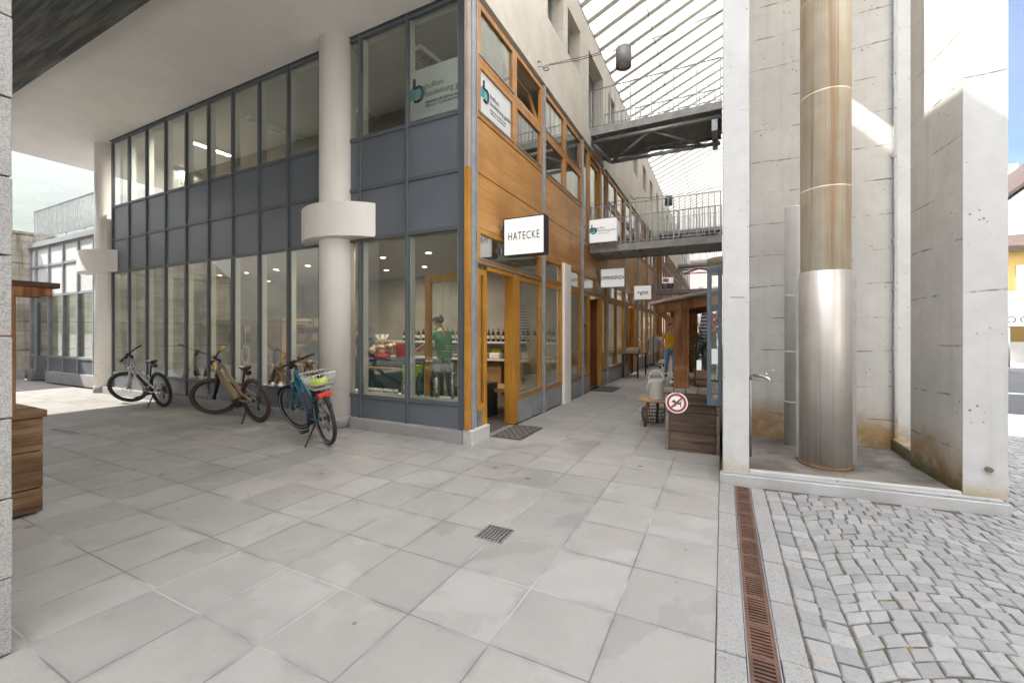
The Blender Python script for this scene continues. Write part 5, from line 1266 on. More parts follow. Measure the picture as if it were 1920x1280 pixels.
B(guard((0, 0, .355), R(5), R(215) - 1.2), 'rear_mudguard', M['rubber'], solid=.003); B(st(guard(tuple(Fh), R(35), R(150))), 'front_mudguard', M['rubber'], solid=.003)
g = MB()
for s in (-1, 1): g.tube([(0, s * .085, .37), (-.10, s * .075, .76), (.25, s * .06, .77)], .007, 6); g.tube([(0, s * .085, .37), (.08, s * .08, .76)], .007, 6)
for x in (-.1, .05, .2): g.tube([(x, -.075, .765), (x, .075, .765)], .006, 6)
B(g, 'rear_rack', M['black_metal'])
g = MB(); g.cbox((-.155, 0, .70), (.04, .17, .065)); B(g, 'rear_light', plain('red_reflector', (.62, .02, .015), .25), bevel=.01, seg=2)
M['basketwire'] = plain('pale_basket_wire', (.62, .62, .60), .4, .1)
# wire basket and helmet ride on the rack, things of their own
mw = Matrix.Translation(Vector(BIKE3[0])) @ Matrix.Rotation(BIKE3[1], 4, 'Z') @ Matrix.Rotation(BIKE3[2], 4, 'X')
def onbike(name, label, cat):
    e = thing(name, label, cat); e.matrix_world = mw @ Matrix.Translation((-.01, 0, .78)); e.location = (mw @ Matrix.Translation((-.01, 0, .78))).translation; e.rotation_euler = (BIKE3[2], 0, BIKE3[1]); return e
e = onbike('wire_basket', 'white wire basket strapped on the rear rack of the blue bicycle', 'basket')
g = MB(); L0, W0, L1, W1, hh = .15, .115, .21, .165, .20
def rect(l, w, z): return [(-l, -w, z), (l, -w, z), (l, w, z), (-l, w, z)]
for q in (0, .33, .66, 1): g.tube(rect(lin(L0, L1, q), lin(W0, W1, q), hh * q), .0045 if q == 1 else .003, 5, closed=True, smooth=False)
for k in range(9):
    u = -1 + 2 * k / 8
    for s in (-1, 1):
        g.tube([(u * L0, s * W0, 0), (u * L1, s * W1, hh)], .0028, 4); g.tube([(s * L0, u * W0, 0), (s * L1, u * W1, hh)], .0028, 4)
    g.tube([(u * L0, -W0, 0), (u * L0, W0, 0)], .0028, 4); g.tube([(-L0, u * W0, 0), (L0, u * W0, 0)], .0028, 4)
g.build('cage', M['basketwire'], e, local=True)
e = onbike('bicycle_helmet', 'lime yellow bicycle helmet lying in the white wire basket', 'helmet')
g = MB(); vs = []; n, m = 22, 9
for j in range(m + 1):
    ph = R(-15) + (R(90) - R(-15)) * j / m
    for k in range(n):
        a = 6.283 * k / n; rr = 1 - (.10 if (k % 4 == 0 and 1 < j < m - 1) else 0)
        vs.append((.135 * rr * math.cos(ph) * math.cos(a), .10 * rr * math.cos(ph) * math.sin(a), .075 + .095 * rr * math.sin(ph)))
fs = [(j * n + k, j * n + (k + 1) % n, (j + 1) * n + (k + 1) % n, (j + 1) * n + k) for j in range(m) for k in range(n)]
g.add(vs, fs, True); g.build('shell', plain('lime_helmet', (.50, .68, .02), .35), e, local=True, solid=.012)
g = MB(); g.tube([(.1, .07, .06), (.03, .08, .0), (-.02, 0, .012), (.03, -.08, .0), (.1, -.07, .06)], .007, 5); g.ball((-.09, 0, .17), .05, .06, .035); g.build('strap', M['black'], e, local=True)
# ================================================================ THINGS ALONG THE PASSAGE
M['signwhite'] = plain('glowing_white_acrylic', (.70, .70, .69), .35, var=.01)
M['signwhite'].node_tree.nodes['Principled BSDF'].inputs['Emission Color'].default_value = (1, .98, .95, 1); M['signwhite'].node_tree.nodes['Principled BSDF'].inputs['Emission Strength'].default_value = .05  # faint glow added so sign and card faces stay white in shade
def sign(label, x0, x1, y, th, z0, z1, fm, body, size, sx=1, m=None, bold=0):
    t = thing('shop_sign', label, 'sign', ((x0 + x1) / 2, y, z0)); b = .014
    g = MB(); g.box(x0, x1, y + .006, y + th - .006, z0, z1); g.box(x0, x0 + b, y, y + .006, z0, z1); g.box(x1 - b, x1, y, y + .006, z0, z1); g.box(x0 + b, x1 - b, y, y + .006, z0, z0 + b); g.box(x0 + b, x1 - b, y, y + .006, z1 - b, z1); g.build('case', fm, t)
    g = MB(); g.box(x0 + b, x1 - b, y + .003, y + .0065, z0 + b, z1 - b); g.box(x0 + b, x1 - b, y + th - .0065, y + th - .003, z0 + b, z1 - b); g.build('face', M['signwhite'], t)
    if body: text(t, body, size, ((x0 + x1) / 2, y + .001, (z0 + z1) / 2), (R(90), 0, 0), m or M['ink'], sx=sx, bold=bold, sp=1.0 if sx > .7 else 1.16)
    if body: text(t, body, size, ((x0 + x1) / 2, y + th - .001, (z0 + z1) / 2), (R(90), 0, R(180)), m or M['ink'], sx=sx, bold=bold)
    g = MB()
    for zz in (z0 + .1, z1 - .1): g.cyl((x0, y + th / 2, zz), (-3.0, y + th / 2, zz), .016, 8); g.box(-3.0, -2.985, y + th / 2 - .04, y + th / 2 + .04, zz - .05, zz + .05)
    g.build('bracket', M['galv'], t); return t
sign('black framed white box sign lettered HATECKE above the first open shop door', -2.935, -2.275, 5.6, .17, 2.625, 3.185, M['black_metal'], 'HATECKE', .165, .64)
sign('grey framed white box sign lettered DEPENDENZA over the second shop door', -2.93, -2.29, 11.2, .10, 2.68, 3.18, M['galv'], 'DEPENDENZA', .125, .76, None, .0025)
s3 = sign('white box sign lettered +gitti in bold, farther along the passage', -2.92, -2.30, 15.9, .10, 2.67, 3.19, M['galv_pale'], '+gitti', .19, 1.0, plain('brown_ink', (.075, .05, .03), .5), .003)
# logo sign on the lower footbridge
t = thing('logo_sign', 'white box sign with teal house logo fixed to the lower footbridge railing', 'sign', (-2.6, 10.3, 3.7))
g = MB(); g.box(-2.95, -2.29, 10.20, 10.36, 3.69, 4.25); g.build('case', M['signwhite'], t, bevel=.01)
g = MB(); g.box(-2.955, -2.285, 10.215, 10.37, 3.675, 3.689); g.box(-2.955, -2.285, 10.215, 10.37, 4.251, 4.262)
for zz in (3.8, 4.15): g.cyl((-2.99, 10.3, zz), (-2.94, 10.3, zz), .03, 10)
g.build('rim', M['galv'], t)
logo(t, lambda u, v, d=0: Vector((-2.95 + u, 10.2 - d, 3.69 + v)), .66, .56, .001, Vector((1, 0, 0)), False, .85)
a, b = aty(1241.5, 522, 22.05), aty(1262, 540, 22.05)
t = thing('striped_sign', 'small sign, white with a red block above and black below, on the second lower footbridge', 'sign', ((a.x + b.x) / 2, 22.05, b.z))
zm = (a.z + b.z) / 2
g = MB(); g.box(a.x, b.x, 22.05, 22.15, zm, a.z + .03); g.build('upper_face', M['signwhite'], t); g = MB(); g.box(a.x, b.x, 22.05, 22.15, b.z, zm); g.build('lower_face', M['black'], t)
g = MB(); g.box(a.x + .04, a.x + .30, 22.04, 22.05, zm + .06, a.z - .02); r_ = g.build('red_block', M['red'], t); text(r_, 'RTR', .13, (a.x + .17, 22.035, (zm + a.z + .04) / 2), (R(90), 0, 0), M['white_gloss'], bold=.003)
g = MB(); g.torus((a.x + .14, 22.045, (zm + b.z) / 2), .07, .014, 'y', 18, 6); g.build('emblem', M['white_gloss'], t)
for q in range(2): g = MB(); g.box(a.x + .28, b.x - .05, 22.045, 22.05, b.z + .1 + q * .09, b.z + .13 + q * .09); g.build('small_print', M['galv'], t)
sign('blank cream box sign behind the wooden stall roof, far along the passage', -2.92, -2.2, 24.5, .10, 2.75, 3.15, M['galv_pale'], '', .1)
# pendant lamps on cross wires
def pendant(y, x, zt, label):
    t = thing('pendant_lamp', label, 'lamp', (x, y, zt)); g = MB(); g.lathe((x, y, zt), [(.02, .02), (.125, 0), (.125, -.30), (.12, -.30), (.118, -.06), (0, -.05)], 24); g.build('shade', plain('grey_lamp_paint', (.17, .17, .165), .5, .3), t)
    g = MB(); g.lathe((x, y, zt), [(.108, -.24), (.09, -.285), (0, -.29)], 18); g.build('lens', plain('frosted_lens', (.38, .37, .34), .3), t)
    w = thing('lamp_wire', 'thin cross wire with wall hook carrying the %s' % ('nearest drum lamp' if y < 10 else 'second drum lamp' if y < 20 else 'farthest drum lamp'), 'wire', (x, y, zt)); g = MB()
    g.tube([(-2.965, y, zt + .12), (lin(-2.965, x, .5), y, zt + .03), (x - .08, y, zt + .015)], .006, 5); g.tube([(x + .08, y, zt + .015), (lin(x, 0, .5), y, zt + .03), (.0, y, zt + .12)], .006, 5)
    g.tube([(x, y, zt + .01), (x - .12, y, zt + .09), (x - .5, y, zt + .05), (-2.75, y, zt + .11)], .005, 5); g.build('cable', M['black_metal'], w)
    g = MB(); g.tube([(-2.965, y - .02, zt + .2), (-2.90, y - .02, zt + .2), (-2.87, y - .02, zt + .08), (-2.80, y - .02, zt + .05), (-2.79, y - .02, zt + .10)], .014, 6); g.torus((-2.8, y - .02, zt + .03), .05, .010, 'z', 14, 5); g.build('hook', M['galv'], w)
pendant(7.0, -1.45, 6.13, 'grey drum pendant lamp nearest in the passage, before the upper footbridge')
pendant(15.4, -1.66, 6.15, 'grey drum pendant lamp hanging between the near and the second footbridges'); pendant(24.6, -1.5, 6.15, 'grey drum pendant lamp farthest along the passage')
# ---- wooden stalls
def stall(label, x0, x1, y0, y1, zt, boards, posts, roof, m, mt, along='x'):
    t = thing('wooden_stall', label, 'stall', ((x0 + x1) / 2, (y0 + y1) / 2, 0), kind='thing'); rs = random.Random(int(abs(x0) * 50))
    zb = zt - .06
    for (a, b) in boards:     # stacked planks on all four sides
        g = MB(); e = rs.uniform(.0, .008)
        g.box(x0 + .05, x1 - .0, y0 + e, y0 + .045, a, b); g.build('plank', m[0], t, bevel=.005)
        g = MB(); g.box(x0 + .05, x1 - .0, y1 - .045, y1 - e, a, b); g.build('plank', m[0], t, bevel=.005)
        g = MB(); g.box(x0 + e, x0 + .046, y0 - .006, y1 + .006, a, b); g.build('plank', m[1], t, bevel=.007)
        g = MB(); g.box(x1 + .002, x1 + .045 - e, y0 - .006, y1 + .006, a, b); g.build('plank', m[1], t, bevel=.007)
    n = 5; w = (y1 - y0 + .06) / n if along == 'y' else (x1 - x0 + .1) / n
    for k in range(n):
        g = MB()
        if along == 'y': g.box(x0 - .02, x1 + .06, y0 - .03 + k * w + .003, y0 - .03 + (k + 1) * w - .003, zb + rs.uniform(0, .004), zt)
        else: g.box(x0 - .03 + k * w + .003, x0 - .03 + (k + 1) * w - .003, y0 - .02, y1 + .02, zb + rs.uniform(0, .004), zt)
        g.build('counter_plank', mt, t, bevel=.005)
    for (a, b, c, d, zz) in posts:
        g = MB(); g.box(a, b, c, d, zt + .002, zz); g.build('post', M['post'], t, bevel=.008)
    roof(t); return t
def roof_r(t):
    n = 7; ya, yb = 5.50, 7.75; x0, x1 = -.83, -.03
    sl = lambda x: 1.84 + (x - x0) * .17
    for k in range(6):
        a, b = lin(x0, x1, k / 6), lin(x0, x1, (k + 1) / 6) + .015; g = MB(); dz = .006 * (k % 2)
        g.add([(a, ya + .01 * (k % 3), sl(a) + dz), (b, ya + .01 * (k % 3), sl(b) + dz), (b, yb, sl(b) + dz), (a, yb, sl(a) + dz), (a, ya + .01 * (k % 3), sl(a) + .032 + dz), (b, ya + .01 * (k % 3), sl(b) + .032 + dz), (b, yb, sl(b) + .032 + dz), (a, yb, sl(a) + .032 + dz)], [(0, 3, 2, 1), (4, 5, 6, 7), (0, 1, 5, 4), (1, 2, 6, 5), (2, 3, 7, 6), (3, 0, 4, 7)])
        g.build('roof_plank', M['oldtop'], t, bevel=.004)
    for y in (5.72, 7.5):
        g = MB(); g.bar((-.78, y + .06, 1.79), (-.02, y + .06, 1.90), .12, .11, (0, 0, 1)); g.bar((-.74, y + .06, 1.76), (-.56, y + .06, 1.62), .06, .07); g.build('roof_beam', M['post'], t, bevel=.006)
stall('weathered wooden stall with plank roof against the pier, round no-dogs sign on its front', -.66, -.075, 5.715, 7.5, .785, [(.0, .235), (.241, .478), (.484, .578), (.584, .723)], [(-.555, -.39, 5.73, 5.89, 1.80), (-.50, -.36, 7.3, 7.44, 1.8)], roof_r, (M['oldwood'], M['oldtop']), M['oldtop'])
def roof_l(t):
    for k in range(4):
        a = -5.98 + k * .2275; g = MB()
        g.box(a, a + .224, .05, 1.50 + .012 * (k % 2), 1.875 - .006 * (k % 2), 1.915); g.build('roof_plank', M['barnwood'], t, bevel=.005)
    g = MB(); g.box(-5.17, -5.08, .1, 1.40, 1.785, 1.872); g.box(-5.9, -5.19, 1.18, 1.28, 1.77, 1.872); g.box(-5.16, -5.09, 1.402, 1.47, 1.80, 1.872); g.build('roof_beam', M['post'], t, bevel=.006)
stall('brown wooden stall with a flat plank roof, half hidden by the granite pillar', -5.72, -5.09, .2, 1.395, .855, [(.02, .21), (.217, .515), (.522, .793)], [(-5.16, -5.06, 1.12, 1.255, 1.786), (-5.7, -5.58, .3, .42, 1.8)], roof_l, (M['barnwood'], M['barnwood']), M['barnwood'], 'y')
# no dogs sign
c = aty(1268.5, 755, 5.70); t = thing('no_dogs_sign', 'round red ringed no-dogs sign screwed to the weathered stall front', 'sign', c)
def disc(m, n, r, y0, y1, par=t, ri=0):
    g = MB(); k = 36
    if ri: 
        for q in range(k):
            a, b = 6.283 * q / k, 6.283 * (q + 1) / k
            P = lambda a, r, y: (c.x + r * math.cos(a), y, c.z + r * math.sin(a))
            g.add([P(a, ri, y0), P(b, ri, y0), P(b, r, y0), P(a, r, y0), P(a, ri, y1), P(b, ri, y1), P(b, r, y1), P(a, r, y1)], [(0, 1, 2, 3), (4, 7, 6, 5), (0, 4, 5, 1), (3, 2, 6, 7)])
    else: g.prism([(c.x + r * math.cos(6.283 * q / k), c.z + r * math.sin(6.283 * q / k)) for q in range(k)], y0, y1, 'y')
    return g.build(n, m, par)
disc(M['signwhite'], 'plate', .132, 5.704, 5.71); disc(plain('faded_red', (.50, .09, .10), .5), 'red_ring', .118, 5.7005, 5.7035, t, .088)
g = MB(); g.bar((c.x - .066, 5.7, c.z - .066), (c.x + .066, 5.7, c.z + .066), .003, .026, (1, 0, -1)); g.build('slash', plain('faded_red', (.50, .09, .10), .5), t)
dg = [(-.062, .0), (-.05, .028), (-.035, .03), (-.028, .046), (-.018, .026), (.0, .006), (.04, .004), (.062, .03), (.066, .026), (.052, -.004), (.056, -.05), (.046, -.05), (.038, -.018), (.0, -.02), (-.012, -.05), (-.022, -.05), (-.02, -.016), (-.035, .004), (-.05, .004)]
g = MB(); g.prism([(c.x + p[0], c.z + p[1]) for p in dg], 5.7022, 5.7038, 'y'); g.build('dog_outline', plain('faded_blue_black', (.06, .09, .12), .5), t)
# stool, watering can, wire basket
t = thing('wooden_stool', 'low oiled wooden stool with splayed legs beside the weathered stall', 'stool', (-.95, 7.1, 0))
g = MB(); g.prism([(-1.24, 6.95), (-1.0, 6.86), (-.72, 6.92), (-.72, 7.3), (-1.0, 7.36), (-1.22, 7.28)], .395, .43); g.build('seat', M['shelfwood'], t, bevel=.008)
for (a, b, e, f) in ((-1.06, 6.98, -1.10, 6.92), (-.8, 7.0, -.77, 6.94), (-.95, 7.25, -.97, 7.33)):
    g = MB(); g.tube([(a, b, .395), (e, f, .0)], [.026, .019], 10); g.build('leg', M['post'], t)
t = thing('watering_can', 'pale ribbed metal watering can with a hooped handle on the wooden stool', 'watering can', (-.95, 7.08, .43)); cx, cy, z0 = -.945, 7.08, .431
g = MB(); pr = [(.12, 0), (.125, .006)]
for k in range(9): pr += [(.124, .02 + k * .031), (.1265, .032 + k * .031)]
pr += [(.124, .305), (.118, .31), (.112, .30)]
g.lathe((cx, cy, z0), pr, 28); mcan = plain('pale_zinc', (.66, .66, .63), .5, .1, .05); g.build('body', mcan, t)
g = MB(); g.prism([(cx - .11, cy - .0), (cx + .11, cy - .0), (cx + .09, cy + .075), (cx, cy + .118), (cx - .09, cy + .075)], z0 + .305, z0 + .316); g.build('half_lid', mcan, t)
g = MB(); g.tube([(cx + .115 * math.cos(a), cy - .03, z0 + .29 + .165 * math.sin(a)) for a in [math.pi * k / 16 for k in range(17)]], .013, 8); g.build('handle', mcan, t)
g = MB(); g.tube([(cx - .10, cy - .05, z0 + .06), (cx - .13, cy - .1, z0 + .18), (cx - .10, cy - .13, z0 + .27), (cx - .06, cy - .13, z0 + .29)], [.022, .018, .015, .018], 10); g.build('spout', mcan, t)
t = thing('wire_basket', 'dark green round wire basket lying under the wooden stool', 'basket', (-1.05, 7.38, 0)); g = MB(); gm = plain('green_wire', (.035, .075, .045), .5)
for k in range(5): g.torus((-1.04, 7.4, .012 + k * .055), .19 - .012 * abs(k - 2), .006, 'z', 28, 5)
for k in range(26):
    a = 6.283 * k / 26; g.tube([(-1.04 + .166 * math.cos(a), 7.4 + .166 * math.sin(a), .01), (-1.04 + .193 * math.cos(a + .1), 7.4 + .193 * math.sin(a + .1), .12), (-1.04 + .17 * math.cos(a + .2), 7.4 + .17 * math.sin(a + .2), .235)], .0045, 4)
for k in range(7): g.tube([(-1.2 + k * .05, 7.25, .014), (-1.2 + k * .05, 7.55, .014)], .004, 4)
g.build('cage', gm, t)
# goods standing on the weathered stall
t = thing('display_rack', 'thin black wire rack with a small shelf standing on the weathered stall', 'rack', (-.22, 6.2, .786)); g = MB()
for x in (-.33, -.12): g.tube([(x, 6.12, .79), (x + .02, 6.2, 1.42)], .006, 6)
g.tube([(-.33, 6.12, .79), (-.33, 5.98, .792), (-.12, 5.98, .792), (-.12, 6.12, .79)], .006, 6); g.box(-.34, -.11, 5.98, 6.2, .872, .88); g.tube([(-.31, 6.2, 1.42), (-.10, 6.2, 1.42)], .006, 6); g.build('frame', M['black_metal'], t)
t = thing('black_cap', 'black peaked cap hanging on the thin wire rack', 'cap', (-.19, 6.08, 1.15))
g = MB(); vs = []; n = 14
for j in range(7):
    ph = R(-10) + R(100) * j / 6
    for k in range(n): a = 6.283 * k / n; vs.append((-.17 + .085 * math.cos(ph) * math.cos(a), 6.10 + .06 * math.sin(ph) - .02, 1.24 + .125 * math.cos(ph) * math.sin(a)))
g.add(vs, [(j * n + k, j * n + (k + 1) % n, (j + 1) * n + (k + 1) % n, (j + 1) * n + k) for j in range(6) for k in range(n)], True); g.build('crown', M['black'], t, solid=.006)
g = MB(); g.prism([(-.245, 1.16), (-.10, 1.20), (-.115, 1.06), (-.15, 1.0), (-.20, .99), (-.235, 1.05)], 6.05, 6.062, 'y'); g.build('peak', M['black'], t)
t = thing('price_card', 'white price card hanging beside the black cap', 'card', (-.28, 6.06, 1.1)); g = MB(); g.box(-.305, -.25, 6.05, 6.054, 1.0, 1.13); g.build('card', M['signwhite'], t)
def leafy(name, label, cat, x, y, z, h, r, n, m, pot=None):
    t = thing(name, label, cat, (x, y, z)); rs = random.Random(int(h * 1000)); g = MB()
    for k in range(n):
        a = rs.uniform(0, 6.28); hh = h * rs.uniform(.35, 1); q = r * rs.uniform(.2, 1); p = Vector((x + q * math.cos(a), y + q * math.sin(a), z + hh)); d = Vector((math.cos(a), math.sin(a), rs.uniform(-.5, .6))).normalized(); s = d.cross(Vector((rs.uniform(-1, 1), rs.uniform(-1, 1), 1))).normalized(); l = rs.uniform(.05, .09)
        g.add([p, p + d * l * .5 + s * l * .22, p + d * l, p + d * l * .5 - s * l * .22], [(0, 1, 2, 3)])
    g.build('foliage', m, t)
    g = MB()
    for k in range(9): a = k * .7; g.tube([(x, y, z), (x + r * .4 * math.cos(a), y + r * .4 * math.sin(a), z + h * .6), (x + r * .8 * math.cos(a), y + r * .8 * math.sin(a), z + h * .95)], [.004, .003, .002], 4)
    g.build('stems', plain('plant_stem', (.06, .09, .03), .7), t)
    if pot: g = MB(); g.lathe((x, y, z - .12), [(.06, 0), (.08, .13), (.07, .13), (.06, .02)], 14); g.build('pot', pot, t)
    return t
M['leaf'] = plain('leaf_green', (.045, .10, .022), .5, var=.4, sc=30)
leafy('potted_plant', 'dark green leafy plant in a pot behind the red-brown stall post', 'plant', -.36, 6.55, .91, .55, .16, 170, M['leaf'], M['galv'])
t = thing('small_pot', 'small grey pot on the near corner of the weathered stall', 'pot', (-.61, 5.95, .786)); g = MB(); g.lathe((-.61, 5.95, .786), [(.04, 0), (.05, .07), (.042, .07), (.036, .01)], 14); g.build('pot', M['galv'], t)
box_thing('paper_crate', 'kraft paper box with books behind the wire rack on the stall', 'box', -.36, -.08, 6.45, 6.75, .787, .98, plain('kraft_paper', (.32, .21, .12), .8))
box_thing('wire_tray', 'dark wire tray on the near edge of the stall by the post', 'tray', -.62, -.56, 6.1, 6.35, .787, .86, M['black_metal'])
leafy('potted_plant', 'pale yellow green plant on the stall behind the black cap', 'plant', -.24, 7.1, .90, .62, .14, 120, plain('yellow_leaf', (.26, .27, .09), .6, var=.3, sc=20), M['oldtop'])
# display cabinet on the pier
t = thing('display_cabinet', 'tall narrow grey framed display cabinet with red flowers, fixed to the left pier', 'cabinet', (-.075, 5.1, .73))
x0, x1, y0, y1, z0, z1 = -.148, -.004, 4.88, 5.30, .73, 2.19; g = MB(); w = .04
for (a, b) in ((x0, x0 + w), (x1 - w, x1)):
    for (c_, d) in ((y0, y0 + .03), (y1 - .03, y1)): g.box(a, b, c_, d, z0 + .075, z1 - .055)
g.box(x0, x1, y0, y1, z0, z0 + .075); g.box(x0, x1, y0, y1, z1 - .055, z1); g.build('frame', plain('blue_grey_paint', (.075, .105, .13), .4), t, bevel=.004)
g = MB(); g.box(x1 - .012, x1 - .006, y0 + .03, y1 - .03, z0 + .075, z1 - .055); g.build('back', plain('grey_back', (.22, .20, .18), .7), t)
for (a, b, c_, d) in ((x0 + w, x1 - w, y0 + .010, y0 + .016), (x0 + .01, x0 + .016, y0 + .03, y1 - .03)):
    g = MB(); g.box(a, b, c_, d, z0 + .075, z1 - .055); g.build('pane', M['clear'], t)
rs = random.Random(6)
f = thing('flower_bunch', 'bunch of dried red flowers inside the grey display cabinet', 'flowers', (-.075, 5.1, .85)); g = MB()
for k in range(60): g.ball((-.078 + rs.uniform(-.035, .035), 4.98 + rs.uniform(-.03, .2), 1.58 + rs.uniform(-.11, .13)), rs.uniform(.012, .022), None, None, 6, 4)
g.build('blossoms', plain('dusty_red', (.42, .055, .06), .8, var=.3, sc=40), f)
g = MB()
for k in range(14): g.tube([(-.075, 5.05, .88), (-.078 + rs.uniform(-.03, .03), 5.02 + rs.uniform(-.04, .1), 1.5)], .004, 4)
g.build('stems', plain('dark_stem', (.05, .055, .03), .8), f)
g = MB(); g.lathe((-.075, 5.05, .806), [(.03, 0), (.034, .02), (.028, .22), (.034, .26)], 14); tag(g.build('glass_vase', M['clear']), 'clear glass vase inside the grey display cabinet', 'vase')
g = MB(); g.box(-.105, -.045, 4.96, 4.965, 1.16, 1.32); tag(g.build('display_card', M['signwhite']), 'white card inside the grey display cabinet', 'card')
# table with folded clothes, clothes rails, garments
def small_table(label, x0, x1, y0, y1, h):
    t = thing('display_table', label, 'table', ((x0 + x1) / 2, y0, 0)); g = MB(); g.box(x0, x1, y0, y1, h - .03, h); g.build('top', M['black_metal'], t, bevel=.004)
    for (a, b) in ((x0 + .03, y0 + .03), (x1 - .03, y0 + .03), (x0 + .03, y1 - .03), (x1 - .03, y1 - .03)):
        g = MB(); g.box(a - .025, a + .025, b - .025, b + .025, 0, h - .031); g.build('leg', M['black_metal'], t)
small_table('black display table with folded clothes outside the shop window', -2.95, -2.42, 14.0, 15.6, .79)
rs = random.Random(14)
for k, (mi, lab) in enumerate(((5, 'sand coloured folded garment at the bottom of the pile on the black table'), (2, 'grey folded garment in the pile, above the sand coloured one'), (0, 'white folded garment in the pile, below the mustard one'), (7, 'mustard folded garment on top of the pile on the black table'))):
    z = .791 + k * .045; x = -2.70 + .015 * (k % 2); g = MB(); g.box(x - .2, x + .2, 14.35, 14.8, z, z + .04); g.box(x - .2, x + .2, 15.0, 15.4, z, z + .038)
    q = MB(); q.box(x - .2, x + .2, 14.35, 14.85, z, z + .041); tag(q.build('folded_garment', M['cl'][mi], bevel=.016, seg=2), lab, 'garment')
def rolling_rail(y0, y1, x, z, label, cl, tone):
    t = thing('clothes_rail', label, 'clothes rail', (x, y0, 0)); g = MB(); g.tube([(x, y0, .12), (x, y0, z), (x, y1, z), (x, y1, .12)], .016, 8); g.build('rail', M['black_metal'], t)
    g = MB()
    for y in (y0, y1):
        g.bar((x - .28, y, .11), (x + .28, y, .11), .035, .03)
        for s in (-1, 1): g.ball((x + s * .26, y, .047), .045)
    g.bar((x, y0, .115), (x, y1, .115), .03, .03); g.build('wheeled_base', M['black_metal'], t)
    for k, (mi, lab) in enumerate(cl): garment(x, y0 + .06 + k * (y1 - y0 - .12) / max(1, len(cl) - 1), z - .02, M['cl'][mi], lab, R(rs.uniform(-6, 6)), .44, .66)
rolling_rail(18.2, 19.3, -2.55, 1.36, 'black wheeled clothes rail standing in the passage', [(2, 'grey T-shirt hanging first on the wheeled rail in the passage'), (4, 'pink shirt hanging second on the wheeled rail in the passage'), (1, 'rust red shirt hanging in the middle of the wheeled rail'), (0, 'white shirt hanging between the rust red and the black one'), (3, 'black shirt hanging last on the wheeled rail')], 0)
# far end: striped parasol, café sign, round landing
t = thing('closed_parasol', 'closed navy and white striped parasol seen under the stall roof', 'parasol', (-.36, 12.2, 0)); n = 20
prof = [(.02, 2.42), (.07, 2.25), (.13, 1.95), (.17, 1.6), (.19, 1.3), (.17, 1.08), (.12, 1.05)]
def stripes():
    q = NT('navy_white_stripes'); z = q.xyz()[2]; f = q.math('GREATER_THAN', q.math('FRACT', q.math('ADD', q.math('MULTIPLY', z, 11), q.math('MULTIPLY', q.noise(9, 2), .5))), .55); return q.done(q.mix(f, (.60, .60, .60), (.05, .08, .17)), .8)
vs = [(-.36 + r * (1 + .12 * (k % 2)) * math.cos(6.283 * k / n), 12.2 + r * (1 + .12 * (k % 2)) * math.sin(6.283 * k / n), z) for (r, z) in prof for k in range(n)]
g = MB(); g.add(vs, [(i * n + k, (i + 1) * n + k, (i + 1) * n + (k + 1) % n, i * n + (k + 1) % n) for i in range(len(prof) - 1) for k in range(n)], True); g.build('canopy', stripes(), t)
g = MB(); g.cyl((-.36, 12.2, .05), (-.36, 12.2, 2.5), .022, 10); g.build('pole', M['white_gloss'], t); g = MB(); g.box(-.6, -.12, 11.96, 12.44, 0, .06); g.build('base', M['galv'], t, bevel=.01)
p = aty(1301, 606, 30); t = thing('cafe_sign', 'pale hanging sign lettered Café far along the passage', 'sign', (p.x, 30, p.z)); g = MB(); g.box(p.x - .5, p.x + .5, 30, 30.06, p.z - .3, p.z + .45); pl = g.build('plate', M['signwhite'], t); text(pl, 'Café', .42, (p.x, 29.99, p.z - .05), (R(90), 0, 0), M['ink'])
g = MB(); g.cyl((p.x - .4, 30.03, p.z + .45), (p.x - .4, 30.03, 3.5), .012, 6); g.cyl((p.x + .4, 30.03, p.z + .45), (p.x + .4, 30.03, 3.5), .012, 6); g.build('hanger', M['galv'], t)
t = thing('round_landing', 'round brown underside of a stair landing beside the second footbridge', 'landing', (-.1, 19.5, 3.9), kind='thing'); g = MB(); g.lathe((.25, 19.5, 3.95), [(0, 0), (.75, 0), (.85, .08), (.85, .55), (0, .55)], 32); g.build('drum', plain('brown_soffit', (.36, .29, .22), .7), t)
# ================================================================ PEOPLE
def skinned(name, verts, edges, m, parent, lvl=2, root=None):
    """verts: name -> (x, y, z, radius); grown with Skin + Subdivision"""
    names = list(verts); ix = {n: i for i, n in enumerate(names)}
    me = bpy.data.meshes.new(name); me.from_pydata([verts[n][:3] for n in names], [(ix[a], ix[b]) for a, b in edges], [])
    o = bpy.data.objects.new(name, me); COL.objects.link(o); o.parent = parent
    md = o.modifiers.new('skin', 'SKIN'); md.use_smooth_shade = True
    sv = me.skin_vertices[0].data if me.skin_vertices else None
    if sv is None: me.skin_vertices.new(); sv = me.skin_vertices[0].data
    for i, n in enumerate(names):
        r = verts[n][3]; sv[i].radius = r if isinstance(r, tuple) else (r, r); sv[i].use_root = (n == (root or names[0]))
    s = o.modifiers.new('sub', 'SUBSURF'); s.levels = lvl; s.render_levels = lvl
    me.materials.append(m); return o
SKIN = plain('skin', (.46, .26, .18), .55, var=.05)
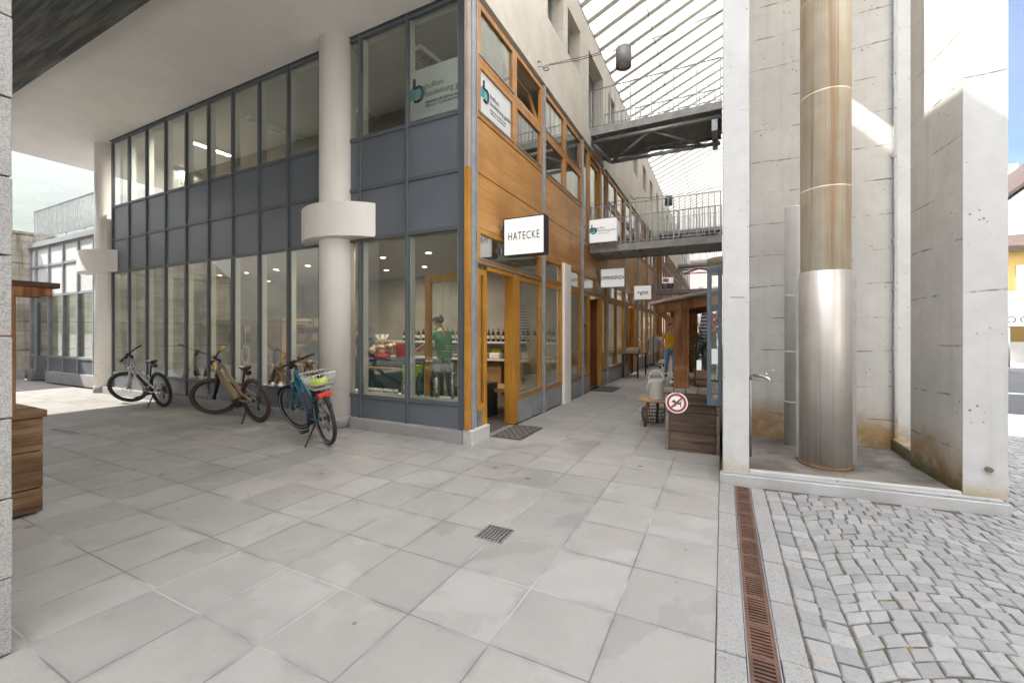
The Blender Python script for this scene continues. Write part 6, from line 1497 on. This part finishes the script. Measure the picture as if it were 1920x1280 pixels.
def person(label, loc, rz, shirt, trouser, hair, H=1.75, arms=None, bend=0.0, legs=((0, 0), (0, 0)), cap=None, sleeves='short'):
    """local frame: faces +x; arms = for each side (elbow, wrist) relative to the shoulder"""
    t = thing('person', label, 'person', loc, rz); k = H / 1.75; V = {}; E = []
    cb, sb = math.cos(bend), math.sin(bend)
    def up(x, y, z):      # upper body leans forward about the hips
        dz = z - .95; return (x * cb + dz * sb, y, .95 - x * sb + dz * cb)
    def add(n, p, r): V[n] = (p[0] * k, p[1] * k, p[2] * k, tuple(q * k for q in r) if isinstance(r, tuple) else r * k)
    add('pelvis', (0, 0, .95), (.155, .11)); add('waist', up(0, 0, 1.12), (.14, .10)); add('chest', up(.01, 0, 1.32), (.165, .115)); add('neck0', up(-.01, 0, 1.46), (.07, .065)); add('neck', up(.01, 0, 1.54), .055)
    add('jaw', up(.035, 0, 1.60), (.062, .07)); add('head', up(.025, 0, 1.67), (.078, .095)); add('crown', up(.01, 0, 1.73), (.062, .075))
    E += [('pelvis', 'waist'), ('waist', 'chest'), ('chest', 'neck0'), ('neck0', 'neck'), ('neck', 'jaw'), ('jaw', 'head'), ('head', 'crown')]
    for i, s in enumerate((1, -1)):
        n = 'LR'[i]; sh = up(-.01, s * .185, 1.42); add('sh' + n, sh, .055)
        el, wr = (arms or (((.02, s * .06, -.28), (.06, s * .06, -.52)),) * 2)[i]
        e = (sh[0] + el[0], sh[1] + el[1], sh[2] + el[2]); w = (sh[0] + wr[0], sh[1] + wr[1], sh[2] + wr[2])
        add('el' + n, e, .040); add('wr' + n, w, .027); d = (Vector(w) - Vector(e)).normalized(); a = Vector(w) + d * .05; add('pa' + n, tuple(a), (.036, .018))
        E += [('chest', 'sh' + n), ('sh' + n, 'el' + n), ('el' + n, 'wr' + n), ('wr' + n, 'pa' + n)]
        side = d.cross(Vector((0, s, 0))); side = side.normalized() if side.length > .1 else Vector((1, 0, 0))
        inn = Vector((0, -s, 0)) * .25
        for q, (o_, l) in enumerate(((-.028, .066), (-.009, .078), (.010, .074), (.028, .058))):
            b = a + side * o_ + d * .035; c = b + d * l * .55 + inn * .015; f = c + (d + inn * .8).normalized() * l * .45
            for nm, p, r in (('k', b, .0095), ('m', c, .0088), ('t', f, .0075)): add('f%d%s%s' % (q, nm, n), tuple(p), r)
            E += [('pa' + n, 'f%dk%s' % (q, n)), ('f%dk%s' % (q, n), 'f%dm%s' % (q, n)), ('f%dm%s' % (q, n), 'f%dt%s' % (q, n))]
        b = Vector(w) + d * .02 - side * .03; c = b - side * .025 + d * .03; f = c + d * .032
        for nm, p, r in (('k', b, .012), ('m', c, .0105), ('t', f, .009)): add('th%s%s' % (nm, n), tuple(p), r)
        E += [('wr' + n, 'thk' + n), ('thk' + n, 'thm' + n), ('thm' + n, 'tht' + n)]
        kx, ax = legs[i]
        add('hip' + n, (0, s * .09, .90), .085); add('kn' + n, (kx, s * .10, .50), .056); add('an' + n, (ax, s * .105, .09), .036)
        E += [('pelvis', 'hip' + n), ('hip' + n, 'kn' + n), ('kn' + n, 'an' + n)]
        add('to' + n, (ax + .13, s * .12, .03), .03); E += [('an' + n, 'to' + n)]
    body = skinned('body', V, E, SKIN, t, 2, 'pelvis')
    sub = lambda ns, g: {n: (*V[n][:3], (tuple(q + g * k for q in V[n][3]) if isinstance(V[n][3], tuple) else V[n][3] + g * k)) for n in ns}
    def cut(a, b, f): return tuple(lin(V[a][q], V[b][q], f) for q in range(3))
    # shirt
    S = sub(['waist', 'chest', 'shL', 'shR'], .016); S['hem'] = (*cut('pelvis', 'waist', -.30), (.185 * k, .14 * k)); S['mid'] = (*cut('pelvis', 'waist', .3), (.172 * k, .130 * k)); S['col'] = (*cut('chest', 'neck0', .85), (.085 * k, .078 * k))
    SE = [('hem', 'mid'), ('mid', 'waist'), ('waist', 'chest'), ('chest', 'col'), ('chest', 'shL'), ('chest', 'shR')]
    for n in 'LR':
        f = .62; S['sl' + n] = (*cut('sh' + n, 'el' + n, f), .058 * k); SE.append(('sh' + n, 'sl' + n))
    skinned('shirt', S, SE, shirt, t, 2, 'chest')
    T_ = sub(['pelvis', 'hipL', 'hipR', 'knL', 'knR'], .014); TE = [('pelvis', 'hipL'), ('pelvis', 'hipR'), ('hipL', 'knL'), ('hipR', 'knR')]; T_['belt'] = (*cut('pelvis', 'waist', .45), (.158 * k, .118 * k)); TE.append(('pelvis', 'belt'))
    for n in 'LR': T_['cu' + n] = (*cut('kn' + n, 'an' + n, .93), .056 * k); TE.append(('kn' + n, 'cu' + n))
    skinned('trousers', T_, TE, trouser, t, 2, 'pelvis')
    for n in 'LR':
        a, o = V['an' + n], V['to' + n]; skinned('shoe', {'h': (a[0] - .03, a[1], .045, .045 * k), 'm': ((a[0] + o[0]) / 2, (a[1] + o[1]) / 2, .045, .045 * k), 't': (o[0] + .02, o[1], .032, .036 * k)}, [('h', 'm'), ('m', 't')], M['black'], t, 2)
    hd = Vector(V['head'][:3]); cr = Vector(V['crown'][:3]); u = (cr - Vector(V['jaw'][:3])).normalized(); fw = Vector((u.z, 0, -u.x))
    # face
    g = MB(); g.ball(hd + fw * .094 * k - u * .012, .013 * k, .013 * k, .022 * k); g.build('nose', SKIN, body, local=True)
    for s in (-1, 1):
        g = MB(); g.ball(hd + fw * .080 * k + Vector((0, s * .032 * k, .005)), .011 * k); g.build('eye', M['ink'], body, local=True)
        g = MB(); g.ball(hd + Vector((0, s * .078 * k, -.01)), .02 * k, .01 * k, .032 * k); g.build('ear', SKIN, body, local=True)
    g = MB(); g.bar(hd + fw * .084 * k - u * .052 * k + Vector((0, -.022, 0)), hd + fw * .084 * k - u * .052 * k + Vector((0, .022, 0)), .012, .008); g.build('mouth', plain('lips', (.30, .11, .09), .5), body, local=True)
    g = MB(); g.ball(hd - fw * .018 * k + u * .022 * k, .098 * k, .088 * k, .098 * k, 18, 12)
    cut_ = [q for q in g.f]; g.f = [q for q in g.f if sum((Vector(g.v[i]) - hd).dot(u) - .9 * (Vector(g.v[i]) - hd).dot(fw) for i in q) / len(q) > -.045]; g.sm = [True] * len(g.f); g.mi = [0] * len(g.f)
    g.build('hair', hair, t, local=True)
    if cap:
        g = MB(); g.ball(hd + u * .035 * k - fw * .006, .108 * k, .096 * k, .085 * k, 18, 10); g.f = [q for q in g.f if sum((Vector(g.v[i]) - hd).dot(u) for i in q) / len(q) > .03]; g.sm = [True] * len(g.f); g.mi = [0] * len(g.f)
        c = g.build('cap', cap, t, local=True); g = MB(); a = hd + fw * .09 * k + u * .045 * k
        g.add([a + Vector((0, -.07, 0)), a + fw * .09 + Vector((0, -.05, 0)) - u * .02, a + fw * .09 + Vector((0, .05, 0)) - u * .02, a + Vector((0, .07, 0))], [(0, 1, 2, 3)]); g.build('peak', cap, c, local=True, solid=.008)
    return t
brownhair = plain('brown_hair', (.06, .035, .02), .7); greyhair = plain('grey_hair', (.26, .25, .24), .7)
yl = plain('mustard_polo_cloth', (.56, .30, .008), .85, var=.08, sc=9); jean = plain('blue_jeans', (.13, .24, .40), .9, var=.25, sc=14)
person('person in mustard polo shirt and blue jeans walking in the passage behind the stall post', (-1.56, 15.0, 0), R(-70), yl, jean, brownhair, 1.76, (((.05, .05, -.28), (.16, .05, -.50)), ((-.06, -.06, -.28), (-.04, -.09, -.53))), .03, ((.10, .02), (-.04, -.20)))
gr = plain('green_tshirt_cloth', (.05, .25, .11), .85, var=.08, sc=9); chk = plain('dark_checked_cloth', (.04, .045, .06), .9, var=.5, sc=40)
person('person in a green T-shirt and dark cap reaching over the counter behind the glass door', (-4.72, 6.62, .016), R(178), gr, chk, M['black'], 1.80, (((.22, .0, -.20), (.42, -.06, -.28)), ((.20, .02, -.20), (.40, .08, -.30))), .20, ((.05, .0), (-.02, -.10)), cap=M['black'])
person('person in dark teal clothes with brown hair standing behind the shop counter', (-7.42, 7.25, .016), R(-50), plain('teal_jumper', (.01, .07, .09), .9), M['black'], brownhair, 1.66, (((.10, .04, -.25), (.28, -.05, -.32)), ((.10, -.04, -.25), (.28, .05, -.32))), .42)
person('person in a white shirt far along the passage, seen under the stall roof', (-.75, 17.5, 0), R(-100), M['cl'][0], M['cl'][6], greyhair, 1.70)
person('person in black far along the passage near the clothes rails', (-1.9, 33, 0), R(60), M['cl'][3], M['cl'][2], brownhair, 1.72, None, 0, ((.08, .0), (-.05, -.16)))
person('person in a pale grey top and dark trousers walking at the passage end', (-.9, 41, 0), R(-80), plain('pale_grey_cloth', (.45, .45, .46), .9), M['cl'][3], brownhair, 1.68, None, 0, ((.08, .0), (-.05, -.16)))
# ================================================================ BACKGROUND, LIGHT, CAMERA
def far_house(name, label, x0, x1, y0, y1, z0, z1, m, ridge, axis='x', roofm=None, wins=()):
    h = thing(name, label, 'house', ((x0 + x1) / 2, y0, z0), kind='thing')
    g = MB(); g.box(x0, x1, y0, y1, z0, z1); g.build('wall', m, h)
    o = .5
    if ridge:
        g = MB()
        if axis == 'x':
            ym = (y0 + y1) / 2
            for a, b in ((y0 - o, ym), (y1 + o, ym)): g.add([(x0 - o, a, z1 - .1), (x1 + o, a, z1 - .1), (x1 + o, b, z1 + ridge), (x0 - o, b, z1 + ridge), (x0 - o, a, z1 + .12), (x1 + o, a, z1 + .12), (x1 + o, b, z1 + ridge + .22), (x0 - o, b, z1 + ridge + .22)], [(0, 1, 2, 3), (7, 6, 5, 4), (0, 4, 5, 1), (1, 5, 6, 2), (3, 2, 6, 7), (0, 3, 7, 4)])
        else:
            xm = (x0 + x1) / 2
            for a, b in ((x0 - o, xm), (x1 + o, xm)): g.add([(a, y0 - o, z1 - .1), (a, y1 + o, z1 - .1), (b, y1 + o, z1 + ridge), (b, y0 - o, z1 + ridge), (a, y0 - o, z1 + .12), (a, y1 + o, z1 + .12), (b, y1 + o, z1 + ridge + .22), (b, y0 - o, z1 + ridge + .22)], [(0, 1, 2, 3), (7, 6, 5, 4), (0, 4, 5, 1), (1, 5, 6, 2), (3, 2, 6, 7), (0, 3, 7, 4)])
            gb = MB(); gb.prism([(x0, z1), (x1, z1), (xm, z1 + ridge)], y0, y1, 'y'); gb.build('gable', m, h)
        g.build('roof', roofm, h)
    for (a, b, c, d) in wins:
        g = MB(); g.box(a - .12, b + .12, y0 - .05, y0 - .004, c - .12, d + .12); w = g.build('window', M['white_gloss'], h); p = MB(); p.box(a, b, y0 - .07, y0 - .052, c, d); p.build('pane', plain('dim_pane', (.30, .30, .29), .2), w)
    return h
M['yellow_render'] = plain('ochre_render', (.42, .285, .085), .8, var=.03, sc=1); M['white_render'] = plain('white_render', (.72, .71, .69), .8, var=.02, sc=1)
M['rooftile'] = plain('brown_roof', (.06, .036, .025), .8, var=.2, sc=3); M['slate'] = plain('grey_roof', (.18, .175, .17), .8, var=.2, sc=3)
M['pink_render'] = plain('pink_render', (.60, .40, .36), .8, var=.04, sc=.6)
# houses seen past the right edge of the tower
far_house('yellow_house', 'ochre yellow house with a brown roof across the road', 8.5, 30, 27.5, 34, 0, 5.25, M['yellow_render'], 1.0, 'x', M['rooftile'], ((12.1, 13.0, 3.4, 4.4), (10.2, 11.0, .8, 1.6)))
far_house('white_house', 'tall white house with dark eaves behind the yellow one', 13.6, 33, 35, 45, 0, 8.0, M['white_render'], 8.5, 'y', M['rooftile'], ((15.35, 15.6, 8.0, 8.3),))
far_house('white_block', 'white flat roofed block showing above the dark eaves', 19, 22.8, 52, 60, 0, 16.0, M['white_render'], 0, 'x', M['slate'])
far_house('pink_house', 'pale pink house closing the far end of the passage', -9, 3.5, 62, 70, 0, 11, M['pink_render'], 2, 'x', M['slate'], ((-3.0, -2.2, 3.2, 4.6), (-1.2, -.4, 3.2, 4.6), (-3.0, -2.2, 6.2, 7.6), (-1.2, -.4, 6.2, 7.6), (-1.0, 0, .5, 2.3)))
AW = thing('awning', 'white shop awning with thin dark lettering across the road', 'awning', (11, 25, 2))
g = MB(); g.prism([(25.3, 2.33), (25.3, 2.38), (27.45, 3.35), (27.45, 3.25)], 9.5, 20, 'x'); g.build('canopy', M['white_gloss'], AW)
g = MB(); g.box(9.5, 20, 25.27, 25.30, 1.74, 2.37); v = g.build('valance', M['white_gloss'], AW)
text(v, 'modo', .62, (10.98, 25.262, 2.06), (R(90), 0, 0), M['ink'], bold=-.004, ext=.002, sp=1.15)
g = MB(); g.cyl((10.82, 25.35, 0), (10.82, 25.35, 1.9), .05); g.cyl((11.55, 25.35, 0), (11.55, 25.35, 1.9), .02); g.build('post', M['galv'], AW)
g = MB(); g.cyl((11.46, 27.3, 0), (11.46, 27.3, 5.6), .045); tag(g.build('thin_mast', M['galv']), 'thin grey mast in front of the yellow house', 'mast', kind='thing')
g = MB(); g.box(9, 30, 27.0, 27.2, 0, 1.05); tag(g.build('garden_wall', M['plainconc']), 'low pale concrete wall in front of the yellow house', 'wall', kind='thing')
# hazy wooded mountain
def mountain():
    rs = random.Random(5); g = MB(); n, m = 90, 34; vs = []
    from mathutils import noise as mn
    for j in range(m):
        for i in range(n):
            az = lin(R(210), R(155), i / (n - 1)); rr = lin(420, 2300, j / (m - 1))
            x, y = rr * math.cos(az), rr * math.sin(az)
            t = j / (m - 1); h = 1020 * t ** 1.1 * (1 + .10 * math.sin(az * 5)) + 110 * mn.noise((x / 380, y / 380, 0)) * t + 30 * mn.noise((x / 90, y / 90, 3)) * t
            vs.append((x, y, h * .95 - 10))
    fs = [(j * n + i, j * n + i + 1, (j + 1) * n + i + 1, (j + 1) * n + i) for j in range(m - 1) for i in range(n - 1)]
    g.add(vs, fs, True)
    t = NT('forest_slope'); a = t.noise(.02, 6, .7); b = t.noise(.004, 5)
    c = t.mix(t.ramp(a, .35, .65), (.018, .036, .018), (.055, .085, .035)); c = t.mix(t.ramp(b, .52, .6), c, (.12, .13, .06))
    t.bump(a, 1, 12); t.done(c, .9, 0, .1)
    struct('mountain', g, t.m)
mountain()
if HAZE:
    g = MB(); g.box(-2600, 38, -2600, 1040, -1.1, 1280); o = g.build('haze', bpy.data.materials.new('haze_air')); o['kind'] = 'stuff'
    m = o.data.materials[0]; m.use_nodes = True; q = m.node_tree; q.nodes.clear(); ou = q.nodes.new('ShaderNodeOutputMaterial'); pv = q.nodes.new('ShaderNodeVolumePrincipled'); pv.inputs['Color'].default_value = (.90, .93, 1, 1); pv.inputs['Density'].default_value = HAZE; pv.inputs['Anisotropy'].default_value = .2; q.links.new(pv.outputs[0], ou.inputs['Volume'])
# unseen buildings behind the viewer show in the panes; near houses added to cut skylight
far_house('unseen_square_house', 'pale house across the square', -34, -22, -46, -36, 0, 9, M['white_render'], 2.5, 'x', M['rooftile'])
far_house('unseen_square_house', 'pale ochre house across the square', -14, 8, -52, -40, 0, 8, M['yellow_render'], 2.5, 'x', M['rooftile'])
far_house('unseen_square_house', 'white house added unseen behind the viewer to cut skylight', -.5, 16, -24, -10, 0, 12.5, M['white_render'], 2.5, 'x', M['rooftile'])
far_house('unseen_square_house', 'pale house added unseen to the right of the viewer to cut skylight', 6.5, 16, -9, 6.5, 0, 11.5, M['white_render'], 2.5, 'x', M['rooftile'])
far_house('south_wing', 'dull grey building along the south side of the covered forecourt', -36, -2.5, -16, -11, 0, 9.2, plain('dull_grey_render', (.26, .255, .245), .8, var=.1, sc=.5), 0, 'x', M['slate'])
far_house('west_wing', 'mid grey building at the west end of the covered forecourt, beyond the raw concrete wall', -34, -20.0, -16, -1.76, 0, 9.2, plain('mid_grey_render', (.48, .47, .45), .8, var=.1, sc=.5), 0, 'x', M['slate'])
g = MB(); g.add([(-60, -36, -.012), (40, -36, -.012), (40, -5.01, -.012), (-60, -5.01, -.012)], [(0, 1, 2, 3)]); struct('square', g, plain('pale_bounce_paving', (.46, .45, .43), .8, var=.08, sc=.6))  # pale unseen ground put in to bounce sunlight under the soffit

W = bpy.data.worlds.new('World'); SC.world = W; W.use_nodes = True
SX, SY = -.88, -.463
sun_to = Vector((SX, SY, 1)).normalized()
nt = W.node_tree; bg = nt.nodes['Background']; sk = nt.nodes.new('ShaderNodeTexSky'); sk.sky_type = 'NISHITA'; sk.sun_disc = False
sk.sun_elevation = math.asin(sun_to.z); sk.sun_rotation = math.atan2(SX, SY); sk.air_density = 1.0; sk.dust_density = 1.2; sk.ozone_density = 1.2; sk.altitude = 1200
tc = nt.nodes.new('ShaderNodeTexCoord'); mp = nt.nodes.new('ShaderNodeMapping'); mp.inputs['Scale'].default_value = (1, 1, 2.6)
nz = nt.nodes.new('ShaderNodeTexNoise'); nz.inputs['Scale'].default_value = 2.6; nz.inputs['Detail'].default_value = 7; nz.inputs['Roughness'].default_value = .58; nz.inputs['Distortion'].default_value = .4
mr = nt.nodes.new('ShaderNodeMapRange'); mr.interpolation_type = 'SMOOTHSTEP'; mr.inputs[1].default_value = .36; mr.inputs[2].default_value = .62; mr.inputs[3].default_value = .25; mr.inputs[4].default_value = .95
mx = nt.nodes.new('ShaderNodeMix'); mx.data_type = 'RGBA'; mx.inputs[7].default_value = (8.6, 8.3, 7.9, 1)
def wm(op, x, y=None, clamp=False):
    q = nt.nodes.new('ShaderNodeMath'); q.operation = op; q.use_clamp = clamp
    for i, v in enumerate((x, y)):
        if v is None: continue
        if isinstance(v, (int, float)): q.inputs[i].default_value = v
        else: nt.links.new(v, q.inputs[i])
    return q.outputs[0]
# cloud deck thins out to clear blue low in the north-east
dp = nt.nodes.new('ShaderNodeVectorMath'); dp.operation = 'DOT_PRODUCT'; nt.links.new(tc.outputs['Generated'], dp.inputs[0]); dp.inputs[1].default_value = (.52, .80, -.30)
mr2 = nt.nodes.new('ShaderNodeMapRange'); mr2.interpolation_type = 'SMOOTHSTEP'; nt.links.new(dp.outputs['Value'], mr2.inputs[0]); mr2.inputs[1].default_value = .25; mr2.inputs[2].default_value = .66
clear = mr2.outputs[0]
cf = wm('MULTIPLY', mr.outputs[0], wm('SUBTRACT', 1.0, wm('MULTIPLY', clear, .975)))
dim = nt.nodes.new('ShaderNodeMix'); dim.data_type = 'RGBA'; dim.inputs[7].default_value = (.20, .22, .25, 1); dim.inputs[6].default_value = (1, 1, 1, 1); nt.links.new(clear, dim.inputs[0])
ml = nt.nodes.new('ShaderNodeMix'); ml.data_type = 'RGBA'; ml.blend_type = 'MULTIPLY'; ml.inputs[0].default_value = 1; nt.links.new(sk.outputs[0], ml.inputs[6]); nt.links.new(dim.outputs[2], ml.inputs[7])
nt.links.new(cf, mx.inputs[0])
nt.links.new(ml.outputs[2], mx.inputs[6])
nt.links.new(tc.outputs['Generated'], mp.inputs[0]); nt.links.new(mp.outputs[0], nz.inputs['Vector']); nt.links.new(nz.outputs['Fac'], mr.inputs[0])
nt.links.new(mx.outputs[2], bg.inputs[0]); bg.inputs[1].default_value = SKY
L = bpy.data.lights.new('sun', 'SUN'); L.energy = SUN; L.angle = R(.53); L.color = (1, .95, .87)
lo = bpy.data.objects.new('sun', L); COL.objects.link(lo); lo.rotation_euler = sun_to.to_track_quat('Z', 'Y').to_euler()
cam = bpy.data.cameras.new('camera'); co = bpy.data.objects.new('camera', cam); COL.objects.link(co)
co.location = (0, 0, EYE); co.rotation_euler = (R(90), 0, YAW); cam.sensor_width = 36; cam.lens = 36 * FPX / 1920; cam.shift_y = -18 / 1920; cam.clip_start = .05; cam.clip_end = 20000
SC.camera = co
SC.view_settings.view_transform = 'Standard'; SC.view_settings.look = 'None'; SC.view_settings.exposure = EXPO; SC.view_settings.gamma = 1; SC.view_settings.use_curve_mapping = False
SC.cycles.max_bounces = 12; SC.cycles.diffuse_bounces = 6; SC.cycles.glossy_bounces = 4; SC.cycles.transparent_max_bounces = 24; SC.cycles.transmission_bounces = 4
SC.cycles.caustics_reflective = False; SC.cycles.caustics_refractive = False; SC.cycles.sample_clamp_indirect = 8
SC.cycles.use_denoising = True
